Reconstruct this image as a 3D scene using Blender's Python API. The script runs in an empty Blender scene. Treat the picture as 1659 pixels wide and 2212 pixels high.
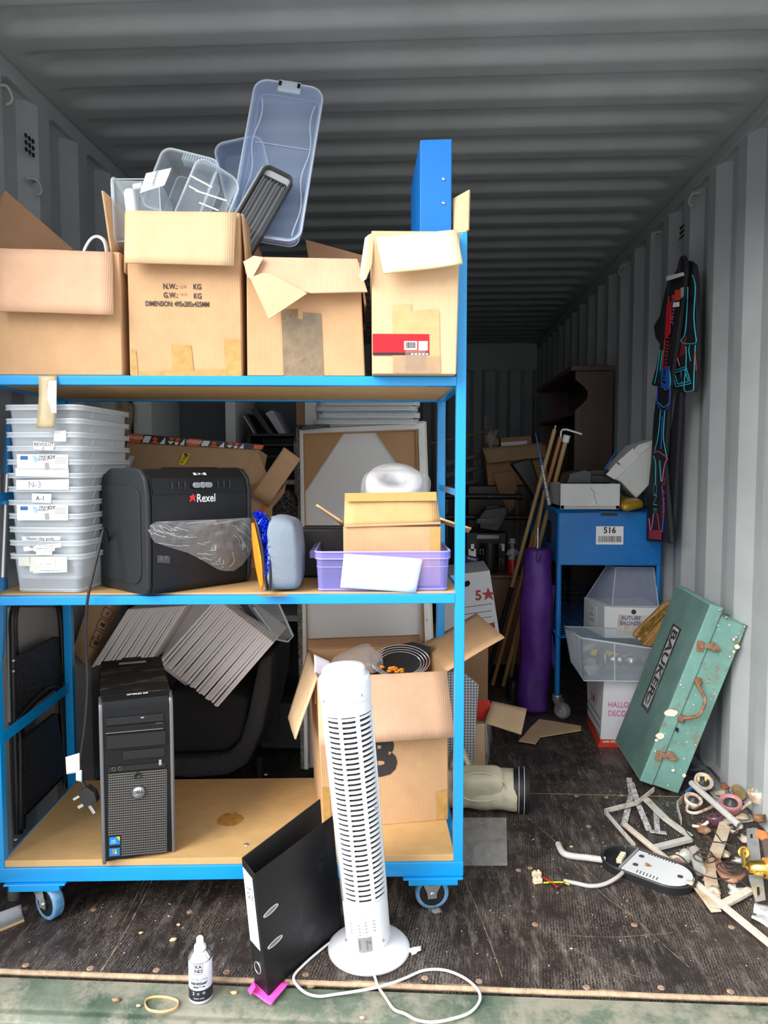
import bpy, bmesh, math, random
from mathutils import Vector, Matrix, noise
sc = bpy.context.scene
col = sc.collection
random.seed(7)
V = Vector
PI = math.pi
# ------------------------------------------------------------ camera
FPX, CX, CY, CAMH = 1600.0, 829.5, 1106.0, 1.19
YAW, PIT = math.radians(3.04), math.radians(3.68)
cam_d = bpy.data.cameras.new('camera')
cam = bpy.data.objects.new('camera', cam_d); col.objects.link(cam); sc.camera = cam
cam_d.sensor_fit = 'VERTICAL'; cam_d.sensor_height = 36.0; cam_d.sensor_width = 36.0
cam_d.lens = 36.0 * FPX / 2212.0
cam_d.clip_start = 0.05; cam_d.clip_end = 200
cam.location = (0, 0, CAMH)
cam.rotation_euler = (PI / 2 - PIT, 0, YAW)
CF = V((-math.sin(YAW) * math.cos(PIT), math.cos(YAW) * math.cos(PIT), -math.sin(PIT)))
CR = V((math.cos(YAW), math.sin(YAW), 0)); CU = CR.cross(CF); CO = V((0, 0, CAMH))
# ------------------------------------------------------------ world, light, exposure
sc.view_settings.view_transform = 'Standard'; sc.view_settings.look = 'None'
sc.view_settings.gamma = 1.0; sc.view_settings.use_curve_mapping = False
sc.view_settings.exposure = 0.8
sc.cycles.transparent_max_bounces = 32
sc.cycles.max_bounces = 10; sc.cycles.diffuse_bounces = 6
wd = bpy.data.worlds.new('overcast_sky'); sc.world = wd; wd.use_nodes = True
nt = wd.node_tree; nt.nodes.clear()
wo = nt.nodes.new('ShaderNodeOutputWorld'); bg = nt.nodes.new('ShaderNodeBackground')
tc = nt.nodes.new('ShaderNodeTexCoord'); sx = nt.nodes.new('ShaderNodeSeparateXYZ'); cr = nt.nodes.new('ShaderNodeValToRGB')
nt.links.new(tc.outputs['Generated'], sx.inputs[0]); nt.links.new(sx.outputs['Z'], cr.inputs[0])
cr.color_ramp.elements[0].position = 0.0; cr.color_ramp.elements[0].color = (0.98, 1.0, 1.04, 1)
cr.color_ramp.elements[1].position = 0.8; cr.color_ramp.elements[1].color = (1.0, 1.02, 1.08, 1)
nt.links.new(cr.outputs[0], bg.inputs[0]); bg.inputs[1].default_value = 0.85
nt.links.new(bg.outputs[0], wo.inputs[0])
sl = bpy.data.lights.new('hazy_sun', 'SUN'); sun = bpy.data.objects.new('hazy_sun', sl); col.objects.link(sun)
sl.energy = 4.1; sl.angle = math.radians(50); sl.color = (1.0, 0.97, 0.93)
sun.rotation_euler = (math.radians(58), 0, math.radians(-50))

# ------------------------------------------------------------ picture point -> place
def ray(x, y): return CF + CR * ((x - CX) / FPX) - CU * ((y - CY) / FPX)
def P(x, y, Y): d = ray(x, y); return CO + d * (Y / d.y)
def Z(x, y, z): d = ray(x, y); return CO + d * ((z - CAMH) / d.z)
def XX(x, y, X): d = ray(x, y); return CO + d * (X / d.x)
RA = math.radians(4.6); RO = V((-1.108, 1.803, 0))
EX = V((math.cos(RA), math.sin(RA), 0)); EY = V((-math.sin(RA), math.cos(RA), 0)); EZ = V((0, 0, 1))
def K(x, y, v): d = ray(x, y); return CO + d * ((v - (CO - RO).dot(EY)) / d.dot(EY))
def RW(u, v, z): return RO + EX * u + EY * v + EZ * z
def fr(o, x, y, z=None):
    """frame from origin and axis directions (x kept, y orthogonalised)"""
    x = V(x).normalized(); y = V(y); y = (y - x * y.dot(x)).normalized(); zz = x.cross(y)
    m = Matrix((x, y, zz)).transposed().to_4x4(); m.translation = V(o); return m
def T(loc, rz=0, rx=0, ry=0):
    return Matrix.Translation(V(loc)) @ Matrix.Rotation(rz, 4, 'Z') @ Matrix.Rotation(ry, 4, 'Y') @ Matrix.Rotation(rx, 4, 'X')
MR = T(RO, RA)
I4 = Matrix.Identity(4)
# ------------------------------------------------------------ materials
MATS = {}
def nd(t, k, **kw):
    n = t.nodes.new(k)
    for a, b in kw.items(): setattr(n, a, b)
    return n
def mat(name, c, rough=0.6, metal=0.0, var=0.0, vs=8.0, c2=None, bump=0.0, bs=60.0, alpha=1.0, trans=0.0, spec=0.5, emit=0, dirt=None, ds=3.0, dt=0.6, coat=0.0, stretch=None, sheen=0.0, dmax=0.8):
    """c base colour; var/c2 noise mottling towards c2; dirt=(colour) patches; alpha<1 = see-through plastic"""
    if name in MATS: return MATS[name]
    m = bpy.data.materials.new(name); m.use_nodes = True; t = m.node_tree; b = t.nodes['Principled BSDF']; out = t.nodes['Material Output']
    b.inputs['Roughness'].default_value = rough; b.inputs['Metallic'].default_value = metal
    b.inputs['Base Color'].default_value = (*c, 1); b.inputs['Specular IOR Level'].default_value = spec
    if coat: b.inputs['Coat Weight'].default_value = coat
    if sheen: b.inputs['Sheen Weight'].default_value = sheen
    tc = nd(t, 'ShaderNodeTexCoord'); vec = tc.outputs['Object']
    if stretch:
        mp = nd(t, 'ShaderNodeMapping'); mp.inputs['Scale'].default_value = stretch; t.links.new(vec, mp.inputs[0]); vec = mp.outputs[0]
    cur = None
    if var or c2:
        n = nd(t, 'ShaderNodeTexNoise'); n.inputs['Scale'].default_value = vs; n.inputs['Detail'].default_value = 6; n.inputs['Roughness'].default_value = 0.65
        t.links.new(vec, n.inputs['Vector'])
        r = nd(t, 'ShaderNodeValToRGB'); r.color_ramp.elements[0].position = 0.35; r.color_ramp.elements[1].position = 0.68
        a = tuple(max(0, x * (1 - var)) for x in c); d = c2 if c2 else tuple(min(1, x * (1 + var)) for x in c)
        r.color_ramp.elements[0].color = (*a, 1); r.color_ramp.elements[1].color = (*d, 1)
        t.links.new(n.outputs['Fac'], r.inputs[0]); t.links.new(r.outputs[0], b.inputs['Base Color']); cur = r.outputs[0]
    if dirt:
        n = nd(t, 'ShaderNodeTexNoise'); n.inputs['Scale'].default_value = ds; n.inputs['Detail'].default_value = 9; n.inputs['Roughness'].default_value = 0.75
        t.links.new(vec, n.inputs['Vector'])
        r = nd(t, 'ShaderNodeMapRange'); r.inputs['From Min'].default_value = dt - 0.04; r.inputs['From Max'].default_value = dt + 0.06; r.inputs['To Max'].default_value = dmax
        t.links.new(n.outputs['Fac'], r.inputs['Value'])
        mx = nd(t, 'ShaderNodeMix', data_type='RGBA'); t.links.new(r.outputs[0], mx.inputs['Factor'])
        if cur: t.links.new(cur, mx.inputs['A'])
        else: mx.inputs['A'].default_value = (*c, 1)
        mx.inputs['B'].default_value = (*dirt, 1); t.links.new(mx.outputs['Result'], b.inputs['Base Color'])
    if bump:
        n = nd(t, 'ShaderNodeTexNoise'); n.inputs['Scale'].default_value = bs; n.inputs['Detail'].default_value = 4; t.links.new(vec, n.inputs['Vector'])
        bp = nd(t, 'ShaderNodeBump'); bp.inputs['Strength'].default_value = bump; bp.inputs['Distance'].default_value = 0.01
        t.links.new(n.outputs['Fac'], bp.inputs['Height']); t.links.new(bp.outputs[0], b.inputs['Normal'])
    if alpha < 1:
        tr = nd(t, 'ShaderNodeBsdfTransparent'); k = 0.35
        tr.inputs[0].default_value = (1 - (1 - c[0]) * k * 0.5, 1 - (1 - c[1]) * k * 0.5, 1 - (1 - c[2]) * k * 0.3, 1)
        ms = nd(t, 'ShaderNodeMixShader'); fz = nd(t, 'ShaderNodeLayerWeight'); fz.inputs['Blend'].default_value = 0.22
        ad = nd(t, 'ShaderNodeMath', operation='MULTIPLY_ADD', use_clamp=True); ad.inputs[1].default_value = 0.45; ad.inputs[2].default_value = alpha * 0.9
        t.links.new(fz.outputs['Facing'], ad.inputs[0]); t.links.new(ad.outputs[0], ms.inputs[0])
        t.links.new(tr.outputs[0], ms.inputs[1]); t.links.new(b.outputs[0], ms.inputs[2]); t.links.new(ms.outputs[0], out.inputs[0])
    MATS[name] = m; return m
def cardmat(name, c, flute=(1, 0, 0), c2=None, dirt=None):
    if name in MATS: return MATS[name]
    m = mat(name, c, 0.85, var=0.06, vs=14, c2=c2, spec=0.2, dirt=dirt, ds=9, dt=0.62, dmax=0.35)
    t = m.node_tree; b = t.nodes['Principled BSDF']
    tc = nd(t, 'ShaderNodeTexCoord'); mp = nd(t, 'ShaderNodeMapping'); t.links.new(tc.outputs['Object'], mp.inputs[0])
    w = nd(t, 'ShaderNodeTexWave', wave_type='BANDS', bands_direction='X'); w.inputs['Scale'].default_value = 55; w.inputs['Distortion'].default_value = 0.4
    t.links.new(mp.outputs[0], w.inputs['Vector'])
    n = nd(t, 'ShaderNodeTexNoise'); n.inputs['Scale'].default_value = 9; t.links.new(tc.outputs['Object'], n.inputs['Vector'])
    ad = nd(t, 'ShaderNodeMath', operation='MULTIPLY_ADD'); ad.inputs[1].default_value = 6.0
    t.links.new(n.outputs['Fac'], ad.inputs[0]); t.links.new(w.outputs['Fac'], ad.inputs[2])
    bp = nd(t, 'ShaderNodeBump'); bp.inputs['Strength'].default_value = 0.12; bp.inputs['Distance'].default_value = 0.004
    t.links.new(ad.outputs[0], bp.inputs['Height']); t.links.new(bp.outputs[0], b.inputs['Normal'])
    return m
# ------------------------------------------------------------ geometry collector
class G:
    def __init__(s, M=None): s.v = []; s.f = []; s.M = M or I4; s.sm = []
    def add(s, vs, fs, smooth=False):
        o = len(s.v); s.v += [s.M @ V(p) for p in vs]; s.f += [tuple(i + o for i in f) for f in fs]; s.sm += [smooth] * len(fs); return s
    def box(s, c, d, R=None):
        vs = []
        for k in (-1, 1):
            for j in (-1, 1):
                for i in (-1, 1):
                    p = V((i * d[0] / 2, j * d[1] / 2, k * d[2] / 2))
                    if R is not None: p = R @ p
                    vs.append(p + V(c))
        return s.add(vs, [(0, 2, 3, 1), (4, 5, 7, 6), (0, 1, 5, 4), (1, 3, 7, 5), (3, 2, 6, 7), (2, 0, 4, 6)])
    def bb(s, a, b): return s.box([(a[i] + b[i]) / 2 for i in range(3)], [abs(b[i] - a[i]) for i in range(3)])
    def hexa(s, p): return s.add(p, [(3, 2, 1, 0), (4, 5, 6, 7), (0, 1, 5, 4), (1, 2, 6, 5), (2, 3, 7, 6), (3, 0, 4, 7)])
    def slab(s, pts, t, n=None, sub=0, amp=0, seed=0):
        pts = [V(p) for p in pts]
        if n is None:
            n = V((0, 0, 0))
            for i in range(len(pts)): n += (pts[i]).cross(pts[(i + 1) % len(pts)])
            n.normalize()
        k = len(pts); a = [p - n * t / 2 for p in pts]; b = [p + n * t / 2 for p in pts]
        return s.add(a + b, [tuple(range(k))[::-1], tuple(range(k, 2 * k))] + [(i, (i + 1) % k, (i + 1) % k + k, i + k) for i in range(k)])
    def prism(s, pts2, z0, z1): return s.slab([V((p[0], p[1], (z0 + z1) / 2)) for p in pts2], z1 - z0, V((0, 0, 1)))
    def grid(s, fn, nu, nv, smooth=True, cu=False):
        vs = [fn(i / nu, j / nv) for j in range(nv + 1) for i in range(nu + 1)]
        return s.add(vs, [(j * (nu + 1) + i, j * (nu + 1) + i + 1, (j + 1) * (nu + 1) + i + 1, (j + 1) * (nu + 1) + i) for j in range(nv) for i in range(nu)], smooth)
    def sheet(s, p00, p10, p11, p01, t=0.003, nu=8, nv=8, amp=0.0, fs=8, seed=0):
        """bent sheet with thickness between four corners"""
        p00, p10, p11, p01 = map(V, (p00, p10, p11, p01)); n = (p10 - p00).cross(p01 - p00).normalized()
        def f(u, v, o):
            p = p00 * (1 - u) * (1 - v) + p10 * u * (1 - v) + p11 * u * v + p01 * (1 - u) * v
            e = amp * noise.noise(p * fs + V((seed, seed * 2.1, 0))); return p + n * (e + o)
        A = [f(i / nu, j / nv, -t / 2) for j in range(nv + 1) for i in range(nu + 1)]; B = [f(i / nu, j / nv, t / 2) for j in range(nv + 1) for i in range(nu + 1)]
        w = nu + 1; N = len(A); fs_ = []
        for j in range(nv):
            for i in range(nu):
                a = j * w + i; fs_ += [(a, a + w, a + w + 1, a + 1), (a + N, a + 1 + N, a + w + 1 + N, a + w + N)]
        for i in range(nu): fs_ += [(i, i + 1, i + 1 + N, i + N), (nv * w + i + 1, nv * w + i, nv * w + i + N, nv * w + i + 1 + N)]
        for j in range(nv): fs_ += [((j + 1) * w, j * w, j * w + N, (j + 1) * w + N), (j * w + nu, (j + 1) * w + nu, (j + 1) * w + nu + N, j * w + nu + N)]
        return s.add(A + B, fs_, amp > 0)
    def tube(s, path, r, n=8, closed=False, caps=True, r2=None, flat=None):
        path = [V(p) for p in path]; k = len(path); vs = []; up = V((0, 0, 1)); prev = None
        for i, p in enumerate(path):
            if closed: d = path[(i + 1) % k] - path[i - 1]
            else: d = path[min(i + 1, k - 1)] - path[max(i - 1, 0)]
            if d.length < 1e-9: d = V((0, 0, 1))
            d.normalize()
            if prev is None: a = d.orthogonal().normalized() if abs(d.dot(up)) > 0.95 else d.cross(up).normalized()
            else: a = (prev - d * prev.dot(d)).normalized()
            prev = a; b = d.cross(a)
            rr = r[i] if isinstance(r, (list, tuple)) else (r if r2 is None else r + (r2 - r) * i / (k - 1))
            fa = flat or 1
            for q in range(n):
                an = 2 * PI * q / n; vs.append(p + a * math.cos(an) * rr + b * math.sin(an) * rr * fa)
        fs = []
        for i in range(k if closed else k - 1):
            for q in range(n):
                a0 = i * n + q; a1 = i * n + (q + 1) % n; b0 = ((i + 1) % k) * n + q; b1 = ((i + 1) % k) * n + (q + 1) % n
                fs.append((a0, a1, b1, b0))
        s.add(vs, fs, True)
        if caps and not closed: s.add(vs[:n], [tuple(range(n))[::-1]]); s.add(vs[-n:], [tuple(range(n))])
        return s
    def cyl(s, a, b, r, n=16, r2=None): return s.tube([a, b], r, n, r2=r2)
    def bar(s, a, b, w, h, up=(0, 0, 1)):
        a, b = V(a), V(b); d = (b - a).normalized(); x = d.cross(V(up)).normalized(); y = x.cross(d)
        q = [-x * w / 2 - y * h / 2, x * w / 2 - y * h / 2, x * w / 2 + y * h / 2, -x * w / 2 + y * h / 2]
        return s.hexa([a + e for e in q] + [b + e for e in q])
    def lathe(s, prof, n=24, M=None, caps=True):
        M = M or I4; vs = []
        for r, z in prof:
            for q in range(n): vs.append(M @ V((r * math.cos(2 * PI * q / n), r * math.sin(2 * PI * q / n), z)))
        fs = [(i * n + q, i * n + (q + 1) % n, (i + 1) * n + (q + 1) % n, (i + 1) * n + q) for i in range(len(prof) - 1) for q in range(n)]
        s.add(vs, fs, True)
        if caps:
            if prof[0][0] > 1e-5: s.add(vs[:n], [tuple(range(n))[::-1]])
            if prof[-1][0] > 1e-5: s.add(vs[-n:], [tuple(range(n))])
        return s
    def ball(s, c, r, n=14, sc3=(1, 1, 1), R=None, amp=0, seed=0):
        vs = []; m = n // 2 + 1
        for j in range(m + 1):
            for i in range(n):
                th = PI * j / m; ph = 2 * PI * i / n
                p = V((math.sin(th) * math.cos(ph), math.sin(th) * math.sin(ph), math.cos(th)))
                k = 1 + amp * noise.noise(p * 2.2 + V((seed, 0, seed)))
                p = V((p.x * sc3[0], p.y * sc3[1], p.z * sc3[2])) * r * k
                if R is not None: p = R @ p
                vs.append(V(c) + p)
        return s.add(vs, [(j * n + i, (j + 1) * n + i, (j + 1) * n + (i + 1) % n, j * n + (i + 1) % n) for j in range(m) for i in range(n)], True)
    def rbox(s, w, d, h, r, z0=0, taper=0.0, n=5, open_top=False):
        """rounded-corner upright box outline extruded (local)"""
        A = rrect(w, d, r, n); B = rrect(w + taper * 2, d + taper * 2, r + taper, n); k = len(A)
        vs = [(p[0], p[1], z0) for p in A] + [(p[0], p[1], z0 + h) for p in B]
        fs = [(i, (i + 1) % k, (i + 1) % k + k, i + k) for i in range(k)]
        s.add(vs, fs, True); s.add(vs[:k], [tuple(range(k))[::-1]])
        if not open_top: s.add(vs[k:], [tuple(range(k))])
        return s
def rrect(w, d, r, n=5):
    pts = []; r = max(0.0001, min(r, w / 2 - 1e-4, d / 2 - 1e-4))
    for cx, cy, a0 in ((w / 2 - r, d / 2 - r, 0), (-w / 2 + r, d / 2 - r, PI / 2), (-w / 2 + r, -d / 2 + r, PI), (w / 2 - r, -d / 2 + r, 1.5 * PI)):
        for i in range(n + 1): a = a0 + PI / 2 * i / n; pts.append((cx + r * math.cos(a), cy + r * math.sin(a)))
    return pts
def spl(pts, n=6, closed=False):
    pts = [V(p) for p in pts]; out = []; k = len(pts)
    for i in range(k if closed else k - 1):
        if closed: a, b, c, d = pts[i - 1], pts[i], pts[(i + 1) % k], pts[(i + 2) % k]
        else: a, b, c, d = pts[max(i - 1, 0)], pts[i], pts[i + 1], pts[min(i + 2, k - 1)]
        for j in range(n):
            t = j / n; out.append(0.5 * ((2 * b) + (c - a) * t + (2 * a - 5 * b + 4 * c - d) * t * t + (3 * b - a - 3 * c + d) * t ** 3))
    if not closed: out.append(pts[-1])
    return out
# ------------------------------------------------------------ objects
def setp(o, label=None, cat=None, group=None, kind=None):
    if label: o['label'] = label
    if cat: o['category'] = cat
    if group: o['group'] = group
    if kind: o['kind'] = kind
    return o
WM = {}
def thing(name, label, cat, loc, rz=0, group=None):
    o = bpy.data.objects.new(name, None); col.objects.link(o); o.empty_display_size = 0.05
    M = T(loc, rz); o.location = V(loc); o.rotation_euler = (0, 0, rz); WM[o.name] = M
    return setp(o, label, cat, group)
def mk(name, g, m, parent=None, bev=0, bseg=2, smooth=False, sub=0, solid=0, label=None, ang=35, weld=False):
    me = bpy.data.meshes.new(name); vs = g.v
    if parent is None:
        mn = V((min(p.x for p in vs), min(p.y for p in vs), min(p.z for p in vs))); mxx = V((max(p.x for p in vs), max(p.y for p in vs), 0))
        L = V(((mn.x + mxx.x) / 2, (mn.y + mxx.y) / 2, mn.z)); Mw = Matrix.Translation(L)
    else: Mw = WM[parent.name]
    Mi = Mw.inverted()
    me.from_pydata([Mi @ p for p in vs], [], g.f); me.validate()
    for i, p in enumerate(me.polygons): p.use_smooth = smooth or (g.sm[i] if i < len(g.sm) else False)
    bm = bmesh.new(); bm.from_mesh(me)
    if weld: bmesh.ops.remove_doubles(bm, verts=bm.verts, dist=1e-5)
    bmesh.ops.recalc_face_normals(bm, faces=bm.faces); bm.to_mesh(me); bm.free()
    me.materials.append(m)
    o = bpy.data.objects.new(name, me); col.objects.link(o)
    if parent is None: o.location = L; WM[o.name] = Mw
    else: o.parent = parent; WM[o.name] = Mw
    if bev:
        b = o.modifiers.new('bevel', 'BEVEL'); b.width = bev; b.segments = bseg; b.limit_method = 'ANGLE'; b.angle_limit = math.radians(ang)
        for p in me.polygons: p.use_smooth = True
        b.harden_normals = False
        w = o.modifiers.new('wn', 'WEIGHTED_NORMAL'); w.keep_sharp = True
    if solid: b = o.modifiers.new('solid', 'SOLIDIFY'); b.thickness = solid; b.offset = 0
    if sub: b = o.modifiers.new('sub', 'SUBSURF'); b.levels = sub; b.render_levels = sub
    if label: o['label'] = label
    return o
def one(name, label, cat, g, m, group=None, **kw):
    return setp(mk(name, g, m, **kw), label, cat, group)
def struct(name, g, m, **kw): return setp(mk(name, g, m, **kw), kind='structure')
def text_geo(s, size, M, align='CENTER', ext=0.0006, bold=0.0, sx=1.0):
    cu = bpy.data.curves.new('t', 'FONT'); cu.body = s; cu.size = size; cu.align_x = align; cu.align_y = 'CENTER'; cu.offset = bold; cu.resolution_u = 3
    o = bpy.data.objects.new('t', cu); col.objects.link(o); bpy.context.view_layer.update()
    dg = bpy.context.evaluated_depsgraph_get(); me = bpy.data.meshes.new_from_object(o.evaluated_get(dg))
    g = G(M @ Matrix.Translation((0, 0, ext)) @ Matrix.Diagonal((sx, 1, 1, 1))); g.add([v.co.copy() for v in me.vertices], [tuple(p.vertices) for p in me.polygons])
    bpy.data.objects.remove(o); bpy.data.curves.remove(cu); bpy.data.meshes.remove(me); return g
def text(s, size, m, parent, M, name='lettering', **kw): return mk(name, text_geo(s, size, M, **kw), m, parent)
def join(*gs):
    r = G()
    for g in gs: o = len(r.v); r.v += g.v; r.f += [tuple(i + o for i in f) for f in g.f]; r.sm += g.sm
    return r
def dup(root, M, label=None, group=None):
    """copy a thing with its parts; M = extra world transform"""
    r = root.copy(); col.objects.link(r); r.matrix_basis = M @ root.matrix_basis
    WM[r.name] = M @ WM[root.name]
    def rec(a, b):
        for ch in list(a.children):
            c = ch.copy(); col.objects.link(c); c.parent = b; rec(ch, c)
    rec(root, r)
    if label: r['label'] = label
    if group: r['group'] = group
    return r
# ============================================================ SETTING
YF = 1.63; YB = 7.45; XL = -1.233; XR = 1.117; ZC = 2.39
def paint():
    m = mat('container_paint', (0.345, 0.368, 0.374), 0.5, var=0.10, vs=2.5, bump=0.08, bs=25, dirt=(0.30, 0.27, 0.23), ds=5.0, dt=0.72, dmax=0.5)
    return m
M_PAINT = paint()
def floor_mat():
    m = bpy.data.materials.new('phenolic_plywood'); m.use_nodes = True; t = m.node_tree; b = t.nodes['Principled BSDF']
    tc = nd(t, 'ShaderNodeTexCoord')
    def ramp(inp, p0, c0, p1, c1):
        r = nd(t, 'ShaderNodeValToRGB'); r.color_ramp.elements[0].position = p0; r.color_ramp.elements[0].color = (*c0, 1)
        r.color_ramp.elements[1].position = p1; r.color_ramp.elements[1].color = (*c1, 1); t.links.new(inp, r.inputs[0]); return r.outputs[0]
    def noi(s, d=8, ro=0.7, vec=None):
        n = nd(t, 'ShaderNodeTexNoise'); n.inputs['Scale'].default_value = s; n.inputs['Detail'].default_value = d; n.inputs['Roughness'].default_value = ro
        t.links.new(vec or tc.outputs['Object'], n.inputs['Vector']); return n.outputs['Fac']
    def mix(f, a, bb_):
        x = nd(t, 'ShaderNodeMix', data_type='RGBA'); t.links.new(f, x.inputs['Factor']); t.links.new(a, x.inputs['A'])
        if isinstance(bb_, tuple): x.inputs['B'].default_value = (*bb_, 1)
        else: t.links.new(bb_, x.inputs['B'])
        return x.outputs['Result']
    base = ramp(noi(2.2), 0.3, (0.012, 0.008, 0.007), 0.75, (0.042, 0.030, 0.026))
    mp = nd(t, 'ShaderNodeMapping'); mp.inputs['Rotation'].default_value = (0, 0, math.radians(8)); t.links.new(tc.outputs['Object'], mp.inputs[0])
    w = nd(t, 'ShaderNodeTexWave', wave_type='BANDS', bands_direction='X'); w.inputs['Scale'].default_value = 42; w.inputs['Distortion'].default_value = 9; w.inputs['Detail'].default_value = 5; w.inputs['Detail Scale'].default_value = 3.5; w.inputs['Detail Roughness'].default_value = 0.7
    t.links.new(mp.outputs[0], w.inputs['Vector'])
    wl = nd(t, 'ShaderNodeMath', operation='MULTIPLY'); wn = nd(t, 'ShaderNodeMapRange'); wn.inputs['From Min'].default_value = 0.42; wn.inputs['From Max'].default_value = 0.72; wn.inputs['To Max'].default_value = 0.85
    t.links.new(noi(7, 6), wn.inputs['Value']); wp = nd(t, 'ShaderNodeMath', operation='POWER'); wp.inputs[1].default_value = 3; t.links.new(w.outputs['Fac'], wp.inputs[0])
    t.links.new(wp.outputs[0], wl.inputs[0]); t.links.new(wn.outputs[0], wl.inputs[1])
    c = mix(wl.outputs[0], base, (0.30, 0.25, 0.21))
    d = nd(t, 'ShaderNodeMapRange'); d.inputs['From Min'].default_value = 0.50; d.inputs['From Max'].default_value = 0.72; d.inputs['To Max'].default_value = 0.80
    mp2 = nd(t, 'ShaderNodeMapping'); mp2.inputs['Rotation'].default_value = (0, 0, math.radians(-14)); mp2.inputs['Scale'].default_value = (5.5, 1.1, 1); t.links.new(tc.outputs['Object'], mp2.inputs[0]); t.links.new(noi(7, 13, 0.85, mp2.outputs[0]), d.inputs['Value']); c = mix(d.outputs[0], c, (0.27, 0.235, 0.20))
    e = nd(t, 'ShaderNodeMapRange'); e.inputs['From Min'].default_value = 0.70; e.inputs['From Max'].default_value = 0.73; e.inputs['To Max'].default_value = 0.8
    t.links.new(noi(60, 4, 0.6), e.inputs['Value']); c = mix(e.outputs[0], c, (0.55, 0.5, 0.43))
    t.links.new(c, b.inputs['Base Color'])
    rr = ramp(noi(3, 5), 0.35, (0.28,) * 3, 0.65, (0.62,) * 3); t.links.new(rr, b.inputs['Roughness'])
    bp = nd(t, 'ShaderNodeBump'); bp.inputs['Strength'].default_value = 0.25; bp.inputs['Distance'].default_value = 0.002
    t.links.new(w.outputs['Fac'], bp.inputs['Height']); t.links.new(bp.outputs[0], b.inputs['Normal'])
    return m
M_FLOOR = floor_mat()
g = G().bb((XL - 0.05, YF, -0.028), (XR + 0.05, YB + 0.05, 0)); floor = struct('floor', g, M_FLOOR)
M_PLYEDGE = mat('plywood_edge', (0.40, 0.29, 0.19), 0.8, var=0.25, vs=40, bump=0.3, bs=90)
g = G(); g.sheet((XL, YF + 0.004, -0.004), (XR, YF + 0.004, -0.004), (XR, YF - 0.008, -0.008), (XL, YF - 0.008, -0.008), 0.008, 60, 2, 0.002, 20); mk('board_edge', g, M_PLYEDGE, floor)
# seams between floor boards
M_SEAM = mat('floor_seam', (0.33, 0.22, 0.12), 0.8, var=0.3, vs=60)
sy = Z(1250, 1716, 0).y
g = G().bb((XL, sy - 0.0016, 0), (XR, sy + 0.0016, 0.0006)); mk('seam', g, M_SEAM, floor)
M_SCREW = mat('floor_screw_rusty', (0.35, 0.20, 0.11), 0.7, var=0.4, vs=120, c2=(0.42, 0.30, 0.22))
scr = [(53, 1962), (56, 2085), (195, 2092), (338, 2096), (490, 2100), (202, 1965), (410, 1970), (1145, 1875), (1156, 1997), (1370, 1998), (1580, 2003), (1267, 2133), (1428, 2134), (1578, 2142), (932, 1965), (918, 2113), (1272, 1785), (1245, 1720), (1310, 1722), (1342, 1718), (660, 2105), (1035, 2120), (1120, 1880)]
for x, y in scr:
    p = Z(x, y, 0); g = G(T(p)); g.lathe([(0.0001, 0.0008), (0.004, 0.0008), (0.0075, 0.0016), (0.0085, 0.0003)], 14, caps=False); g.box((0, 0, 0.001), (0.009, 0.0015, 0.0006)); mk('floor_screw', g, M_SCREW, floor)
M_SCRAT = mat('floor_scratch', (0.34, 0.26, 0.16), 0.8, c2=(0.08, 0.06, 0.05), vs=60)
for pts, w_ in (([(340, 1878), (300, 1960), (255, 2040), (218, 2098)], .004), ([(322, 1880), (285, 1955), (262, 2000)], .002), ([(430, 1925), (405, 1975)], .002), ([(995, 1885), (1025, 1950), (1060, 2040), (1085, 2110)], .0022), ([(1235, 1860), (1300, 1930), (1370, 1980)], .0018), ([(1110, 1740), (1180, 1800), (1290, 1900), (1400, 2010), (1490, 2090)], .0018), ([(1215, 2020), (1330, 2024), (1450, 2015)], .0015), ([(1240, 2050), (1320, 2090), (1380, 2110)], .0015)):
    q = spl([Z(x, y, .0004) for x, y in pts], 6); g = G()
    for a, b in zip(q[:-1], q[1:]): d = (b - a).normalized().cross(EZ) * w_ * (.4 + random.random()) / 2; g.add([a - d, b - d, b + d, a + d], [(0, 1, 2, 3)])
    mk('scratch', g, M_SCRAT, floor)
# ceiling: pressed ribs across
def clg(x, y):
    ph = ((y - 2.30) / 0.209) % 1.0
    s = lambda a: a * a * (3 - 2 * a)
    if ph < 0.30: h = 0.0
    elif ph < 0.52: h = s((ph - 0.30) / 0.22)
    elif ph < 0.76: h = 1.0
    else: h = 1 - s((ph - 0.76) / 0.24)
    e = min((x - XL) / 0.10 - 0.45 , (XR - x) / 0.10 - 0.45); e = max(0, min(1, e)); h *= s(e)
    return ZC - 0.012 + 0.026 * h
nx = 60; ny = int((YB - YF) / 0.0105)
xs = [XL + 0.02 + 0.012 * i for i in range(12)]; xs = xs + [xs[-1] + (XR - 0.164 - xs[-1]) * i / 8 for i in range(1, 9)] + [XR - 0.164 + 0.012 * i for i in range(1, 13)]
g = G(); g.add([(x, YF - 0.02 + (YB - YF + 0.04) * j / ny, clg(x, YF - 0.02 + (YB - YF + 0.04) * j / ny)) for j in range(ny + 1) for x in [XL - 0.01] + xs + [XR + 0.01]],
               [(j * 34 + i, j * 34 + i + 1, (j + 1) * 34 + i + 1, (j + 1) * 34 + i) for j in range(ny) for i in range(33)], True)
assert len(xs) == 32
struct('ceiling', g, M_PAINT, solid=0.004)
g = G().bb((XL - 0.1, YF - 0.1, ZC + 0.03), (XR + 0.1, YB + 0.1, ZC + 0.06)); struct('trim_5', g, M_PAINT)
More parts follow.
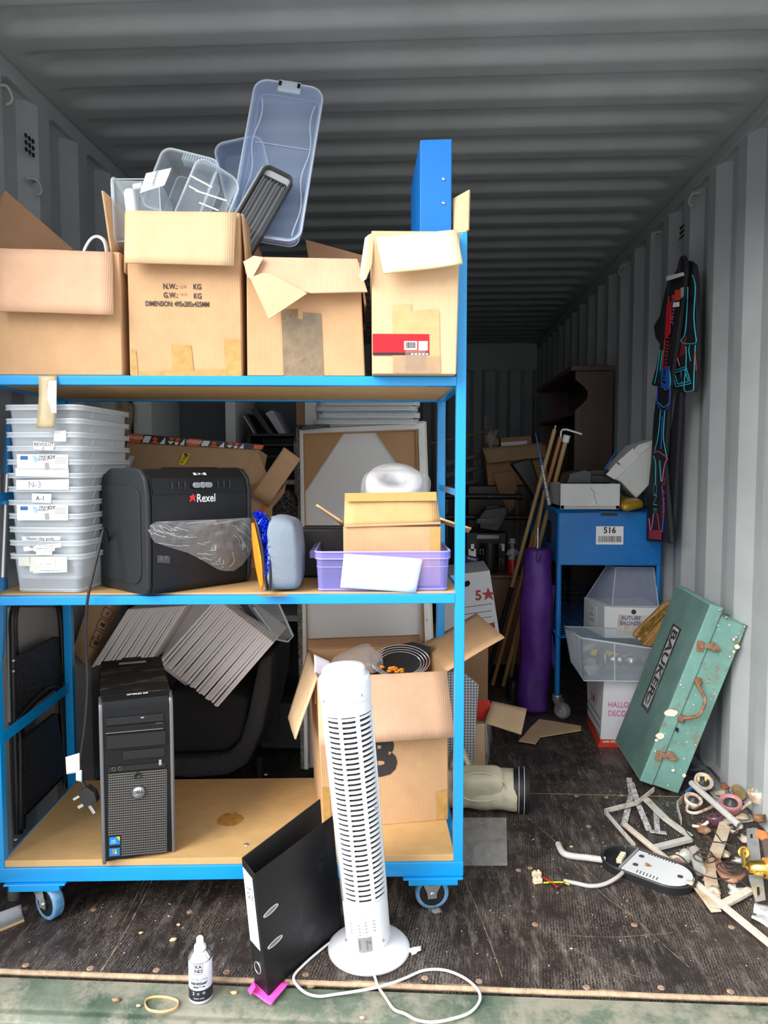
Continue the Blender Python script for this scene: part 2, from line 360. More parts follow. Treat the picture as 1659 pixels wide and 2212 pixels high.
# corrugated walls
def corr(y, ph0=0.0):
    p = ((y + ph0) / 0.275) % 1.0
    if p < 0.26: return 0
    if p < 0.48: return (p - 0.26) / 0.22
    if p < 0.76: return 1
    return 1 - (p - 0.76) / 0.24
BRK = [0.0, 0.26, 0.48, 0.76]
def wall(name, X, sgn, ph):
    ys = [YF - 0.02]; k = int((YF) / 0.275) - 1
    while True:
        done = False
        for b in BRK:
            y = (k + b) * 0.275 - ph
            if y <= YF: continue
            if y >= YB: done = True; break
            ys.append(y)
        if done: break
        k += 1
    ys.append(YB + 0.02); g = G()
    zz = [(-0.01, 0), (0.012, 1), (2.32, 1), (2.345, 0)]
    for (za, ea), (zb, eb) in zip(zz[:-1], zz[1:]):
        for a, b in zip(ys[:-1], ys[1:]):
            ca, cb = corr(a + 1e-6, ph), corr(b - 1e-6, ph)
            g.add([(X + sgn * 0.036 * ca * ea, a, za), (X + sgn * 0.036 * cb * ea, b, za), (X + sgn * 0.036 * cb * eb, b, zb), (X + sgn * 0.036 * ca * eb, a, zb)], [(0, 1, 2, 3)])
    w = struct(name, g, M_PAINT, solid=0.003, weld=True)
    g = G().bb((X + sgn * 0.045, YF - 0.1, -0.05), (X + sgn * 0.06, YB + 0.1, ZC + 0.05)); mk('outer_skin', g, M_PAINT, w)
    return w
wl = wall('wall_left', XL, -1, 0.10); wr = wall('wall_right', XR, 1, 0.05)
# back wall, corrugated the other way
g = G(); k = 0; xx = XL - 0.02; pts = []
while xx < XR + 0.03:
    for b, h in ((0.0, 0), (0.30, 0), (0.45, 1), (0.85, 1)): pts.append((xx + b * 0.25, h))
    xx += 0.25
for (a, ha), (b, hb) in zip(pts[:-1], pts[1:]): g.add([(a, YB + 0.036 * ha, 0), (b, YB + 0.036 * hb, 0), (b, YB + 0.036 * hb, 2.12), (a, YB + 0.036 * ha, 2.12)], [(0, 1, 2, 3)])
g.bb((XL - 0.05, YB - 0.004, 2.12), (XR + 0.05, YB + 0.04, ZC + 0.02)); g.bb((XL - .05, YB + 0.045, -0.05), (XR + .05, YB + 0.06, ZC + .05))
struct('wall_back', g, M_PAINT, solid=0.003)
# top rails, gutters, frame round the mouth
struct('trim_1', G().bb((XL - 0.02, YF - 0.05, 2.33), (XL + 0.006, YB, ZC - 0.004)), M_PAINT, bev=0.004)
struct('trim_2', G().bb((XR - 0.006, YF - 0.05, 2.33), (XR + 0.02, YB, ZC - 0.004)), M_PAINT, bev=0.004)
M_GREEN = mat('green_sill_paint', (0.075, 0.125, 0.085), 0.55, var=0.3, vs=7, c2=(0.17, 0.20, 0.15), dirt=(0.33, 0.30, 0.24), ds=6, dt=0.50, dmax=0.6, bump=0.2, bs=40)
g = G(); pr = [(YF - 0.012, -0.012), (1.545, -0.014), (1.53, -0.022), (1.515, -0.020), (1.50, -0.028), (1.495, -0.05), (1.495, -0.15), (YF, -0.15)]
g.add([(XL - 0.2, y, z) for y, z in pr] + [(XR + 0.2, y, z) for y, z in pr], [tuple(range(8)), tuple(range(8, 16))[::-1]] + [(i, (i + 1) % 8, (i + 1) % 8 + 8, i + 8) for i in range(8)])
struct('trim_3', g, M_GREEN, bev=0.003)
g = G(); g.bb((XL - 0.1, 1.5, 2.36), (XR + 0.1, YF + 0.02, 2.55)); g.bb((XL - 0.12, 1.5, -0.15), (XL + 0.0, YF - 0.02, 2.45)); g.bb((XR, 1.5, -0.15), (XR + 0.12, YF - 0.02, 2.45))
struct('trim_4', g, M_PAINT)
M_GROUND = mat('yard_ground', (0.38, 0.375, 0.36), 0.95, var=0.2, vs=3)
struct('ground', G().bb((-15, -14, -0.2), (15, 1.49, -0.15)), M_GROUND)
# curb strip at foot of right wall (bent seal strip)
g = G(); g.sheet((XR - 0.075, 2.45, 0.002), (XR - 0.01, 2.45, 0.012), (XR - 0.01, 4.2, 0.012), (XR - 0.075, 4.2, 0.002), 0.004, 3, 60, 0.012, 7)
struct('baseboard_right', g, mat('kick_strip', (0.30, 0.31, 0.32), 0.6, dirt=(0.05, 0.045, 0.04), ds=14, dt=0.5, dmax=0.95))
# lashing rings
M_STEEL = mat('zinc_steel', (0.55, 0.55, 0.53), 0.35, 0.85, var=0.2, vs=30)
M_PRING = mat('ring_paint', (0.33, 0.34, 0.34), 0.6)
def ring(y, z, X, sgn, lab):
    g = G(T((X, y, z))); g.tube(spl([(0.0, -0.014, 0.014), (sgn * 0.020, -0.010, 0.012), (sgn * 0.026, 0.006, -0.008), (sgn * 0.022, 0.008, -0.024), (sgn * 0.008, 0.008, -0.030)], 5), 0.0045, 8)
    g.tube([(0, -0.02, 0.015), (0, 0.014, 0.016)], 0.006, 8); one('lashing_hook', lab, 'hook', g, M_PRING)
for x, y, lab in ((1505, 428, 'painted steel lashing hook high on the right wall, nearest the front of the three'), (1423, 510, 'painted steel lashing hook high on the right wall, just behind the hanging costume top'), (1349, 582, 'painted steel lashing hook high on right wall, deepest inside of the three')):
    p = XX(x, y, XR); ring(p.y, p.z, XR - 0.002, -1, lab)
p = XX(3, 200, XL); ring(p.y, p.z, XL + 0.002, 1, 'painted lashing hook high on the left container wall')
p = XX(68, 400, XL); ring(p.y, p.z, XL + 0.002, 1, 'small painted hook on left wall below the vent holes')
M_HOLE = mat('dark_hole', (0.005, 0.005, 0.005), 0.9)
for X, x, y, sgn, w in ((XL, 63, 314, 1, wl), (XR, 1474, 501, -1, wr)):
    p = XX(x, y, X); g = G()
    for i in range(3):
        for j in range(3): c = V((X + sgn * 0.001, p.y + (i - 1) * 0.021, p.z + (j - 1) * 0.021)); g.cyl(c - V((sgn * 0.001, 0, 0)), c + V((sgn * 0.002, 0, 0)), 0.0068, 10)
    mk('vent_holes', g, M_HOLE, w)
# ============================================================ BLUE RACK TROLLEY
M_BLUE = mat('sky_blue_paint', (0.0, 0.30, 0.72), 0.32, var=0.05, vs=6, dirt=(0.0, 0.14, 0.40), ds=18, dt=0.70, coat=0.3)
M_MDF = mat('mdf_board', (0.58, 0.36, 0.15), 0.62, var=0.07, vs=18, dirt=(0.34, 0.19, 0.07), ds=6, dt=0.67, dmax=0.6)
M_MDF2 = mat('mdf_edge', (0.60, 0.36, 0.13), 0.8, var=0.12, vs=50)
W, D, TB = 1.22, 0.50, 0.025
rack = thing('shelf_trolley', 'tall bright blue steel shelf trolley with three boards, loaded with boxes', 'shelf trolley', RO, RA)
for u in (TB / 2, W - TB / 2):
    for v in (TB / 2, D - TB / 2):
        mk('post', G(MR).bb((u - TB / 2, v - TB / 2, 0.115), (u + TB / 2, v + TB / 2, 1.77)), M_BLUE, rack, bev=0.002)
def beams(z0, z1, nm):
    for v in (0, D - TB): mk('beam', G(MR).bb((-0.001 if nm else TB, v - (0.002 if nm else 0), z0), (W + 0.001 if nm else W - TB, v + TB, z1)), M_BLUE, rack, bev=0.002)
    for u in (0, W - TB): mk('beam', G(MR).bb((u, TB, z0), (u + TB, D - TB, z1)), M_BLUE, rack, bev=0.002)
beams(0.105, 0.143, True); beams(0.832, 0.855, False); beams(1.388, 1.412, False)
for z0, z1, ins in ((0.143, 0.161, 0.022), (0.8435, 0.8585, 0.012), (1.393, 1.408, 0.01)):
    g = G(MR).bb((ins, 0.004 if z0 < 0.2 else 0.026, z0), (W - ins, D - 0.004, z1)); b = mk('shelf_board', g, M_MDF, rack, bev=0.0015)
    if z0 > 0.2: g = G(MR).bb((0.026, 0.0255, z0 + 0.001), (W - 0.026, 0.027, z1))
for x, y in ((157, 1684), (34, 1813), (532, 1825), (574, 1673), (400, 1740)):
    if x == 400: continue
    p = Z(x, y, 0.161); g = G(T(p)); g.lathe([(0.007, 0), (0.0065, 0.002), (0.003, 0.0028), (0.0001, 0.0028)], 14); mk('screw', g, M_STEEL, rack)
g = G()
for cx, cy, r in ((497, 1770, 0.038),):
    p = Z(cx, cy, 0.1613); n = 40
    vs = [p + V((math.cos(2 * PI * i / n) * r * (1 + 0.18 * noise.noise(V((math.cos(2 * PI * i / n) * 2, math.sin(2 * PI * i / n) * 2, 3)))), math.sin(2 * PI * i / n) * r * 1.05 * (1 + 0.18 * noise.noise(V((math.cos(2 * PI * i / n) * 3, math.sin(2 * PI * i / n) * 3, 9)))), 0)) for i in range(n)]
    g.add(vs, [tuple(range(n))])
mk('stain', g, mat('coffee_stain', (0.42, 0.20, 0.04), 0.5, var=0.25, vs=60), rack)
p = K(600, 1278, 0.04)
g = G(); p = Z(592, 1286, 0.8588); n = 30; g.add([p + EX * (0.04 * math.cos(2 * PI * i / n)) + EY * (0.016 * math.sin(2 * PI * i / n)) for i in range(n)], [tuple(range(n))]); mk('stain', g, MATS['coffee_stain'], rack)
# side ties and diagonals
mk('tie', G(MR).bar((TB / 2, TB, 0.475), (TB / 2, D - TB, 0.475), 0.004, 0.03), M_BLUE, rack)
mk('tie', G(MR).bar((TB / 2, TB, 1.105), (TB / 2, D - TB, 1.105), 0.004, 0.022), M_BLUE, rack)
mk('tie', G(MR).bar((W - TB / 2, TB, 1.115), (W - TB / 2, D - TB, 1.115), 0.004, 0.018), M_BLUE, rack)
# castors
M_BLUERUB = mat('blue_rubber', (0.06, 0.26, 0.52), 0.6, var=0.15, vs=30, c2=(0.25, 0.42, 0.6))
M_BLK = mat('black_plastic', (0.012, 0.012, 0.013), 0.45, var=0.3, vs=20)
M_ZINC = mat('bright_zinc', (0.72, 0.74, 0.74), 0.25, 0.9, var=0.1, vs=40)
def castor(u, v, yaw, tr=0.034):
    cx = thing_loc = None
    g = G(MR)
    pw = 0.13; g.bb((u - pw / 2, v - 0.045, 0.086), (u + pw / 2, v + 0.06, 0.093)); g.bb((u - pw / 2, v - 0.048, 0.086), (u + pw / 2, v - 0.044, 0.103)); g.bb((u - pw / 2 - 0.014, v - 0.048, 0.1), (u + pw / 2 + 0.014, v + 0.06, 0.105))
    pl = mk('castor_plate', g, M_BLUE, rack, bev=0.0015)
    M = MR @ T((u, v, 0), yaw)
    g = G(M); g.lathe([(0.03, 0.085), (0.034, 0.08), (0.03, 0.074)], 20)
    for s in (-1, 1):
        g.slab([(s * 0.021, -0.03, 0.086), (s * 0.021, 0.03, 0.086), (s * 0.021, tr + 0.012, 0.05), (s * 0.021, tr + 0.012, 0.036), (s * 0.021, tr - 0.012, 0.034), (s * 0.021, tr - 0.014, 0.05)], 0.003)
    g.cyl((-0.026, tr, 0.045), (0.026, tr, 0.045), 0.006, 10)
    mk('fork', g, M_ZINC, rack)
    R = T((0, tr, 0.045), 0, 0, PI / 2)
    g = G(M @ R); g.lathe([(0.034, -0.014), (0.042, -0.015), (0.045, -0.011), (0.045, 0.011), (0.042, 0.015), (0.034, 0.014)], 32, caps=False); w = mk('wheel', g, M_BLUERUB, rack)
    g = G(M @ R); g.lathe([(0.0335, -0.013), (0.0335, 0.013)], 28); g.lathe([(0.015, -0.017), (0.015, 0.017)], 16); mk('hub', g, M_BLK, w)
    for du in (-0.04, 0.04):
        g = G(MR); g.cyl((u + du, v - 0.035, 0.093), (u + du, v - 0.035, 0.1), 0.006, 6); mk('bolt', g, M_ZINC, rack)
castor(1.14, 0.035, math.radians(-88), 0.0); castor(0.105, 0.035, math.radians(-125)); castor(1.12, 0.44, 0.3); castor(0.1, 0.44, -0.5)
# sticky tape hanging from the top beam
M_TAPE = mat('parcel_tape', (0.52, 0.42, 0.25), 0.35, var=0.1, vs=30)
a = [K(83, 814, -0.004), K(123, 812, -0.004)]; 
def tapef(u, v):
    ys = 812 + (925 - 812) * v; xl = 83 + (-3) * v + 2 * math.sin(v * 4); xr = 123 - 6 * v * v
    return K(xl + (xr - xl) * u, ys, -0.005 - 0.01 * v * math.sin(v * 2.2) - 0.004 * math.sin(u * PI))
g = G().grid(tapef, 5, 12); g.slab([K(84, 812, -.005), K(122, 811, -.005), K(126, 809, 0.04), K(86, 809, 0.04)], 0.0006)
tp = one('tape_strip', 'strip of brown parcel tape hanging from the top shelf of the blue trolley', 'tape', g, M_TAPE, solid=0.0006)
g = G(); g.grid(lambda u, v: K(106 + 16 * u - 4 * math.sin(v * PI) * (1 - u), 822 + 70 * v, -0.013 - 0.002 * math.sin(u * 3)), 3, 8); mk('folded_edge', g, mat('tape_back', (0.75, 0.73, 0.66), 0.3), tp, label='pale curled edge of the tape')
# ============================================================ TOP SHELF
M_CARD = cardmat('cardboard', (0.56, 0.345, 0.185)); M_CARD_L = cardmat('cardboard_light', (0.66, 0.46, 0.275)); M_CARD_P = cardmat('cardboard_pinkish', (0.62, 0.385, 0.25))
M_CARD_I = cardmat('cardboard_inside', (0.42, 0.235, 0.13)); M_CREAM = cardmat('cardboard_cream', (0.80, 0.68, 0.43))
M_CTAPE = mat('shiny_parcel_tape', (0.50, 0.29, 0.09), 0.18, var=0.15, vs=40, bump=0.5, bs=22)
M_DTAPE = mat('dull_brown_tape', (0.23, 0.17, 0.105), 0.15, var=0.2, vs=20, bump=0.9, bs=16)
M_INK = mat('black_ink', (0.03, 0.025, 0.025), 0.7); M_INKF = mat('faded_ink', (0.22, 0.13, 0.08), 0.8)
M_WHITE = mat('white_paper', (0.82, 0.82, 0.82), 0.6); M_RED = mat('red_print', (0.42, 0.003, 0.012), 0.4)
M_WPL = mat('white_plastic', (0.80, 0.82, 0.82), 0.35, spec=0.5)
def shell(g, w, d, h, r, fl=0.008, tp=0.01, lip=0.006, n=5):
    """thin open tray: floor at z=0, mouth at z=h, flange and turned-down lip"""
    rings = [(w - 2 * tp, d - 2 * tp, max(r - tp, 0.003), 0), (w, d, r, h), (w + 2 * fl, d + 2 * fl, r + fl, h), (w + 2 * fl + 0.001, d + 2 * fl + 0.001, r + fl, h - lip)]
    k = 4 * (n + 1); vs = []
    for a, b, rr, z in rings: vs += [(p[0], p[1], z) for p in rrect(a, b, rr, n)]
    fs = [(j * k + i, j * k + (i + 1) % k, (j + 1) * k + (i + 1) % k, (j + 1) * k + i) for j in range(3) for i in range(k)]
    g.add(vs, fs); g.add(vs[:k], [tuple(range(k))[::-1]]); return g
def carton_body(root, F, h, t=0.004, m=None, name='body', dep=None, bulge=0):
    """F: function (u 0..1 across, v 0..1 deep, z 0..1 up)->world"""
    m = m or M_CARD; g = G()
    def w(a, b):
        n = (F(b[0], b[1], 0) - F(a[0], a[1], 0)).cross(V((0, 0, 1))).normalized()
        A = [F(a[0], a[1], 0), F(b[0], b[1], 0), F(b[0], b[1], 1), F(a[0], a[1], 1)]
        g.slab(A, t)
    w((0, 0), (1, 0)); w((1, 0), (1, 1)); w((1, 1), (0, 1)); w((0, 1), (0, 0))
    g.slab([F(0, 0, 0) + EZ * t / 2, F(1, 0, 0) + EZ * t / 2, F(1, 1, 0) + EZ * t / 2, F(0, 1, 0) + EZ * t / 2], t)
    return mk(name, g, m, root, bev=0.0012)
def boxF(fl, frr, z0, z1, dv, fl2=None, fr2=None):
    """front-left / front-right bottom world points, depth vector"""
    fl, frr = V(fl), V(frr); fl2 = V(fl2) if fl2 else V((fl.x, fl.y, z1)); fr2 = V(fr2) if fr2 else V((frr.x, frr.y, z1))
    def F(u, v, z):
        a = fl * (1 - z) + fl2 * z; b = frr * (1 - z) + fr2 * z; p = a * (1 - u) + b * u + dv * v; return p
    return F
def decal(pts, m, parent, name, off=0.0012, t=0.0006, n=None):
    g = G(); pts = [V(p) for p in pts]; nn = V((0, 0, 0))
    for i in range(len(pts)): nn += (pts[i] - pts[0]).cross(pts[(i + 1) % len(pts)] - pts[0])
    nn.normalize()
    if nn.dot(CO - pts[0]) < 0: nn = -nn
    g.slab([p + nn * off for p in pts], t, nn); return mk(name, g, m, parent)
def flap(pts, m, parent, name='flap', t=0.005, amp=0.0025, seed=1, label=None, fs=9):
    return mk(name, G().sheet(*pts, t=t, nu=8, nv=6, amp=amp, seed=seed, fs=fs), m, parent, label=label)
Z3 = 1.413
VF = 0.006
# ---- box 1, far left
b = K(264, 812, VF); a = RW(0.032, VF, Z3); b.z = Z3; h = K(248, 545, VF).z; fu=0
bx = thing('cardboard_box', 'big open brown cardboard box at the far left of the top shelf, white strap inside', 'box', RW(0.18, 0.2, Z3), RA, 'open cartons on the top shelf')
F = boxF(a, b, Z3, h, EY * 0.40); carton_body(bx, F, h)
v = -0.012
flap([K(-14, 536, 0.0), K(243, 545, 0.0), K(245, 680, -0.03), K(-14, 672, -0.03)], M_CARD_P, bx, amp=0.004, label='pale front flap folded down')
flap([K(241, 548, 0.003), RW(F(1, 1, 1).dot(EX) - RO.dot(EX), 0.4, h), RW(F(1, 1, 1).dot(EX) - RO.dot(EX) - 0.02, 0.4, h + 0.15), K(221, 412, 0.0)], M_CARD, bx, label='side flap standing up')
yb = 0.28
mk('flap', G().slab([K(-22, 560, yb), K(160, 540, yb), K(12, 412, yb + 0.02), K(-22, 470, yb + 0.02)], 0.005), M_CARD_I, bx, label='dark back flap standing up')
g = G(); g.tube(spl([K(180, 560, 0.06), K(182, 541, 0.06), K(195, 518, 0.06), K(210, 511, 0.062), K(225, 520, 0.064), K(231, 541, 0.066), K(231, 560, 0.066)], 6), 0.0035, 8, flat=2.0)
one('plastic_strap', 'white plastic strap arching out of the leftmost cardboard box', 'strap', g, M_WPL)
# ---- box 2, printed
a = K(283, 813, VF); b = K(522, 813, VF); a.z = b.z = Z3; a2 = K(274, 458, VF); b2 = K(517, 462, VF); b2.z = a2.z
bx = thing('cardboard_box', 'open cardboard box printed with weights and dimensions, heaped with clear plastic tubs', 'box', (a + b) / 2 + EY * .2, RA, 'open cartons on the top shelf')
F = boxF(a, b, Z3, a2.z, EY * 0.36, a2, b2); carton_body(bx, F, 0)
flap([K(272, 456, -0.006), K(511, 460, -0.006), K(505, 574, -0.032), K(270, 568, -0.032)], M_CARD_L, bx, label='paler front flap folded down', amp=0.002)
flap([F(1, 0.02, 1) + EX * 0.006, F(1, 1, 1) + EX * 0.006, F(1, 1, 1) + EX * 0.016 - EZ * 0.15, F(1, 0.02, 1) + EX * 0.014 - EZ * 0.145], M_CARD, bx, amp=0.002, label='side flap hanging down outside')
flap([F(0, 0.02, 1) - EX * 0.006, F(0, 1, 1) - EX * 0.006, F(0, 1, 1) - EX * 0.01 - EZ * 0.15, F(0, 0.02, 1) - EX * 0.01 - EZ * 0.145], M_CARD, bx, amp=0.002)
nf = fr(K(400, 640, VF - 0.003), EX, EZ)
def ftext(s, x, y, size, m, parent, v=VF - 0.003, align='CENTER', bold=0.0, tilt=0.0, sx=0.8, nm='lettering'):
    M = fr(K(x, y, v), EX * math.cos(tilt) + EZ * math.sin(tilt), EZ * math.cos(tilt) - EX * math.sin(tilt)); return text(s, size, m, parent, M, nm, align=align, bold=bold, sx=sx)
ftext('N.W.:', 352, 619, 0.0185, M_INK, bx, align='LEFT', bold=0.0004); ftext('12.70', 387, 620, 0.010, M_INKF, bx, align='LEFT'); ftext('KG', 417, 620, 0.0185, M_INK, bx, align='LEFT', bold=0.0004)
ftext('G.W.:', 353, 638, 0.0185, M_INK, bx, align='LEFT', bold=0.0004); ftext('14.14', 388, 636, 0.010, M_INKF, bx, align='LEFT'); ftext('KG', 418, 640, 0.0185, M_INK, bx, align='LEFT', bold=0.0004)
ftext('DIMENSION: 495x285x425MM', 314, 656, 0.0175, M_INK, bx, align='LEFT', bold=0.0004, tilt=-0.01, sx=0.70)
fv = VF - 0.0022
decal([K(370, 745, fv), K(413, 746, fv), K(420, 812, fv), K(375, 812, fv)], M_CTAPE, bx, 'tape'); decal([K(484, 731, fv), K(520, 733, fv), K(522, 812, fv), K(490, 812, fv)], M_CTAPE, bx, 'tape')
decal([K(300, 803, fv), K(490, 798, fv), K(492, 813, fv), K(300, 813, fv)], M_CTAPE, bx, 'tape', off=0.0018); decal([K(283, 755, fv), K(294, 757, fv), K(299, 813, fv), K(284, 813, fv)], M_CTAPE, bx, 'tape')
# ---- box 3, torn flap
a = K(536, 813, VF); b = K(787, 813, VF); a.z = b.z = Z3; a2 = K(534, 566, VF); b2 = K(776, 566, VF); b2.z = a2.z
bx = thing('cardboard_box', 'open cardboard box with a torn creased front flap and dark shiny tape', 'box', (a + b) / 2 + EY * .2, RA, 'open cartons on the top shelf')
F = boxF(a, b, Z3, a2.z, EY * 0.36, a2, b2); carton_body(bx, F, 0)
f1, f2, f3 = -0.012, -0.035, -0.05
mk('flap', G().slab([K(525, 565, f1), K(571, 556, f1), K(772, 560, f1), K(794, 631, f2), K(672, 634, f2), K(540, 606, f2)], 0.005), M_CARD_P, bx, bev=0.001, label='creased front flap folded down')
mk('flap_layer', G().slab([K(540, 600, f3), K(567, 590, f3 + .002), K(585, 592, f3), K(664, 634, f3), K(581, 690, f3 - .002)], 0.004), M_CARD_L, bx, bev=0.001, label='torn hanging corner of the flap')
mk('flap', G().slab([K(526, 566, f1 - .004), K(548, 553, f1 - .004), K(570, 556, f1 - .012), K(545, 602, f2 - .01), K(535, 600, f2 - .01)], 0.003), M_CARD_L, bx, bev=0.001)
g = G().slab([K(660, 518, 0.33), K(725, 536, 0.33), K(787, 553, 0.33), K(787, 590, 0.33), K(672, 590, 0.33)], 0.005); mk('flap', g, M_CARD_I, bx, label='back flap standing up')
flap([F(1, 0, 1), F(1, 1, 1), F(1, 1, 1) + EX * 0.012 - EZ * 0.1, F(1, 0, 1) + EX * 0.015 - EZ * 0.1], M_CARD, bx)
fv = VF - 0.0022
decal([K(607, 668, fv), K(643, 668, fv), K(643, 690, fv), K(655, 690, fv), K(655, 675, fv), K(694, 678, fv), K(699, 813, fv), K(613, 813, fv)], M_DTAPE, bx, 'tape')
# ---- box 4
v0 = -0.04
a = K(806, 806, v0); b = K(984, 806, v0); a.z = b.z = Z3; a2 = K(804, 499, v0); b2 = K(988, 503, v0); b2.z = a2.z; b2 = RW(1.194, v0, a2.z)
bx = thing('cardboard_box', 'narrow pale cardboard box with a red label, blue binder standing in it', 'box', (a + b) / 2 + EY * .2, RA, 'open cartons on the top shelf')
F = boxF(a, b, Z3, a2.z, EY * 0.34, a2, b2); carton_body(bx, F, 0, m=M_CARD_L)
mk('flap', G().sheet(K(812, 514, v0 - 0.008), K(986, 497, v0 - 0.008), K(999, 570, v0 - 0.05), K(829, 591, v0 - 0.05), 0.006, 8, 6, 0.004), M_CREAM, bx, label='cream front flap folded down at a slant')
mk('flap', G().slab([K(805, 506, v0 + .01), K(792, 510, v0 + 0.005), K(780, 594, v0 - 0.02), K(787, 607, v0 - 0.02), K(800, 574, v0)], 0.022), M_CREAM, bx, bev=0.002, label='cream side flap hanging edge-on')
mk('flap', G().slab([K(979, 430, 0.05), K(1015, 410, 0.02), K(1013, 496, 0.015), K(998, 508, 0.0), K(980, 505, 0.04)], 0.006), M_CARD_L, bx, bev=0.001, label='side flap standing up')
for xa, xb in ((820, 0), (969, 1)):
    pass
fv = v0 - 0.0022
decal([K(848, 660, fv), K(889, 657, fv), K(889, 672, fv), K(908, 670, fv), K(945, 667, fv), K(949, 676, fv), K(951, 805, fv), K(848, 805, fv)], mat('dull_tape', (0.56, 0.37, 0.17), 0.4, var=0.1, vs=30), bx, 'tape')
lb = decal([K(804.5, 721.5, fv), K(927, 722, fv), K(927, 762, fv), K(805, 762, fv)], M_RED, bx, 'label', off=0.0022)
decal([K(805, 762, fv), K(927, 762, fv), K(927, 767, fv), K(805, 767.5, fv)], mat('dark_print', (0.03, 0.01, 0.02), 0.4), bx, 'label_band', off=0.0022)
fo = v0 - 0.0052
decal([K(873, 737, fo), K(901, 737, fo), K(901, 756, fo), K(873, 756, fo)], M_WHITE, lb, 'barcode_panel', off=0.0002); decal([K(904, 737, fo), K(924, 737, fo), K(924, 757, fo), K(904, 757, fo)], M_WHITE, lb, 'blank_panel', off=0.0002)
g = G(); random.seed(3); x = 877
while x < 897: w_ = random.choice((0.5, 0.8, 1.3)); g.slab([K(x, 739, fo - .001), K(x + w_, 739, fo - .001), K(x + w_, 752, fo - .001), K(x, 752, fo - .001)], 0.0003); x += w_ + random.choice((0.6, 1.0))
mk('barcode', g, M_INK, lb)
ftext('lever arch file', 820, 728, 0.0085, M_WHITE, lb, v=fo + .0012, align='LEFT'); 
for i, s in enumerate(('Classeur à levier', 'Ordnertasche', 'Registratore', 'Archivador')): ftext(s, 820, 734 + i * 4, 0.0042, M_WHITE, lb, v=fo + .0012, align='LEFT')
ftext('5★', 915, 730, 0.017, M_WHITE, lb, v=fo + .0012, bold=0.0006)
ftext('code 297422', 823, 764.6, 0.005, M_WHITE, lb, v=fo + .0012, align='LEFT')
for i in range(5): x = 888 + i * 8; decal([K(x, 763, fo), K(x + 5, 763, fo), K(x + 5, 766.6, fo), K(x, 766.6, fo)], M_WHITE, lb, 'pictogram', off=0.0002)
M_CLTAPE = mat('clear_tape', (0.75, 0.66, 0.5), 0.12, bump=1.0, bs=14, alpha=0.12)
decal([K(848, 768, fo), K(951, 768, fo), K(951, 806, fo), K(848, 806, fo)], M_CLTAPE, bx, 'clear_tape', off=0.0002)
decal([K(876, 757, fo), K(920, 757, fo), K(918, 800, fo), K(872, 800, fo)], M_CLTAPE, bx, 'clear_tape', off=0.0006)
# ---- blue binder in box 4
M_BINDER = mat('blue_binder_cloth', (0.0, 0.17, 0.60), 0.45, bump=0.05, bs=200)
o = K(909, 560, 0.03); bi = thing('lever_arch_file', 'bright blue lever arch file standing upright in the narrow right-hand box', 'binder', V((o.x, o.y, 1.74)), RA)
tl, tr_ = K(909, 303, 0.03), K(975, 301, 0.03); dz = EZ * 0.33; back = EY * 0.285 - EX * 0.005 - EZ * 0.012
def bslab(a, b, c, d, t=0.003): return G().slab([a, b, c, d], t)
mk('spine', bslab(tl, tr_, tr_ - dz, tl - dz, 0.004), M_BINDER, bi, bev=0.001)
mk('cover', bslab(tl, tl + back, tl + back - dz, tl - dz, 0.003), M_BINDER, bi, bev=0.001); mk('cover', bslab(tr_, tr_ + back, tr_ + back - dz, tr_ - dz), M_BINDER, bi, bev=0.001)
for x, y in ((958, 386.5), (958, 438.5)):
    p = K(x, y, 0.027); g = G(fr(p, EX, EZ)); g.lathe([(0.0045, 0), (0.0042, 0.001), (0.0028, 0.0026), (0.0001, 0.003)], 14); mk('rivet', g, M_ZINC, bi)
mk('paper_edge', G().slab([tl + back * .05 + EX * .01 - EZ * .02, tr_ + back * .05 - EX * .01 - EZ * .02, tr_ + back * .9 - EX * .01 - EZ * .02, tl + back * .9 + EX * .01 - EZ * .02], 0.01), M_BINDER, bi)
# ---- clear tubs heaped in box 2
M_CLR = mat('clear_plastic', (0.80, 0.88, 0.93), 0.18, alpha=0.13, spec=0.8); M_CLRB = mat('blue_clear_plastic', (0.60, 0.74, 1.0), 0.2, alpha=0.22, spec=0.8)
M_CLRE = mat('clear_plastic_edge', (0.82, 0.90, 0.95), 0.2, alpha=0.5, spec=0.8)
def rimtube(g, w, d, r, z, tr, n=5): g.tube([(p[0], p[1], z) for p in rrect(w, d, r, n)], tr, 6, closed=True)
tl, trr, bl = K(556, 193, 0.30), K(702, 216, 0.30), K(470, 500, 0.20)
M = fr((tl + trr) / 2, trr - tl, tl - bl); w_ = (trr - tl).length; L_ = 0.47
Mc = M @ T((0, -L_ / 2, 0.0))
li = thing('box_lid', 'large bluish clear plastic lid standing tall and slanted above the printed box', 'lid', (Mc @ V((0, -L_ / 2, 0))))
g = G(Mc); shell(g, w_ - 0.016, L_ - 0.016, 0.045, 0.03, 0.008, 0.006, 0.008, 8)
mk('tray', g, M_CLRB, li, solid=0.0016)
g = G(Mc); rimtube(g, w_ - .002, L_ - .002, 0.038, 0.045, 0.0028, 8); rimtube(g, w_ - 0.02, L_ - 0.02, 0.026, 0.0, 0.002, 8)
wv = []
for i in range(61):
    t = i / 60; wv.append((-(w_ / 2 - 0.022) + 0.006 * math.sin(t * 14), L_ / 2 - 0.04 - t * (L_ - 0.07), 0.02))
g.tube(wv, 0.002, 6); g.tube([(-p[0], p[1], p[2]) for p in wv], 0.002, 6); g.tube([(-(w_ / 2 - .02), 0.07, 0.004), (w_ / 2 - .02, 0.07, 0.004)], 0.0012, 6)
mk('ribs', g, M_CLRE, li)
g = G(Mc); g.bb((-0.032, L_ / 2 - 0.028, 0.038), (0.032, L_ / 2 + 0.004, 0.05)); cl = mk('clip', g, M_CLRE, li, bev=0.003)
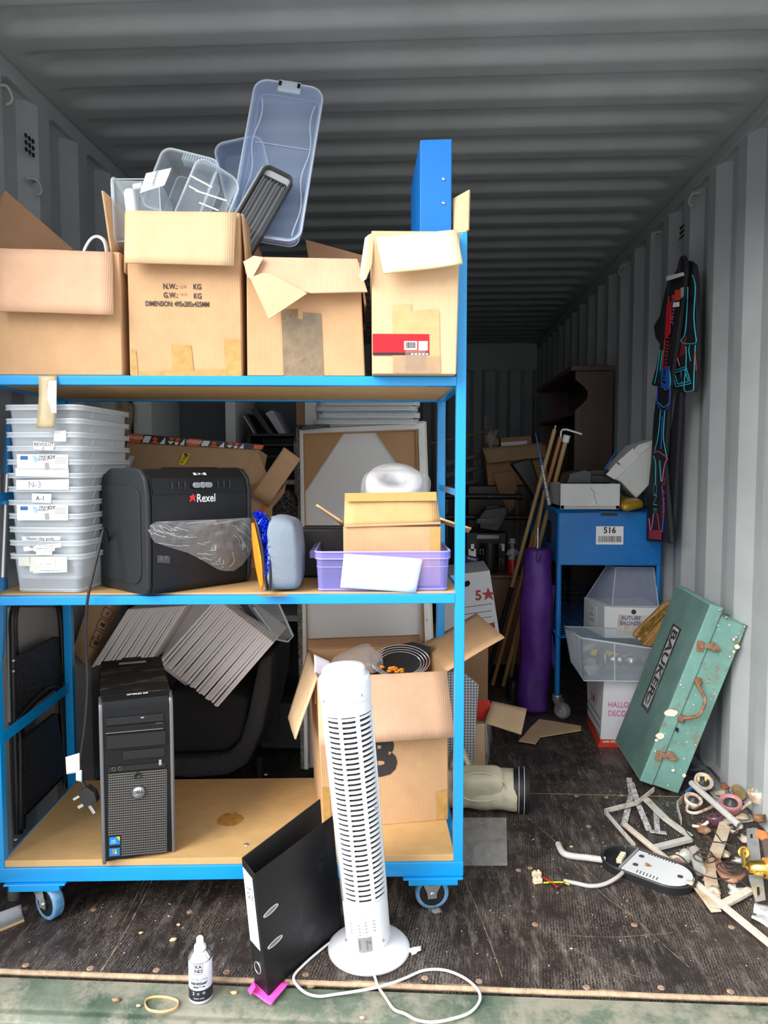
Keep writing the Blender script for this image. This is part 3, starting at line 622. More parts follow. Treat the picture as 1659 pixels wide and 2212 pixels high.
for sx_ in (-0.026, 0.026): mk('slot', G(Mc).bb((sx_ - 0.004, L_ / 2 - 0.016, 0.0495), (sx_ + 0.004, L_ / 2 - 0.002, 0.0515)), M_HOLE, cl)
for sx_ in (-0.012, 0.0, 0.012): mk('grip_line', G(Mc).bb((sx_ - 0.0006, L_ / 2 - 0.026, 0.0495), (sx_ + 0.0006, L_ / 2, 0.0515)), M_CLR, cl)
# dark grey ribbed tray
tl, trr, bl, br = K(574, 362, 0.20), K(634, 392, 0.20), K(515, 520, 0.13), K(570, 570, 0.13)
M = fr((tl + trr) / 2, trr - tl, tl - bl); w_ = (trr - tl).length + 0.004; L_ = 0.27; Mc = M @ T((0.002, -L_ / 2, 0))
M_DG = mat('dark_grey_plastic', (0.045, 0.047, 0.05), 0.45); M_MG = mat('mid_grey_plastic', (0.42, 0.44, 0.44), 0.5)
tt = thing('ribbed_tray', 'dark grey ribbed plastic tray slanting in front of the tall blue lid', 'tray', Mc @ V((0, -L_ / 2, 0)))
g = G(Mc); shell(g, w_ - 0.01, L_ - .01, 0.02, 0.014, 0.004, 0.004, 0.02, 5); mk('body', g, M_DG, tt, solid=0.002)
g = G(Mc); g.slab([(p[0] - 0.008, p[1], 0.004) for p in rrect(w_, L_, 0.016)], 0.012); mk('rim', g, M_MG, tt, label='light grey outer edge')
for i in range(7):
    x = -w_ / 2 + 0.013 + i * (w_ - 0.026) / 6; mk('rib', G(Mc).bb((x - 0.0022, -L_ / 2 + 0.01, 0.002), (x + 0.0022, L_ / 2 - 0.035, 0.017)), M_DG if i % 2 else mat('grey_rib', (0.10, 0.105, 0.11), 0.4), tt)
mk('rib', G(Mc).bb((-w_ / 2 + 0.01, L_ / 2 - 0.036, 0.002), (w_ / 2 - 0.01, L_ / 2 - 0.033, 0.02)), M_DG, tt)
# clear tub lying on its side with white lid
def tub(name, label, c0, c1, cu, depth, zr, m=M_CLR, lid=None, h_=0.1):
    """c0->c1 along x, cu up; local z toward viewer"""
    pass
M = fr(K(300, 475, 0.03), K(400, 462, 0.03) - K(300, 470, 0.03), K(312, 385, 0.05) - K(300, 470, 0.03))
tb = thing('storage_tub', 'clear plastic tub lying on its side with white lid and paper label', 'tub', K(320, 470, .08))
Mx = M @ T((0.05, 0.038, -0.08), 0, 0, -PI / 2)   # opening faces -x
g = G(Mx); shell(g, 0.14, 0.18, 0.115, 0.02, 0.006, 0.012, 0.006, 5); mk('body', g, M_CLR, tb, solid=0.0016)
g = G(Mx); rimtube(g, 0.152, 0.19, 0.026, 0.115, 0.0025); rimtube(g, 0.118, 0.156, 0.012, 0.0, 0.0016); rimtube(g, 0.128, 0.166, 0.016, 0.045, 0.0014)
for px_, py_ in ((0.06, 0.08), (0.06, -0.08)): g.tube([(px_, py_, 0.0), (px_ + .008, py_ * 1.06, 0.115)], 0.0016, 6)
mk('ribs', g, M_CLRE, tb)
M2 = fr(K(288, 470, 0.02), K(302, 468, 0.02) - K(288, 470, 0.02), K(290, 390, 0.035) - K(288, 470, 0.02))
g = G(M2); g.bb((-0.017, -0.06, -0.12), (0.012, 0.078, 0.008)); mk('lid', g, M_WPL, tb, bev=0.012, bseg=4, label='white lid')
g = G(M2); g.bb((0.004, 0.078, -0.05), (0.03, 0.096, -0.01)); mk('clasp', g, M_CLRE, tb, bev=0.004)
q = [K(302, 417, 0.0), K(355, 400, 0.0), K(371, 362, 0.03), K(316, 375, 0.03)]
lb = mk('label', G().sheet(*q, t=0.0008, nu=6, nv=4, amp=0.003), M_WHITE, tb); text('FACE PAINTS', 0.0085, M_INK, lb, fr((q[0] + q[1] + q[2] + q[3]) / 4 - EY * 0.006, q[0] - q[3], (q[1] - q[0])), bold=.0003)
# second tub: tall clear lid with comb edge
tl, trr, bl = K(357, 322, 0.17), K(475, 352, 0.15), K(356, 460, 0.12)
M = fr(tl, trr - tl, tl - bl)
t2 = thing('storage_tub', 'clear plastic tub with comb-like ridged rim tilted behind the labelled one', 'tub', K(420, 460, .17))
g = G(M @ T((0.075, -0.085, -0.09))); shell(g, 0.15, 0.17, 0.09, 0.02, 0.006, 0.012, 0.006); mk('body', g, M_CLR, t2, solid=0.0016)
g = G(M @ T((0.075, -0.085, -0.09))); rimtube(g, 0.162, 0.182, 0.026, 0.09, 0.0028); rimtube(g, 0.126, 0.146, 0.012, 0.0, 0.0018)
for i in range(14): g.bb((-0.02 + i * 0.007, 0.066, 0.062), (-0.0185 + i * 0.007, 0.09, 0.094))
mk('ribs', g, M_CLRE, t2)
tl, trr, bl = K(440, 322, 0.13), K(505, 340, 0.13), K(415, 460, 0.06)
M = fr(tl, trr - tl, tl - bl)
t3 = thing('storage_tub', 'clear plastic tub with white bars seen end-on beside the tall blue lid', 'tub', K(450, 460, .1))
g = G(M @ T((0.02, -0.115, -0.08), 0, 0.2, 0.5)); shell(g, 0.11, 0.18, 0.05, 0.025, 0.007, 0.01, 0.01); mk('body', g, M_CLR, t3, solid=0.0016)
g = G(M @ T((0.02, -0.115, -0.08), 0, 0.2, 0.5)); rimtube(g, 0.124, 0.194, 0.03, 0.05, 0.003); mk('rim', g, M_CLRE, t3)
g = G()
for x0, y0, x1, y1 in ((412, 380, 458, 405), (422, 412, 490, 434), (430, 438, 472, 455), (408, 402, 440, 420)): g.bar(K(x0, y0, 0.04), K(x1, y1, 0.05), 0.003, 0.004)
mk('bars', g, mat('cream_plastic', (0.8, 0.78, 0.7), 0.4), t3, label='white bars')
t4 = thing('storage_tub', 'bluish clear tub corner peeping out behind the tall lid', 'tub', K(520, 460, .22))
tl, trr, bl = K(478, 334, 0.40), K(560, 316, 0.40), K(470, 450, 0.40); M = fr(tl, trr - tl, tl - bl)
g = G(M @ T((0.06, -0.09, 0))); shell(g, 0.13, 0.18, 0.06, 0.025, 0.006, 0.01, 0.008); mk('body', g, M_CLRB, t4, solid=0.0016)
g = G(M @ T((0.06, -0.09, 0))); rimtube(g, 0.142, 0.192, 0.03, 0.06, 0.003); mk('rim', g, M_CLRE, t4)
# ============================================================ MIDDLE SHELF
Z2 = 0.860
def PL(x, y, o, n): d = ray(x, y); n = V(n); return CO + d * ((V(o) - CO).dot(n) / d.dot(n))
def flat(a): return V((a.x, a.y, 0))
# ---- nested clear trays
A, B, C_ = Z(37, 1279, Z2), Z(170, 1281, Z2), Z(236, 1245, Z2)
w0 = (B - A).length; xd = (B - A).normalized(); yd = EZ.cross(xd); dd = (C_ - B).dot(yd) * 1.0
ctr = A + xd * w0 / 2 + yd * (dd / 2 + 0.006); ra = math.atan2(xd.y, xd.x)
M_TRAY = mat('frosted_clear_plastic', (0.90, 0.94, 0.96), 0.32, alpha=0.24, spec=0.6); M_TRIM = mat('frosted_rim', (0.86, 0.91, 0.94), 0.3, alpha=0.55)
tr0 = thing('plastic_tray', 'x', 'tray', V((ctr.x, ctr.y, Z2 + 0.001)), ra); Mt = WM[tr0.name]
tp_ = 0.010; wt, dt_, ht = w0 + 2 * tp_, dd + 2 * tp_, 0.098
g = G(Mt); shell(g, wt, dt_, ht, 0.022, 0.009, tp_, 0.010); mk('body', g, M_TRAY, tr0, solid=0.0012)
g = G(Mt)
for sy_ in (-1, 1):
    g.tube([(wt / 2 - 0.002, -0.075, 0.05 * 1 + .018), (wt / 2 + 0.001, -0.06, 0.09), (wt / 2 + 0.001, 0.06, 0.09), (wt / 2 - 0.002, 0.075, 0.05 + .018)], 0.0014, 6)
rimtube(g, wt + 0.018, dt_ + 0.018, 0.03, ht, 0.0024); rimtube(g, wt + 0.019, dt_ + 0.019, 0.03, ht - .010, 0.0014); rimtube(g, wt - .016, dt_ - .016, 0.015, 0.006, 0.0012)
for sx_ in (-1, 1): g.box((sx_ * wt * 0.28, -dt_ / 2 + 0.02, 0.0005), (0.03, 0.01, 0.003))
mk('rim', g, M_TRIM, tr0)
labs = ['clear plastic tray, the bare topmost one of the nested stack beside the shredder', 'clear plastic tray with a small white square sticker, second from top of the stack',
 'clear plastic tray with a handwritten REVOLUT note, third from the top of the stack', 'clear plastic tray with the upper printed FIND JOY label in the nested stack',
 'clear plastic tray with a blank white sheet, just under the upper FIND JOY label', 'clear plastic tray with large handwritten N-3 sheet in the nested stack',
 'clear plastic tray with a small A-1 note in the nested stack', 'clear plastic tray with the lower printed FIND JOY label in the nested stack',
 'clear plastic tray without note, between lower FIND JOY label and the clay pods note', 'clear plastic tray with a handwritten clay pods note in the nested stack',
 'clear plastic tray with overlapping project notes, second from bottom of the stack', 'clear plastic tray at the very bottom of the stack, with yellowed stickers']
trs = [None] * 12
for i in range(12):
    k = 11 - i
    o = tr0 if k == 0 else dup(tr0, Matrix.Translation((0, 0, 0.0345 * k)) @ Matrix.Rotation(0, 4, 'Z'))
    trs[i] = o; o['label'] = labs[i]; o['group'] = 'nested clear plastic trays'
for i in range(12): WM[trs[i].name] = Matrix.Translation((0, 0, 0.0345 * (11 - i))) @ Mt
trs[11]['label'] = labs[11]
no = ctr - yd * (dt_ / 2 + 0.0125); nn = yd
def S(x, y, o=0): return PL(x, y, no - yd * o, nn)
M_NOTE = mat('note_paper', (0.84, 0.84, 0.83), 0.7); M_PEN = mat('biro_ink', (0.03, 0.04, 0.10), 0.7); M_LBLUE = mat('print_blue', (0.03, 0.16, 0.45), 0.5); M_OLDP = mat('yellowed_sticker', (0.70, 0.70, 0.62), 0.6); M_GREYP = mat('grey_print', (0.35, 0.36, 0.38), 0.6)
def sl(i, q, m=M_NOTE, nm='label', o=0.0): return mk(nm, G().slab([S(x, y, o) for x, y in q], 0.0005), m, trs[i])
def st(i, s, x, y, size, m=M_PEN, o=0.0007, par=None, tilt=0, align='CENTER', sx=1, bold=0):
    xx_ = xd * math.cos(tilt) + EZ * math.sin(tilt); return text(s, size, m, par or trs[i], fr(S(x, y, o), xx_, EZ * math.cos(tilt) - xd * math.sin(tilt)), align=align, sx=sx, bold=bold, ext=0.0003)
sl(1, [(117, 930), (143, 930), (143, 954), (116, 953)])
l = sl(2, [(72, 953), (118, 957), (115, 973), (73, 971)]); st(2, 'REVOLUT', 95, 960, 0.012, par=l); st(2, '-3', 92, 968.5, 0.010, par=l)
for i, y in ((3, 998), (7, 1107)):
    l = sl(i, [(36, y - 17), (147, y - 16), (147, y + 17), (37, y + 17)]); sl(i, [(44, y - 13), (60, y - 13), (60, y - 5), (44, y - 5)], M_LBLUE, 'logo', .0006)
    st(i, 'FIND', 93, y - 11, 0.010, par=l, sx=.9); st(i, 'JOY', 111, y - 10, 0.0125, par=l, bold=.0003); st(i, 'WORK', 91, y - 5, 0.008, par=l, sx=.9); sl(i, [(96, y + 2), (105, y + 1), (107, y + 15), (98, y + 16)], M_GREYP, 'printed_picture', .0006)
    sl(i, [(70, y - 14), (80, y - 12), (82, y - 3), (76, y + 2), (72, y - 6)], mat('pale_blue_print', (0.35, 0.6, 0.75), 0.6), 'printed_picture', .0006)
    for q in range(5): sl(i, [(119, y - 10 + q * 3), (142, y - 10 + q * 3), (142, y - 9 + q * 3), (119, y - 9 + q * 3)], M_GREYP, 'small_print', .0006)
sl(4, [(33, 1011), (148, 1012), (149, 1031), (34, 1029)]); l = sl(5, [(35, 1037), (149, 1035), (149, 1058), (35, 1058)]); st(5, 'N-3', 75, 1047, 0.022, par=l, m=M_GREYP)
l = sl(6, [(69, 1066), (111, 1067), (110, 1087), (69, 1085)]); st(6, 'A-1', 87, 1077, 0.016, par=l)
l = sl(9, [(47, 1159), (131, 1158), (130, 1167), (48, 1168)]); st(9, 'Nono clay pods.', 88, 1163.5, 0.0115, par=l)
l = sl(10, [(50, 1181), (133, 1173), (132, 1182), (52, 1191)]); st(10, 'WP oil project.', 90, 1181, 0.0105, par=l, tilt=.06); l = sl(10, [(72, 1180), (119, 1180), (118, 1190), (73, 1191)], o=.001); st(10, 'INTENDED TO RECYCLE', 95, 1185, 0.0038, par=l, o=.0016); sl(10, [(78, 1191), (113, 1191), (112, 1199), (78, 1199)], o=.0008)
sl(11, [(40, 1203), (66, 1203), (64, 1223), (40, 1222)], M_OLDP); sl(11, [(64, 1203), (145, 1202), (145, 1232), (64, 1235)], M_OLDP); l = sl(11, [(80, 1207), (119, 1207), (119, 1224), (79, 1224)], o=.001); st(11, 'LOT 110 - 220 HIGHLIT', 99, 1219, 0.0034, par=l, o=.0016); l = sl(11, [(71, 1229), (145, 1227), (145, 1236), (72, 1238)], o=.0014); st(11, 'Tapool highlighter lessee schools', 108, 1232.5, 0.0042, par=l, o=.002)
# ---- shredder
fl_, fr_, bl_ = Z(320.5, 1288, Z2), Z(541, 1256, Z2), Z(236, 1246, Z2)
xd = (fr_ - fl_).normalized(); yd = EZ.cross(xd); SW = (fr_ - fl_).length; SD = 0.235
Ms = fr(fl_, xd, yd); sh = thing('paper_shredder', 'black paper shredder with silver switches and crumpled clear bag on the front', 'shredder', fl_, math.atan2(xd.y, xd.x))
top = PL(319, 1013, fl_, yd).z - Z2; print('shredder', SW, SD, top)
M_SHR = mat('shredder_black', (0.014, 0.016, 0.019), 0.36, spec=.25, var=0.2, vs=12, dirt=(0.10, 0.10, 0.11), ds=30, dt=0.7, dmax=.4, bump=.03, bs=300); M_SHRG = mat('shredder_gloss', (0.009, 0.010, 0.012), 0.25, spec=.35, dirt=(0.15, 0.15, 0.16), ds=25, dt=0.73)
M_SHL = mat('shredder_side', (0.022, 0.024, 0.027), 0.45, spec=.25, var=.1, vs=5)
H_ = top
prof = [(SD, 0.0), (0.012, 0.0), (0.0, 0.02), (-0.004, H_ * .35), (-0.004, H_ * .78), (0.006, H_ * .92), (0.03, H_ - .004), (0.06, H_), (SD - 0.06, H_ - .002), (SD - 0.02, H_ - 0.02), (SD, H_ - 0.07)]
def ext(pr, x0, x1, M): n = len(pr); g = G(M); g.add([(x0, y, z) for y, z in pr] + [(x1, y, z) for y, z in pr], [tuple(range(n)), tuple(range(n, 2 * n))[::-1]] + [(i, (i + 1) % n, (i + 1) % n + n, i + n) for i in range(n)]); return g
mk('body', ext(prof, 0.012, SW - 0.012, Ms), M_SHR, sh, bev=0.003)
sp = [(y * 1.0 + (0.004 if y > 0.1 else -0.003), z + (0.003 if z > .1 else 0)) for y, z in prof]
mk('side_panel', ext(sp, -0.004, 0.011, Ms), M_SHL, sh, bev=0.008, bseg=4); mk('side_panel', ext(sp, SW - 0.011, SW + 0.004, Ms), M_SHL, sh, bev=0.008, bseg=4)
inn = [(SD / 2 + p[0], H_ * .47 + p[1]) for p in rrect(SD * .82, H_ * .78, 0.035, 6)]
mk('side_inset', ext(inn, -0.0075, -0.003, Ms), M_SHL, sh, bev=0.002)
# front control band, slot, switches
def Sf(x, y, o=0.0): return PL(x, y, fl_ - yd * (0.004 + o), yd)
band = ext([(-0.006, H_ * .80), (0.004, H_ * .925), (0.0305, H_ - 0.0015), (0.0305, H_ - 0.01), (0.006, H_ * .9), (0.0, H_ * .8)], 0.016, SW - 0.016, Ms); mk('control_band', band, M_SHRG, sh)
g = G(Ms); g.bb((SW * .20, 0.035, H_ - 0.006), (SW * .74, 0.055, H_ + 0.004)); mk('slot', g, M_HOLE, sh)
g = G(Ms @ T((SW * .5, 0.0, H_ * .868), 0, 0.12)); g.slab([(p[0], -0.004, p[1]) for p in rrect(0.062, 0.018, 0.009)], 0.006, V((0, 1, 0))); mk('switch_surround', g, M_SHR, sh)
for dx, wd_ in ((-0.018, 0.022), (0.018, 0.022), (0, 0.014)):
    g = G(Ms @ T((SW * .5 + dx, -0.003, H_ * .868), 0, 0.12)); g.slab([(p[0], -0.006, p[1]) for p in rrect(wd_, 0.014 if dx else 0.016, 0.006)], 0.006, V((0, 1, 0))); mk('switch', g, mat('switch_grey', (0.28, 0.31, 0.33), 0.35), sh, bev=.001)
for k in (.22, .28, .34, .66, .72, .78): mk('button_line', G(Ms).bb((SW * k, -0.0055, H_ * .835), (SW * k + 0.0012, -0.003, H_ * .895)), M_DG, sh)
M_WPR = mat('white_print', (0.85, 0.87, 0.9), 0.4); M_RPR = mat('rexel_red', (0.75, 0.03, 0.02), 0.4)
text('Rexel', 0.030, M_WPR, sh, fr(Sf(424, 1077, .001), xd, EZ), align='LEFT', bold=0.0005, sx=.88)
g = G(); g.slab([Sf(x, y, .0015) for x, y in ((409, 1072), (414, 1070), (417, 1073), (421, 1070), (423, 1072), (420, 1076), (423, 1082), (420, 1083), (416, 1079), (411, 1084), (409, 1083), (412, 1077))], 0.0006); g.ball(Sf(417, 1069.5, .0015), 0.0028, 8, (1, .2, 1)); mk('logo', g, M_RPR, sh)
text('⏮ | ▶ | ⏭', 0.008, M_WPR, sh, fr(Ms @ V((SW * .5, 0.0045, H_ * .955)), xd, yd * .5 + EZ * .5), bold=.0002)
mk('warning_label', G().slab([Sf(339, 1199, .001), Sf(367, 1202, .001), Sf(367, 1217, .001), Sf(339, 1215, .001)], 0.0006), mat('warning_label', (0.06, 0.065, 0.07), .4), sh)
text('⚠ ⓘ', 0.010, M_GREYP, sh, fr(Sf(353, 1205, .0018), xd, EZ))
# crumpled bag
M_FILM = mat('clear_film', (0.93, 0.93, 0.93), 0.14, bump=0.9, bs=28, alpha=0.17, spec=1.0)
bo = [(319, 1145), (326, 1133), (338, 1127), (400, 1124), (470, 1122), (541, 1118), (547, 1144), (546, 1175), (540, 1198), (524, 1220), (506, 1233), (490, 1234), (472, 1231), (440, 1212), (405, 1194), (365, 1182), (334, 1172), (326, 1160)]
cx_, cy_ = 455, 1150
def bagf(u, v):
    n = len(bo); t = u * n; i = int(t) % n; f = t - int(t); ax = bo[i][0] * (1 - f) + bo[(i + 1) % n][0] * f; ay = bo[i][1] * (1 - f) + bo[(i + 1) % n][1] * f
    x = cx_ + (ax - cx_) * v; y = cy_ + (ay - cy_) * v; o = 0.035 * (1 - v ** 3) * (0.4 + 0.6 * (y - 1118) / 110) + 0.003
    o += 0.010 * noise.noise(V((x * .05, y * .05, 0))) + 0.006 * noise.noise(V((x * .15, y * .10, 3)))
    return Sf(x, y, max(0.002, o))
g = G().grid(bagf, 90, 14); mk('waste_bag', g, M_FILM, sh)
g = G()
random.seed(5)
for i in range(26):
    a = random.random(); v0_ = random.uniform(.25, .8); g.tube([bagf(a + .015 * j * random.uniform(.5, 1.2), min(.99, v0_ + .05 * j)) - yd * 0.0008 for j in range(6)], 0.0007, 4)
mk('waste_bag_creases', g, mat('film_crease', (0.9, 0.9, 0.9), 0.2, alpha=0.55), sh)
# cord and plug
M_CORD = mat('black_cord', (0.012, 0.012, 0.013), 0.4)
cp = spl([Ms @ V((-0.003, SD * .8, 0.12)), K(226, 1140, 0.03), K(214, 1185, 0.0), K(202, 1235, -0.02), K(190, 1290, -0.035), K(185, 1350, -0.03), K(187, 1420, -0.02), K(189, 1480, -0.02), K(184, 1560, -0.02), K(176, 1620, -0.02), K(172, 1648, -0.02)], 8)
cd_ = mk('power_cord', G().tube(cp, 0.0038, 8), M_CORD, sh)
mk('cord_tag', G().sheet(K(142, 1635, -.025), K(172, 1626, -.022), K(173, 1668, -.022), K(144, 1672, -.025), 0.0005, 5, 5, 0.004), M_NOTE, cd_); mk('cord_tag', G().sheet(K(164, 1664, -.027), K(177, 1663, -.024), K(177, 1689, -.024), K(164, 1686, -.026), 0.0006, 4, 4, 0.003), mat('green_white_tag', (0.6, 0.75, 0.68), .5), cd_)
g = G(); g.tube(spl([K(172, 1648, -.02), K(174, 1675, -.02), K(178, 1692, -.02), K(186, 1706, -.02)], 5), [0.0038] * 6 + [0.005] * 4 + [0.006] * 6, 8)
pm = fr(K(193, 1718, -.02), K(203, 1712, -.02) - K(186, 1722, -.02), K(189, 1706, -.02) - K(196, 1730, -.02)); g.M = pm
g.slab([(-0.02, -0.02, 0), (0.012, -0.024, 0), (0.02, 0.0, 0), (0.012, 0.022, 0), (-0.012, 0.022, 0), (-0.022, 0.0, 0)], 0.024); pg = mk('plug', g, M_BLK, cd_, bev=0.003)
g = G(pm); g.box((-0.03, -0.012, 0.002), (0.02, 0.008, 0.004)); g.box((-0.012, -0.034, 0.002), (0.008, 0.024, 0.005)); g.box((-0.03, 0.012, 0.002), (0.018, 0.006, 0.004)); mk('pins', g, M_STEEL, cd_)
# ---- orange and grey zip bag with blue tinsel
def supr(g, c, ax, ay, az, e=0.6, n=22, amp=0.0, seed=0, cut=None):
    sg = lambda w, p: math.copysign(abs(w) ** p, w); vs = []
    m = n // 2
    for j in range(m + 1):
        for i in range(n):
            th = -PI / 2 + PI * j / m; ph = 2 * PI * i / n
            p = V((sg(math.cos(th), e) * sg(math.cos(ph), e), sg(math.cos(th), e) * sg(math.sin(ph), e), sg(math.sin(th), e)))
            if cut: p = cut(p)
            q = c + ax * p.x + ay * p.y + az * p.z; q += V((1, 1, .6)) * amp * noise.noise(q * 14 + V((seed, 0, 0))); vs.append(q)
    return g.add(vs, [(j * n + i, j * n + (i + 1) % n, (j + 1) * n + (i + 1) % n, (j + 1) * n + i) for j in range(m) for i in range(n)], True)
zb = thing('zip_bag', 'grey and orange zipped fabric bag standing open beside the shredder', 'bag', Z(610, 1274, Z2), RA)
M_GREYF = mat('grey_blue_fabric', (0.20, 0.245, 0.30), 0.85, bump=0.3, bs=400, var=.06, vs=20); M_ORF = mat('orange_fabric', (0.95, 0.25, 0.01), 0.6); M_ZIP = mat('black_zip', (0.015, 0.015, 0.02), .5)
cc = (K(617, 1200, 0.11)); hz = cc.z - Z2
def cutg(p): 
    q = p.copy()
    k = (p.z + 1) / 2; q.x = p.x * (1.0 - 0.18 * k ** 3) + 0.10 * (1 - abs(2 * k - 1)); q.z = p.z if p.z < 0 else p.z * (1.0 - 0.12 * max(0, p.x)); return q
g = G(); supr(g, V((cc.x, cc.y, Z2 + 0.098)), EX * 0.047, EY * 0.10, EZ * 0.096, 0.32, 28, 0.006, 3, cutg); mk('body', g, M_GREYF, zb)
def bandf(u, v):
    y = 1108 + 168 * v; b = math.sin(PI * min(1, v * 1.05)) 
    xl = 544 + (572 - 544) * v ** 2 ; return None
g = G(); g.grid(lambda u, v: K((544 + 20 * v * v) + u * (6 + 8 * math.sin(v * PI)) * (1 if v < .98 else .3), 1130 + 144 * v, 0.085 - 0.06 * math.sin(v * PI) * u + 0.03 * (1 - v) - 0.045 * v), 6, 12); mk('side', g, M_ORF, zb, solid=0.003, label='orange side panel')
z1 = spl([K(546, 1111, 0.08), K(551, 1118, 0.05), K(560, 1150, 0.03), K(569, 1200, 0.02), K(573, 1250, 0.015), K(577, 1275, 0.012)], 6); z2 = spl([K(546, 1111, 0.085), K(566, 1109, 0.06), K(584, 1125, 0.03), K(587, 1160, 0.02), K(585, 1220, 0.012), K(583, 1275, 0.01)], 6)
mk('zip', G().tube(z1, 0.004, 8, flat=.6), M_ZIP, zb); mk('zip', G().tube(z2, 0.004, 8, flat=.6), M_ZIP, zb)
mk('lining', G().grid(lambda u, v: z1[int(v * 30)] * (1 - u) + z2[int(v * 30)] * u + EY * 0.05 * math.sin(u * PI) * math.sin(v * PI), 6, 30), mat('navy_lining', (0.01, 0.02, 0.10), .4), zb)
mk('carry_loop', G().sheet(K(582, 1118, .05), K(592, 1114, .05), K(600, 1132, .05), K(590, 1136, .05), .002, 3, 3), M_GREYF, zb)
M_TIN = mat('blue_tinsel', (0.01, 0.05, 0.85), 0.25, 0.6); g = G(); random.seed(11)
for i in range(520):
    v = random.uniform(0.08, .84); u = random.uniform(.15, .85); p = z1[int(v * 30)] * (1 - u) + z2[int(v * 30)] * u + EY * random.uniform(-0.006, 0.02); d = V((random.gauss(0, 1), random.gauss(0, .6), random.gauss(0, 1))).normalized() * 0.009
    n_ = d.cross(V((random.random(), random.random(), random.random()))).normalized() * 0.0012; g.add([p - d - n_, p + d - n_, p + d + n_, p - d + n_], [(0, 1, 2, 3)])
setp(mk('tinsel', g, M_TIN), 'bright blue tinsel stuffed in the open zip of the grey bag', 'tinsel', kind='stuff')
# ---- black case standing behind
a, b = K(650, 1243, 0.26), K(748, 1243, 0.26)
g = G(); o = RW(0, 0, 0)
ua, ub = (a - RO).dot(EX), (b - RO).dot(EX); zt = K(700, 1142, 0.26).z
cs = thing('hard_case', 'flat black hard case standing behind the grey bag and blue storage box', 'case', RW((ua + ub) / 2 + .05, 0.3, Z2), RA)
mk('shell', G(MR).bb((ua, 0.265, Z2), (ub + 0.12, 0.31, zt)), M_BLK, cs, bev=0.008, bseg=3); mk('lid', G(MR).bb((ua + 0.002, 0.312, Z2 + .004), (ub + 0.118, 0.34, zt + .004)), M_BLK, cs, bev=0.008, bseg=3)
# ---- blue storage box holding a carton
M_VIO = mat('violet_clear_plastic', (0.46, 0.42, 0.96), 0.16, alpha=0.24, spec=0.7); M_VIOE = mat('violet_edge', (0.62, 0.58, 1.0), 0.2, alpha=0.5)
zr = K(820, 1192, 0.03).z; vb = 0.03 + 0.30; bl_, br_ = K(686, 1281, 0.035), K(976, 1279, 0.035)
u0, u1 = (bl_ - RO).dot(EX), 1.180
ctr = RW((u0 + u1) / 2, 0.035 + 0.135, Z2); sb = thing('storage_box', 'violet-blue clear plastic storage box holding an open carton, at right end of middle shelf', 'box', ctr, RA)
hb = zr - Z2; g = G(WM[sb.name]); shell(g, u1 - u0 + 0.008, 0.278, hb, 0.02, 0.003, 0.006, 0.016, 5); mk('body', g, M_VIO, sb, solid=0.002)
g = G(WM[sb.name]); rimtube(g, u1 - u0 + .013, .288, 0.022, hb, 0.0026); rimtube(g, u1 - u0 + .012, .286, 0.022, hb - .018, 0.0018); rimtube(g, u1 - u0 - .002, .268, 0.014, 0.004, 0.0016); rimtube(g, u1 - u0 + .005, .276, 0.018, hb - .04, 0.001); mk('rim', g, M_VIOE, sb)
g = G(WM[sb.name]); g.bb((-(u1 - u0) / 2 - 0.022, -0.11, hb - 0.02), (-(u1 - u0) / 2 - 0.006, 0.1, hb - 0.001)); mk('handle', g, M_VIO, sb, bev=0.003)
cv = 0.075; a, b = K(744, 1260, cv), K(951, 1260, cv); a.z = b.z = Z2 + 0.006; a2, b2 = K(743, 1138, cv), K(952, 1130, cv); b2.z = a2.z
cb = thing('cardboard_box', 'open cardboard carton standing inside the violet-blue plastic storage box', 'box', (a + b) / 2 + EY * .08, RA)
F = boxF(a, b, Z2, 0, EY * 0.17, a2, b2); carton_body(cb, F, 0)
flap([K(743, 1138, cv), K(952, 1130, cv), K(942, 1063, cv + .02), K(745, 1066, cv + .02)], cardmat('cardboard_ochre', (0.58, 0.36, 0.16)), cb, amp=0.003, label='front flap standing up, taped edge')
decal([K(745, 1066, cv + .012), K(942, 1063, cv + .012), K(943, 1082, cv + .007), K(745, 1084, cv + .007)], mat('brown_tape', (0.50, 0.30, 0.09), .3, bump=.3, bs=30), cb, 'tape', off=.004)
decal([K(930, 1142, cv - .003), K(951, 1140, cv - .003), K(950, 1262, cv - .003), K(930, 1262, cv - .003)], MATS['brown_tape'], cb, 'tape')
mk('crease', G().bar(K(745, 1137, cv - .005), K(952, 1130, cv - .005), 0.006, 0.006), M_CARD, cb, bev=.002)
flap([K(741, 1128, cv), K(741, 1136, cv + .16), K(682, 1092, cv + .14), K(684, 1090, cv - .01)], M_CARD, cb, label='side flap sticking out'); flap([K(950, 1120, cv), K(952, 1128, cv + .16), K(1012, 1150, cv + .14), K(1018, 1142, cv + .0)], M_CARD, cb, label='side flap sticking out')
q = [K(743, 1196, 0.026), K(913, 1207, 0.026), K(898, 1280, 0.023), K(735, 1269, 0.023)]
sh_ = one('paper_sheet', 'blank white sheet taped to the front of the violet-blue storage box', 'paper', G().sheet(*q, t=0.0007, nu=8, nv=5, amp=0.002), M_WHITE)
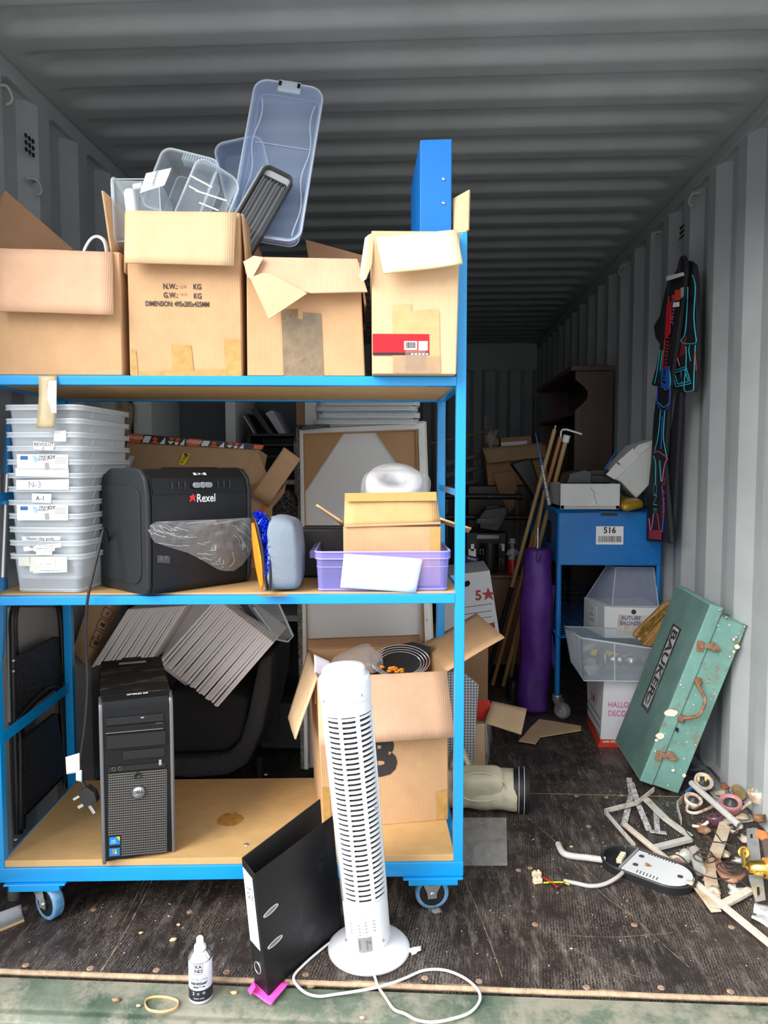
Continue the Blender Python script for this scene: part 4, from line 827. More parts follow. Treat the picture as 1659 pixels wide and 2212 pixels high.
# white roll in plastic
rc = K(852, 1052, 0.215); g = G(fr(rc, EX, EZ * .55 + EY * .83))
g.lathe([(0.03, -0.03), (0.075, -0.032), (0.082, -0.02), (0.082, 0.02), (0.075, 0.032), (0.03, 0.03), (0.03, -0.03)], 36, caps=False)
rl = thing('ribbon_roll', 'white roll wrapped in clear plastic on top of the carton in the storage box', 'roll', rc - EZ * .05, RA); mk('roll', g, mat('white_roll', (0.62, 0.63, 0.65), .45, bump=.3, bs=30), rl)
g = G(); supr(g, rc + EZ * .002, EX * 0.098, EY * 0.085, EZ * 0.05, .7, 30, 0.02, 9); mk('wrapping', g, mat('thin_film', (.9, .9, .9), .15, bump=.6, bs=25, alpha=.07), rl)
# ---- mop pole at far left
M_ALU = mat('aluminium', (0.75, 0.75, 0.76), 0.28, .9); mp_ = thing('mop_pole', 'aluminium pole with blue plastic grips leaning at the far left behind the trays', 'pole', V((-1.165, 1.95, .3)))
pa, pb = XX(4, 1300, -1.165), XX(17, 1010, -1.165); dr = (pb - pa)
g = G(); g.cyl(pa - dr * 2.4, pb, 0.0095, 14); mk('tube', g, M_ALU, mp_); M_BGRIP = mat('blue_grip', (0.02, 0.20, 0.45), .4)
mk('grip', G().tube([pb - dr * .05, pb, pb + dr * .3, pb + dr * .35], [0.012, 0.013, 0.012, .006], 14), M_BGRIP, mp_); mk('grip', G().tube([pa + dr * .18, pa + dr * .14, pa - dr * .35, pa - dr * .42], [0.011, 0.0135, 0.0135, .01], 14), M_BGRIP, mp_)
mk('clip', G().tube([pa + dr * .72, pa + dr * .79], 0.02, 12), M_BLUE, mp_)
# ============================================================ BEHIND THE TROLLEY
M_WMEL = mat('white_melamine', (0.62, 0.63, 0.62), 0.5); M_DARKI = mat('dark_grey_board', (0.10, 0.105, 0.11), 0.7)
# white cube shelving unit against the left wall side
YU = 3.0
a, b = P(305, 1000, YU), P(668, 1000, YU)
cu_ = thing('cube_shelf_unit', 'white open cube shelving unit standing deep behind the trolley', 'shelf unit', V(((a.x + b.x) / 2, YU + .18, 0)))
def ubx(x0, x1, y0, y1, nm='panel', m=M_WMEL, d=0.36, yo=0): A, B_ = P(x0, y1, YU + yo), P(x1, y0, YU + yo); return mk(nm, G().bb((A.x, YU + yo, A.z), (B_.x, YU + yo + d, B_.z)), m, cu_, bev=0.001)
ubx(305, 323, 700, 1680); ubx(497, 506, 720, 1650); ubx(664, 682, 700, 1680); ubx(305, 682, 700, 720); ubx(323, 664, 1037, 1046); ubx(323, 664, 1330, 1339); ubx(305, 682, 1640, 1662)
ubx(323, 664, 720, 1640, 'back', M_DARKI, 0.01, 0.35)
# magazines in the cube
M_MAG = mat('dark_magazine', (0.02, 0.022, 0.025), .4); M_MAGG = mat('grey_pages', (0.42, 0.44, 0.46), .6)
sg = [('dark magazine with grey page edge, leftmost of those leaning in the white cube shelf', (525, 898), (549, 938), 8), ('black folder leaning between the grey-edged magazines in the white cube shelf', (541, 886), (580, 938), 12), ('grey-covered magazine, rightmost of those leaning in the white cube shelf', (573, 892), (603, 937), 16)]
for i, (lab, p0, p1, w_) in enumerate(sg):
    t = thing('magazine', lab, 'magazine', P(p1[0], p1[1], YU + .1), 0, 'publications leaning in the cube unit'); y0 = YU + .03
    A, B_ = P(p0[0], p0[1], y0), P(p1[0], p1[1], y0); g = G(); dx = V((w_ / 1600 * YU, 0, 0)); q = [A, A + dx + EZ * .012, B_ + dx, B_]
    mk('cover', G().hexa([q[3], q[2], q[2] + V((0, .2, 0)), q[3] + V((0, .2, 0)), q[0], q[1], q[1] + V((0, .2, 0)), q[0] + V((0, .2, 0))]), M_MAG if i < 2 else M_MAGG, t, bev=.002)
    if i != 1: mk('page_edge', G().slab([q[0] - V((0, .001, 0)), q[0] + dx * .4 - V((0, .001, 0)), q[3] + dx * .4 - V((0, .001, 0)), q[3] - V((0, .001, 0))], .001), M_MAGG, t, label='grey page edge')
t = thing('letter_tray', 'black desk letter tray under the leaning magazines in the cube shelf', 'tray', P(570, 1000, YU))
for y in (943, 965, 990): A, B_ = P(535, y, YU - .02), P(640, y + 4, YU - .02); mk('tray_tier', G().bb((A.x, YU - .02, A.z), (B_.x, YU + .22, A.z + .012)), M_BLK, t, bev=.003)
for x in (535, 636): A, B_ = P(x, 1030, YU - .02), P(x + 4, 943, YU - .02); mk('upright', G().bb((A.x, YU - .02, A.z), (B_.x + .004, YU + .2, B_.z)), M_BLK, t)
one('cardboard_box', 'brown cardboard box half hidden in the right compartment of the white cube shelf', 'box', G().bb(tuple(P(640, 930, YU + .05)), tuple(P(663, 868, YU + .05) + V((0, .25, 0)))), M_CARD_I, bev=.002)
# crumpled brown paper hanging on wall
p = P(262, 900, 2.95); g = G(); g.ball(p, 0.05, 20, (0.75, .5, 1.35), None, 1.1, 4); one('paper_bag', 'crumpled brown paper bag hanging by the left wall above the tray stack', 'paper bag', g, mat('kraft_paper', (0.33, 0.23, 0.15), .8, bump=.6, bs=30))
# long printed-flap carton leaning on shredder
YA = 2.42
def pb_(x, y, Y=YA): return P(x, y, Y)
ab = thing('shipping_box', 'long brown shipping carton with a black and orange patterned top strip, behind the shredder', 'box', pb_(400, 1260))
M_AMB = cardmat('cardboard_shipper', (0.46, 0.30, 0.17))
fq = [pb_(274, 953), pb_(556, 968), pb_(530, 1060), pb_(235, 1045)]; bk = V((0.0, 0.16, -0.02))
fq2 = [fq[0], fq[1], pb_(500, 1240), pb_(200, 1240)]
g = G().hexa([fq2[3], fq2[2], fq2[2] + bk, fq2[3] + bk, fq2[0], fq2[1], fq2[1] + bk, fq2[0] + bk]); mk('body', g, M_AMB, ab, bev=.003)
sq = [pb_(283, 936, YA - .01), pb_(571, 961, YA - .01), pb_(567, 972, YA - .012), pb_(277, 956, YA - .012)]
ds = mk('patterned_strip', G().slab(sq, 0.003), mat('strip_black', (0.02, 0.02, 0.03), .4), ab); M_ORG = mat('strip_orange', (0.75, 0.11, 0.01), .5)
def sp_(u, v, o=0.003): a = sq[0] * (1 - u) + sq[1] * u; b = sq[3] * (1 - u) + sq[2] * u; return a * (1 - v) + b * v - V((0, o, 0))
def spoly(l, m, nm='motif'): mk(nm, G().slab([sp_(*q) for q in l], .0006), m, ds)
for o in (0.0, 0.44):
    spoly([(o, 0.02), (o + .1, .02), (o + .09, .98), (o, .98)], M_ORG); text('amazon', 0.022, M_WPR, ds, fr(sp_(o + .045, .35, .0045), sq[1] - sq[0], sq[0] - sq[3]), sx=.8)
    spoly([(o + .11, .15), (o + .16, .15), (o + .155, .9), (o + .105, .9)], M_WHITE)
    spoly([(o + .17, .5), (o + .19, .1), (o + .22, .5)], M_ORG); spoly([(o + .165, .95), (o + .195, .5), (o + .235, .95)], M_ORG); spoly([(o + .235, .95), (o + .265, .1), (o + .275, .95)], M_WHITE)
    spoly([(o + .29, .1), (o + .34, .1), (o + .315, .5)], M_ORG); spoly([(o + .29, .55), (o + .34, .55), (o + .315, .95)], M_WHITE); spoly([(o + .345, .1), (o + .375, .1), (o + .375, .5), (o + .345, .5)], M_ORG); spoly([(o + .345, .6), (o + .375, .6), (o + .37, .95), (o + .35, .95)], M_WHITE); spoly([(o + .385, .95), (o + .41, .1), (o + .42, .95)], M_WHITE)
spoly([(.93, .1), (1.0, .15), (.99, .9), (.93, .9)], M_ORG)
mk('flap', G().slab([pb_(554, 968), pb_(580, 1033), pb_(545, 1047), pb_(525, 1030)], .005), M_AMB, ab, label='end flap folded out')
def lab3(q, m, par, nm, Y=YA - .006): return mk(nm, G().slab([pb_(x, y, Y) for x, y in q], .0006), m, par)
yl = lab3([(396, 977), (411, 981), (398, 1006), (386, 1003)], mat('yellow_label', (0.85, 0.66, 0.0), .5), ab, 'label'); td = pb_(390, 1000, YA) - pb_(404, 978, YA)
text('B', .018, M_INK, yl, fr(pb_(402, 983, YA - .008), td, V((-td.z, 0, td.x)) * -1), bold=.0008); text('41.2X', .011, M_INK, yl, fr(pb_(396, 993, YA - .008), -td, V((-td.z, 0, td.x))), bold=.0003)
lab3([(280, 984), (291, 985), (280, 1013), (266, 1013)], mat('shipping_label', (0.6, 0.62, 0.66), .5), ab, 'label')
ib = thing('cardboard_flap_box', 'open shipping carton lid with a long flap sticking up right of the shredder', 'box', pb_(575, 1240))
mk('body', G().hexa([pb_(500, 1240), pb_(590, 1240), pb_(590, 1240, YA + .15), pb_(500, 1240, YA + .15), pb_(528, 1072), pb_(588, 1085), pb_(588, 1085, YA + .12), pb_(528, 1072, YA + .12)]), M_AMB, ib)
mk('flap', G().sheet(pb_(543, 1070, YA - .02), pb_(614, 966, YA - .04), pb_(649, 992, YA - .04), pb_(580, 1092, YA - .02), .006, 6, 8, .004), M_AMB, ib, label='long flap sticking up')
mk('flap', G().slab([pb_(580, 1092, YA - .015), pb_(617, 1045, YA + .03), pb_(613, 1065, YA + .05), pb_(585, 1100, YA + .03)], .004), M_CARD_I, ib)
lab3([(565, 1093), (572, 1091), (568, 1112), (561, 1112)], M_ORG, ib, 'orange_tape', YA - .004)
# round dark patterned thing
M_PAT = mat('patterned_fabric_dark', (0.02, 0.02, 0.022), .8); tt_ = M_PAT.node_tree
vr = nd(tt_, 'ShaderNodeTexVoronoi', feature='DISTANCE_TO_EDGE'); vr.inputs['Scale'].default_value = 70; tcx = nd(tt_, 'ShaderNodeTexCoord'); tt_.links.new(tcx.outputs['Object'], vr.inputs['Vector'])
rp = nd(tt_, 'ShaderNodeValToRGB'); rp.color_ramp.elements[0].position = .05; rp.color_ramp.elements[0].color = (.10, .10, .10, 1); rp.color_ramp.elements[1].position = .09; rp.color_ramp.elements[1].color = (.012, .012, .013, 1)
tt_.links.new(vr.outputs['Distance'], rp.inputs[0]); tt_.links.new(rp.outputs[0], tt_.nodes['Principled BSDF'].inputs['Base Color'])
g = G(); g.slab([P(x, y, 2.72) for x, y in ((588, 1240), (590, 1110), (600, 1075), (618, 1052), (640, 1070), (650, 1110), (652, 1240))], .08); one('stool_seat', 'black padded panel with small ring pattern behind the grey zip bag', 'cushion', g, M_PAT, bev=.012, bseg=3)
# stack of canvases, the front one seen from behind
YC = 2.52
M_CANV = mat('raw_canvas', (0.72, 0.73, 0.72), .8, bump=.1, bs=300, dirt=(.5, .5, .49), ds=5, dt=.62, dmax=.4); M_STRET = mat('stretcher_wood', (0.62, 0.57, 0.47), .7, var=.1, vs=20); M_HARD = mat('hardboard_corner', (0.42, 0.24, 0.11), .6, var=.05, vs=10)
cv_ = thing('framed_canvas', 'large white-edged canvas turned back to front with brown corner boards, behind the trolley', 'canvas', P(790, 1690, YC))
def C3(x, y, o=0): return P(x, y, YC + o + (1690 - y) * 0.00022)
x0a, x1a = 648, 917
def cq(pts, t, m, nm, o=0, bev=0.0): return mk(nm, G().slab([C3(x, y, o) for x, y in pts], t), m, cv_, bev=bev)
cq([(655, 935), (908, 925), (922, 1650), (662, 1650)], .004, M_CANV, 'back_sheet', .02)
cq([(655, 935), (743, 935), (657, 1066)], .003, M_HARD, 'corner_board', .008); cq([(812, 933), (902, 928), (908, 1060), (886, 1040)], .003, M_HARD, 'corner_board', .008)
cq([(648, 928), (655, 934), (667, 1660), (659, 1660)], .03, M_CANV, 'stretcher_bar', 0, .002); cq([(648, 928), (905, 916), (906, 928), (655, 937)], .03, M_CANV, 'stretcher_bar', 0, .002)
cq([(903, 915), (917, 914), (940, 1655), (926, 1655)], .03, M_CANV, 'stretcher_bar', 0, .002); cq([(652, 933), (657, 937), (668, 1650), (664, 1650)], .016, M_HARD, 'inner_edge', .004); cq([(898, 928), (903, 928), (925, 1650), (920, 1650)], .016, M_HARD, 'inner_edge', .004)
cq([(655, 935), (900, 927), (900, 931), (656, 939)], .016, M_HARD, 'inner_edge', .004)
cq([(646, 923), (917, 912), (918, 917), (648, 928)], .05, M_STRET, 'stretcher_side', .03, .001); cq([(915, 914), (921, 913), (945, 1655), (939, 1655)], .05, M_STRET, 'stretcher_side', .03, .001)
g = G()
for i in range(14): p = C3(909 + i * 1.5, 935 + i * 45, -.018); g.box(p, (.003, .002, .008))
mk('staples', g, M_STEEL, cv_)
# printed canvas edges left of it
M_PRNT = mat('printed_canvas_edge', (0.35, 0.34, 0.30), .7, c2=(0.05, 0.05, 0.05), vs=60, stretch=(1, 1, 1.6))
for k, (xo, lab) in enumerate(((0, 'dark printed canvas whose narrow edge shows at the left of the large blank canvas'), (-5, 'speckled printed canvas edge, leftmost of the canvases stacked behind the trolley'))):
    t = thing('stacked_canvas', lab, 'canvas', P(650, 1690, YC + .06 + k * .05), 0, 'canvases stacked behind the blank one'); o = .05 + k * .045
    mk('printed_edge', G().slab([C3(641 + xo, 925 + k * 30, o), C3(648 + xo, 925 + k * 30, o), C3(664 + xo, 1658, o), C3(657 + xo, 1658, o)], .036), M_PRNT, t)
    mk('canvas_back', G().slab([C3(648 + xo, 930 + k * 30, o + .016), C3(900, 925 + k * 30, o + .016), C3(930, 1655, o + .016), C3(663 + xo, 1658, o + .016)], .003), M_CANV, t)
# black sketch folder & stacked lids on top of canvases
one('flat_folder', 'flat black folder lying on top edge of the stacked canvases', 'folder', G().slab([P(652, 927, 2.5), P(700, 921, 2.5), P(720, 921, 2.85), P(640, 920, 2.85)], .01), M_BLK)
for i, (xa, xb, y, Y_) in enumerate(((680, 895, 915, 2.62), (688, 897, 901, 2.62), (684, 893, 886, 2.62), (690, 897, 874, 2.62))):
    A, B_ = P(xa, y, Y_), P(xb, y, Y_); w_ = B_.x - A.x; c = V(((A.x + B_.x) / 2, Y_ + .13, A.z)); t = thing('box_lid', ['clear box lid at the bottom of the pile on the canvases', 'clear box lid second from bottom of the pile on the canvases', 'clear box lid second from top of the pile on the canvases', 'clear box lid topmost in the pile on the canvases'][i], 'lid', c, 0.05 * (i % 2), 'clear lids piled on the canvases')
    M = WM[t.name] @ T((0, 0, .02)) @ Matrix.Rotation(PI, 4, 'X'); g = G(M); shell(g, w_, .24, .02, .02, .008, .006, .012); mk('body', g, M_TRAY, t, solid=.0015)
    g = G(M); rimtube(g, w_ + .016, .256, .028, .02, .003); g.bb((w_ / 2 - .004, -.05, .0), (w_ / 2 + .014, .05, .018)); mk('rim', g, M_TRIM, t)
# ---- folding chairs at left, dark
M_TUBE = mat('black_tube', (0.012, 0.012, 0.012), .35); M_DIMP = mat('dimpled_black_plastic', (0.016, 0.016, 0.017), .42, bump=1.0, bs=120)
def fchair(lab, xo, Xc):
    q = lambda x, y, d=0.0: XX(x, y, Xc + d)
    t = thing('folding_chair', lab, 'chair', V((Xc, 2.25, 0)), 0, 'folded black chairs at the left')
    g = G(); g.tube(spl([q(38 + xo, 1800), q(32 + xo, 1600), q(27 + xo, 1400), q(26 + xo, 1335), q(36 + xo, 1300), q(60 + xo, 1292), q(110 + xo, 1300), q(130 + xo, 1330), q(138 + xo, 1500), q(148 + xo, 1700)], 6), .009, 10); mk('frame', g, M_TUBE, t)
    g = G(); g.tube(spl([q(45 + xo, 1790, .012), q(44 + xo, 1600, .012), q(42 + xo, 1550, .012), q(124 + xo, 1490, .012), q(140 + xo, 1690, .012)], 6), .007, 10); mk('leg_frame', g, M_TUBE, t)
    mk('backrest', G().sheet(q(30 + xo, 1420), q(118 + xo, 1375), q(136 + xo, 1470), q(32 + xo, 1545), .014, 8, 8, .002), M_DIMP, t, bev=.003)
    mk('seat', G().sheet(q(36 + xo, 1605, .006), q(118 + xo, 1540, .006), q(142 + xo, 1665, .006), q(48 + xo, 1760, .006), .016, 8, 8, .002), M_DIMP, t, bev=.003)
    g = G()
    for x, y in ((29, 1427), (29, 1450)): g.ball(q(x + xo, y, .01), .005, 8)
    mk('rivets', g, M_STEEL, t)
fchair('folded black chair with dimpled seat and back, front one at the far left', 0, -1.165)
fchair('folded black chair at the far left, hidden behind the front folded chair', 6, -1.20)
# big white sheet behind (upper left)
one('white_board', 'pale grey-white board standing against the left wall behind the folded chairs', 'board', G().slab([XX(20, 1312, -1.222), XX(140, 1312, -1.222), XX(140, 1500, -1.222), XX(20, 1560, -1.222)], .012), mat('grey_white_board', (0.33, 0.33, 0.32), .6))
# ---- armchair
M_WOOL = mat('charcoal_wool', (0.075, 0.073, 0.082), .95, var=.35, vs=90, bump=.5, bs=250, stretch=(1, 1, 3)); M_SEATF = mat('black_seat_fabric', (0.030, 0.030, 0.031), .95, bump=.3, bs=80)
YQ = 2.55
ac = thing('armchair', 'charcoal grey upholstered tub armchair loaded with white foam panels, behind the trolley', 'armchair', P(480, 1640, YQ + .3))
pr_ = [(610, 1385), (583, 1400), (575, 1440), (560, 1510), (545, 1560), (520, 1588), (480, 1596), (380, 1600), (380, 1632), (450, 1636), (520, 1630), (560, 1608), (590, 1540), (606, 1460)]
mk('arm_and_base', G().slab([P(x, y, YQ + .2) for x, y in pr_], .40), M_WOOL, ac, bev=.02, bseg=4)
mk('seat_cushion', G().slab([P(x, y, YQ + .2) for x, y in ((370, 1475), (470, 1450), (560, 1480), (546, 1560), (515, 1586), (370, 1592))], .36), M_SEATF, ac, bev=.025, bseg=4)
mk('backrest', G().slab([P(x, y, YQ + .38) for x, y in ((310, 1400), (610, 1340), (600, 1600), (320, 1600))], .06), M_WOOL, ac, bev=.03, bseg=4)
pr2 = [(268, 1440), (290, 1430), (305, 1560), (320, 1600), (380, 1600), (380, 1640), (320, 1640), (285, 1600)]; mk('arm_and_base', G().slab([P(x, y, YQ + .2) for x, y in pr2], .40), M_WOOL, ac, bev=.02, bseg=3)
for x in (300, 413, 560): mk('leg', G().cyl(P(x, 1632, YQ + .1), V((P(x, 1632, YQ + .1).x, YQ + .1, 0.0)), .016, 12), M_BLK, ac)
# white foam stacks: each sheet its own slab
M_FOAM = mat('white_foam', (0.93, 0.89, 0.88), .8, bump=.1, bs=100)
def stack(p0, p1, p2, n, lab, Y0, dY, cnt0):
    """p0->p1 is the long edge of the first sheet, sheets step towards p2"""
    st_ = V((p2[0] - p1[0], p2[1] - p1[1], 0))
    first = None
    for i in range(n):
        f0, f1 = i / n, (i + .99) / n
        q = []
        for f in (f0, f1):
            j = 2.5 * math.sin(i * 1.7)
            q.append((p0[0] + st_.x * f, p0[1] + st_.y * f)); q.append((p1[0] + st_.x * f + j * .3, p1[1] + st_.y * f + j))
        a_, b_, d_, c_ = q[0], q[1], q[2], q[3]
        s_l = lab if 0 < i < n - 1 else (lab.replace('in the', 'at one end of the') if i == 0 else lab.replace('slanting row lying', 'row, at its lower end,')); Yn = Y0 + dY * f0; A = [P(a_[0], a_[1], Yn), P(b_[0], b_[1], Yn), P(c_[0], c_[1], Yn), P(d_[0], d_[1], Yn)]
        g = G().slab([p + V((0, .12, .0)) for p in A], .24, V((0, 1, 0))); s_ = s_l
        o = one('foam_sheet', s_, 'foam sheet', g, M_FOAM, bev=.002, group=cnt0)
stack((592, 1388), (470, 1528), (345, 1432), 26, 'white foam panel in the right-hand slanting row lying on the charcoal armchair', 2.40, .10, 'foam panels in the right-hand row on the armchair')
stack((402, 1308), (322, 1432), (196, 1440), 20, 'white foam panel in the left-hand slanting row on the charcoal armchair', 2.50, .06, 'foam panels in the left-hand row on the armchair')
one('foam_sheet', 'wide white foam panel leaning between the two rows on the armchair', 'foam sheet', G().slab([P(x, y, 2.66) for x, y in ((592, 1388), (520, 1300), (415, 1300), (345, 1432), (470, 1528))], .04), M_FOAM)
pb2 = thing('cardboard_box', 'brown carton printed with handling symbols leaning at the left behind the computer', 'box', P(205, 1440, 2.56)); mk('body', G().slab([P(x, y, 2.6) for x, y in ((205, 1300), (255, 1300), (200, 1425), (172, 1400))], .12), M_AMB, pb2, bev=.002)
for i, (x, y) in enumerate(((232, 1325), (222, 1350), (212, 1375), (207, 1390))):
    c = P(x, y, 2.538); g = G(fr(c, V((.45, 0, .9)), V((-.9, 0, .45)))); w_ = .018
    for e in ((0, -w_, 2 * w_, .002), (0, w_, 2 * w_, .002), (-w_, 0, .002, 2 * w_), (w_, 0, .002, 2 * w_), (0, 0, .012, .016 if i % 2 else .004)): g.box((e[0], e[1], 0), (e[2], e[3], .001))
    mk('symbol', g, M_INK, pb2)
# clear folded plastic sheets on arm
t = thing('plastic_sleeve', 'folded clear and dark plastic panels resting on the armchair arm', 'plastic panel', P(590, 1380, 2.5))
mk('panel', G().slab([P(x, y, 2.5) for x, y in ((535, 1305), (600, 1300), (632, 1372), (615, 1385), (590, 1380))], .012), M_CLR, t); mk('frame', G().tube([P(x, y, 2.49) for x, y in ((600, 1300), (633, 1374), (622, 1386), (600, 1382), (548, 1312))], .004, 6), M_CLRE, t); mk('dark_panel', G().slab([P(x, y, 2.53) for x, y in ((520, 1305), (545, 1305), (598, 1378), (585, 1382))], .02), M_BLK, t)
one('plastic_bin', 'dark grey-green plastic bin low down between armchair and canvases', 'bin', G().bb(tuple(P(560, 1618, 2.95)), tuple(P(655, 1520, 2.95) + V((0, .3, 0)))), mat('grey_bin', (.05, .06, .06), .5), bev=.01)
# ============================================================ BOTTOM SHELF
Z1 = 0.1615
fl_, fr_ = Z(221, 1868, Z1), Z(380, 1840, Z1); xd = (fr_ - fl_).normalized(); yd = EZ.cross(xd); PW = (fr_ - fl_).length
top = PL(208, 1533, fl_, yd).z - Z1; 
pc = thing('computer_tower', 'black desktop computer tower with grey mesh front on the bottom shelf', 'computer', fl_, math.atan2(xd.y, xd.x)); Mp = WM[pc.name]; PD = 0.40; PH = top + 0.022
print('pc', PW, top)
M_PCB = mat('pc_black', (0.009, 0.010, 0.011), .4, spec=.25, var=.2, vs=15); M_PCT = mat('pc_top_dusty', (0.009, 0.009, 0.008), .6, spec=.2, dirt=(.13, .10, .07), ds=7, dt=.56, dmax=.6, stretch=(1, 2.5, 1)); M_SILV = mat('pc_silver_grey', (0.20, 0.20, 0.21), .35, .6); M_PCR = mat('pc_recess', (0.007, 0.007, 0.008), .5)
mk('case', G(Mp).bb((0.006, 0.03, 0.0), (PW - 0.006, PD, PH - 0.004)), M_PCB, pc, bev=.003)
mk('top_cover', G(Mp).bb((0.004, 0.035, PH - 0.006), (PW - 0.004, PD, PH + 0.001)), M_PCT, pc, bev=.003)
bz = ext([(0.036, 0.002), (0.0, 0.006), (-0.004, PH * .4), (0.0, PH - .03), (0.012, PH - 0.008), (0.05, PH + 0.004), (0.05, 0.002)], 0.010, PW - 0.010, Mp); fb = mk('front_bezel', bz, M_PCB, pc, bev=.002)
for x0, x1 in ((0.0, 0.0105), (PW - 0.0105, PW)): mk('side_rail', ext([(0.05, 0.0), (0.0, -0.002), (-0.007, PH * .4), (-0.002, PH - .035), (0.006, PH - 0.012), (0.05, PH - 0.002)], x0, x1, Mp), M_SILV, pc, bev=.004, bseg=3)
def pf(x, y, o=0.0): return PL(x, y, fl_ - yd * (.004 + o), yd)
def pq(x0, y0, x1, y1, m, nm, par=pc, t=.002, o=0.0, sk=-0.09, bev=0.0):
    return mk(nm, G().slab([pf(x0, y0, o), pf(x1, y0 + (x1 - x0) * sk, o), pf(x1, y1 + (x1 - x0) * sk, o), pf(x0, y1, o)], t), m, par, bev=bev)
dv = pq(230, 1552, 353, 1568, M_PCR, 'optical_drive', bev=.001); pq(304, 1549, 311, 1551.5, M_GREYP, 'print', dv, .001, .0015); pq(336, 1561, 351, 1564, M_DG, 'eject_button', dv, .002, .001)
pq(228, 1571, 358, 1586, M_PCB, 'drive_tray', o=.0, bev=.001); pq(228, 1583.5, 352, 1585.5, M_SILV, 'silver_line', o=.001, t=.002)
pq(229, 1589, 359, 1620, M_PCB, 'drive_bay', o=.001, bev=.001); pq(231, 1591, 357, 1618, M_PCR, 'bay_cover', o=.0015, t=.0015); pq(266, 1623, 356, 1642, M_PCR, 'floppy_bay', o=.0012, bev=.001)
pq(234, 1657, 358, 1668, M_PCR, 'port_strip', o=.0008, t=.0015)
for x, y in ((246, 1661.5), (260, 1659.5)): g = G(fr(pf(x, y, .0015), xd, EZ)); g.lathe([(.0058, 0), (.0058, .002), (.003, .002), (.003, -.001)], 16, caps=False); mk('jack', g, M_DG, pc)
pq(343, 1641, 349, 1653, M_STEEL, 'usb_port', o=.0016, t=.001); 
# mesh front: horizontal and vertical bars
M_MESH = mat('mesh_grey', (0.14, 0.135, 0.125), .5, .2)
pq(234, 1674, 361, 1853, M_PCR, 'mesh_recess', o=-.001, t=.001)
g = G()
def mq(x, y, o=.0022): return pf(x, y + (x - 234) * -0.09, o)
n = 34
for i in range(n + 1):
    y = 1674 + (1850 - 1674) * i / n; xs_ = 234 if y < 1806 else 262
    g.bar(mq(xs_, y), mq(360, y), .0018, .0026, up=(0, 0, 1))
for j in range(27):
    x = 236 + 124 * j / 26; g.bar(mq(x, 1674, .0015), mq(x, 1806 if x < 262 else 1850, .0015), .0008, .0012, up=(1, 0, 0))
mk('mesh_grille', g, M_MESH, pc)
c = mq(297, 1681, .004); g = G(fr(c, xd, EZ)); g.lathe([(.009, -.002), (.009, .002), (.0065, .003), (.006, .001), (.0001, .001)], 20); mk('power_button', g, M_BLK, pc)
c = mq(299, 1717, .004); g = G(fr(c, xd, EZ)); g.lathe([(.0175, -.003), (.0175, .002), (.016, .003), (.0155, .0015)], 28, caps=False); lg = mk('logo_ring', g, M_DG, pc); g = G(fr(c, xd, EZ)); g.lathe([(.0155, -.001), (.0155, .002), (.0001, .003)], 28); lg = mk('logo_disc', g, mat('brushed_silver', (.55, .56, .57), .35, .6), pc)
text('DELL', .0115, M_DG, lg, fr(mq(299, 1717, .0075), xd * .98 + EZ * .05, EZ), bold=.0004)
for (x, y, nm, m) in ((248, 1818, 'core_sticker', mat('sticker_blue', (0.0, .22, .55), .3)), (248, 1842, 'system_sticker', mat('sticker_blue2', (0.02, .18, .50), .3))):
    s_ = mk(nm, G().slab([mq(x - 12, y - 9, .003), mq(x + 11, y - 9, .003), mq(x + 11, y + 8, .003), mq(x - 12, y + 8, .003)], .0008), m, pc)
    if nm == 'core_sticker': mk('sticker_corner', G().slab([mq(x + 3, y - 9, .0036), mq(x + 11, y - 9, .0036), mq(x + 11, y + 1, .0036)], .0006), mat('sticker_gold', (.8, .5, .05), .4), s_); text('intel', .0062, M_WPR, s_, fr(mq(x - 3, y - 2, .0042), xd, EZ)); text('CORE', .0050, M_WPR, s_, fr(mq(x - 3, y + 3, .0042), xd, EZ))
    else:
        for dx, dy, cc in ((-3, -3, (.8, .2, .02)), (2, -3, (.2, .6, .1)), (-3, 2, (.05, .35, .8)), (2, 2, (.9, .65, .05))): mk('sticker_pane', G().slab([mq(x + dx - 2, y + dy - 2, .0036), mq(x + dx + 2, y + dy - 3, .0036), mq(x + dx + 2, y + dy + 1.5, .0036), mq(x + dx - 2, y + dy + 2, .0036)], .0006), mat('pane_%d%d' % (dx + 4, dy + 4), cc, .4), s_)
p0 = Mp @ V((PW * .5, .035, PH - .001)); text('OPTIPLEX 360', .0085, M_WPR, pc, fr(Mp @ V((PW * .52, .024, PH + .0005)), xd, yd * .94 + EZ * .3), bold=.0002)
mk('label', G(Mp).bb((PW * .3, PD - .06, PH + .001), (PW * .72, PD - .04, PH + .0018)), mat('foil_label', (.45, .38, .34), .4), pc); mk('latch', G(Mp).bb((PW * .34, PD - .03, PH), (PW * .66, PD - .005, PH + .007)), M_PCB, pc, bev=.002)
# ---- carton with a big letter
a, b = Z(700, 1792, Z1), Z(967, 1769, Z1); xd = (b - a).normalized(); yd = EZ.cross(xd)
a2 = PL(685, 1465, a, yd); b2 = PL(965, 1449, a, yd); a2.z = b2.z = (a2.z + b2.z) / 2 + .001; hh = a2.z
bx = thing('cardboard_box', 'large open cardboard box with a black letter B, wire basket and packaging inside, bottom shelf', 'box', (a + b) / 2 + yd * .15, math.atan2(xd.y, xd.x))
bd = PL(677, 1389, a + yd * .30, yd); 
F = boxF(a, b, Z1, hh, yd * 0.31, a2, b2); carton_body(bx, F, 0)
def Bf(x, y, o=0): return PL(x, y, a - yd * o, yd)
flap([Bf(686, 1464, .003), Bf(965, 1449, .003), Bf(981, 1592, .05), Bf(689, 1612, .05)], M_CARD_P, bx, label='paler front flap folded down', amp=.003)
L0, L1 = F(0, 0, 1), F(0, 1, 1); R0, R1 = F(1, 0, 1), F(1, 1, 1)
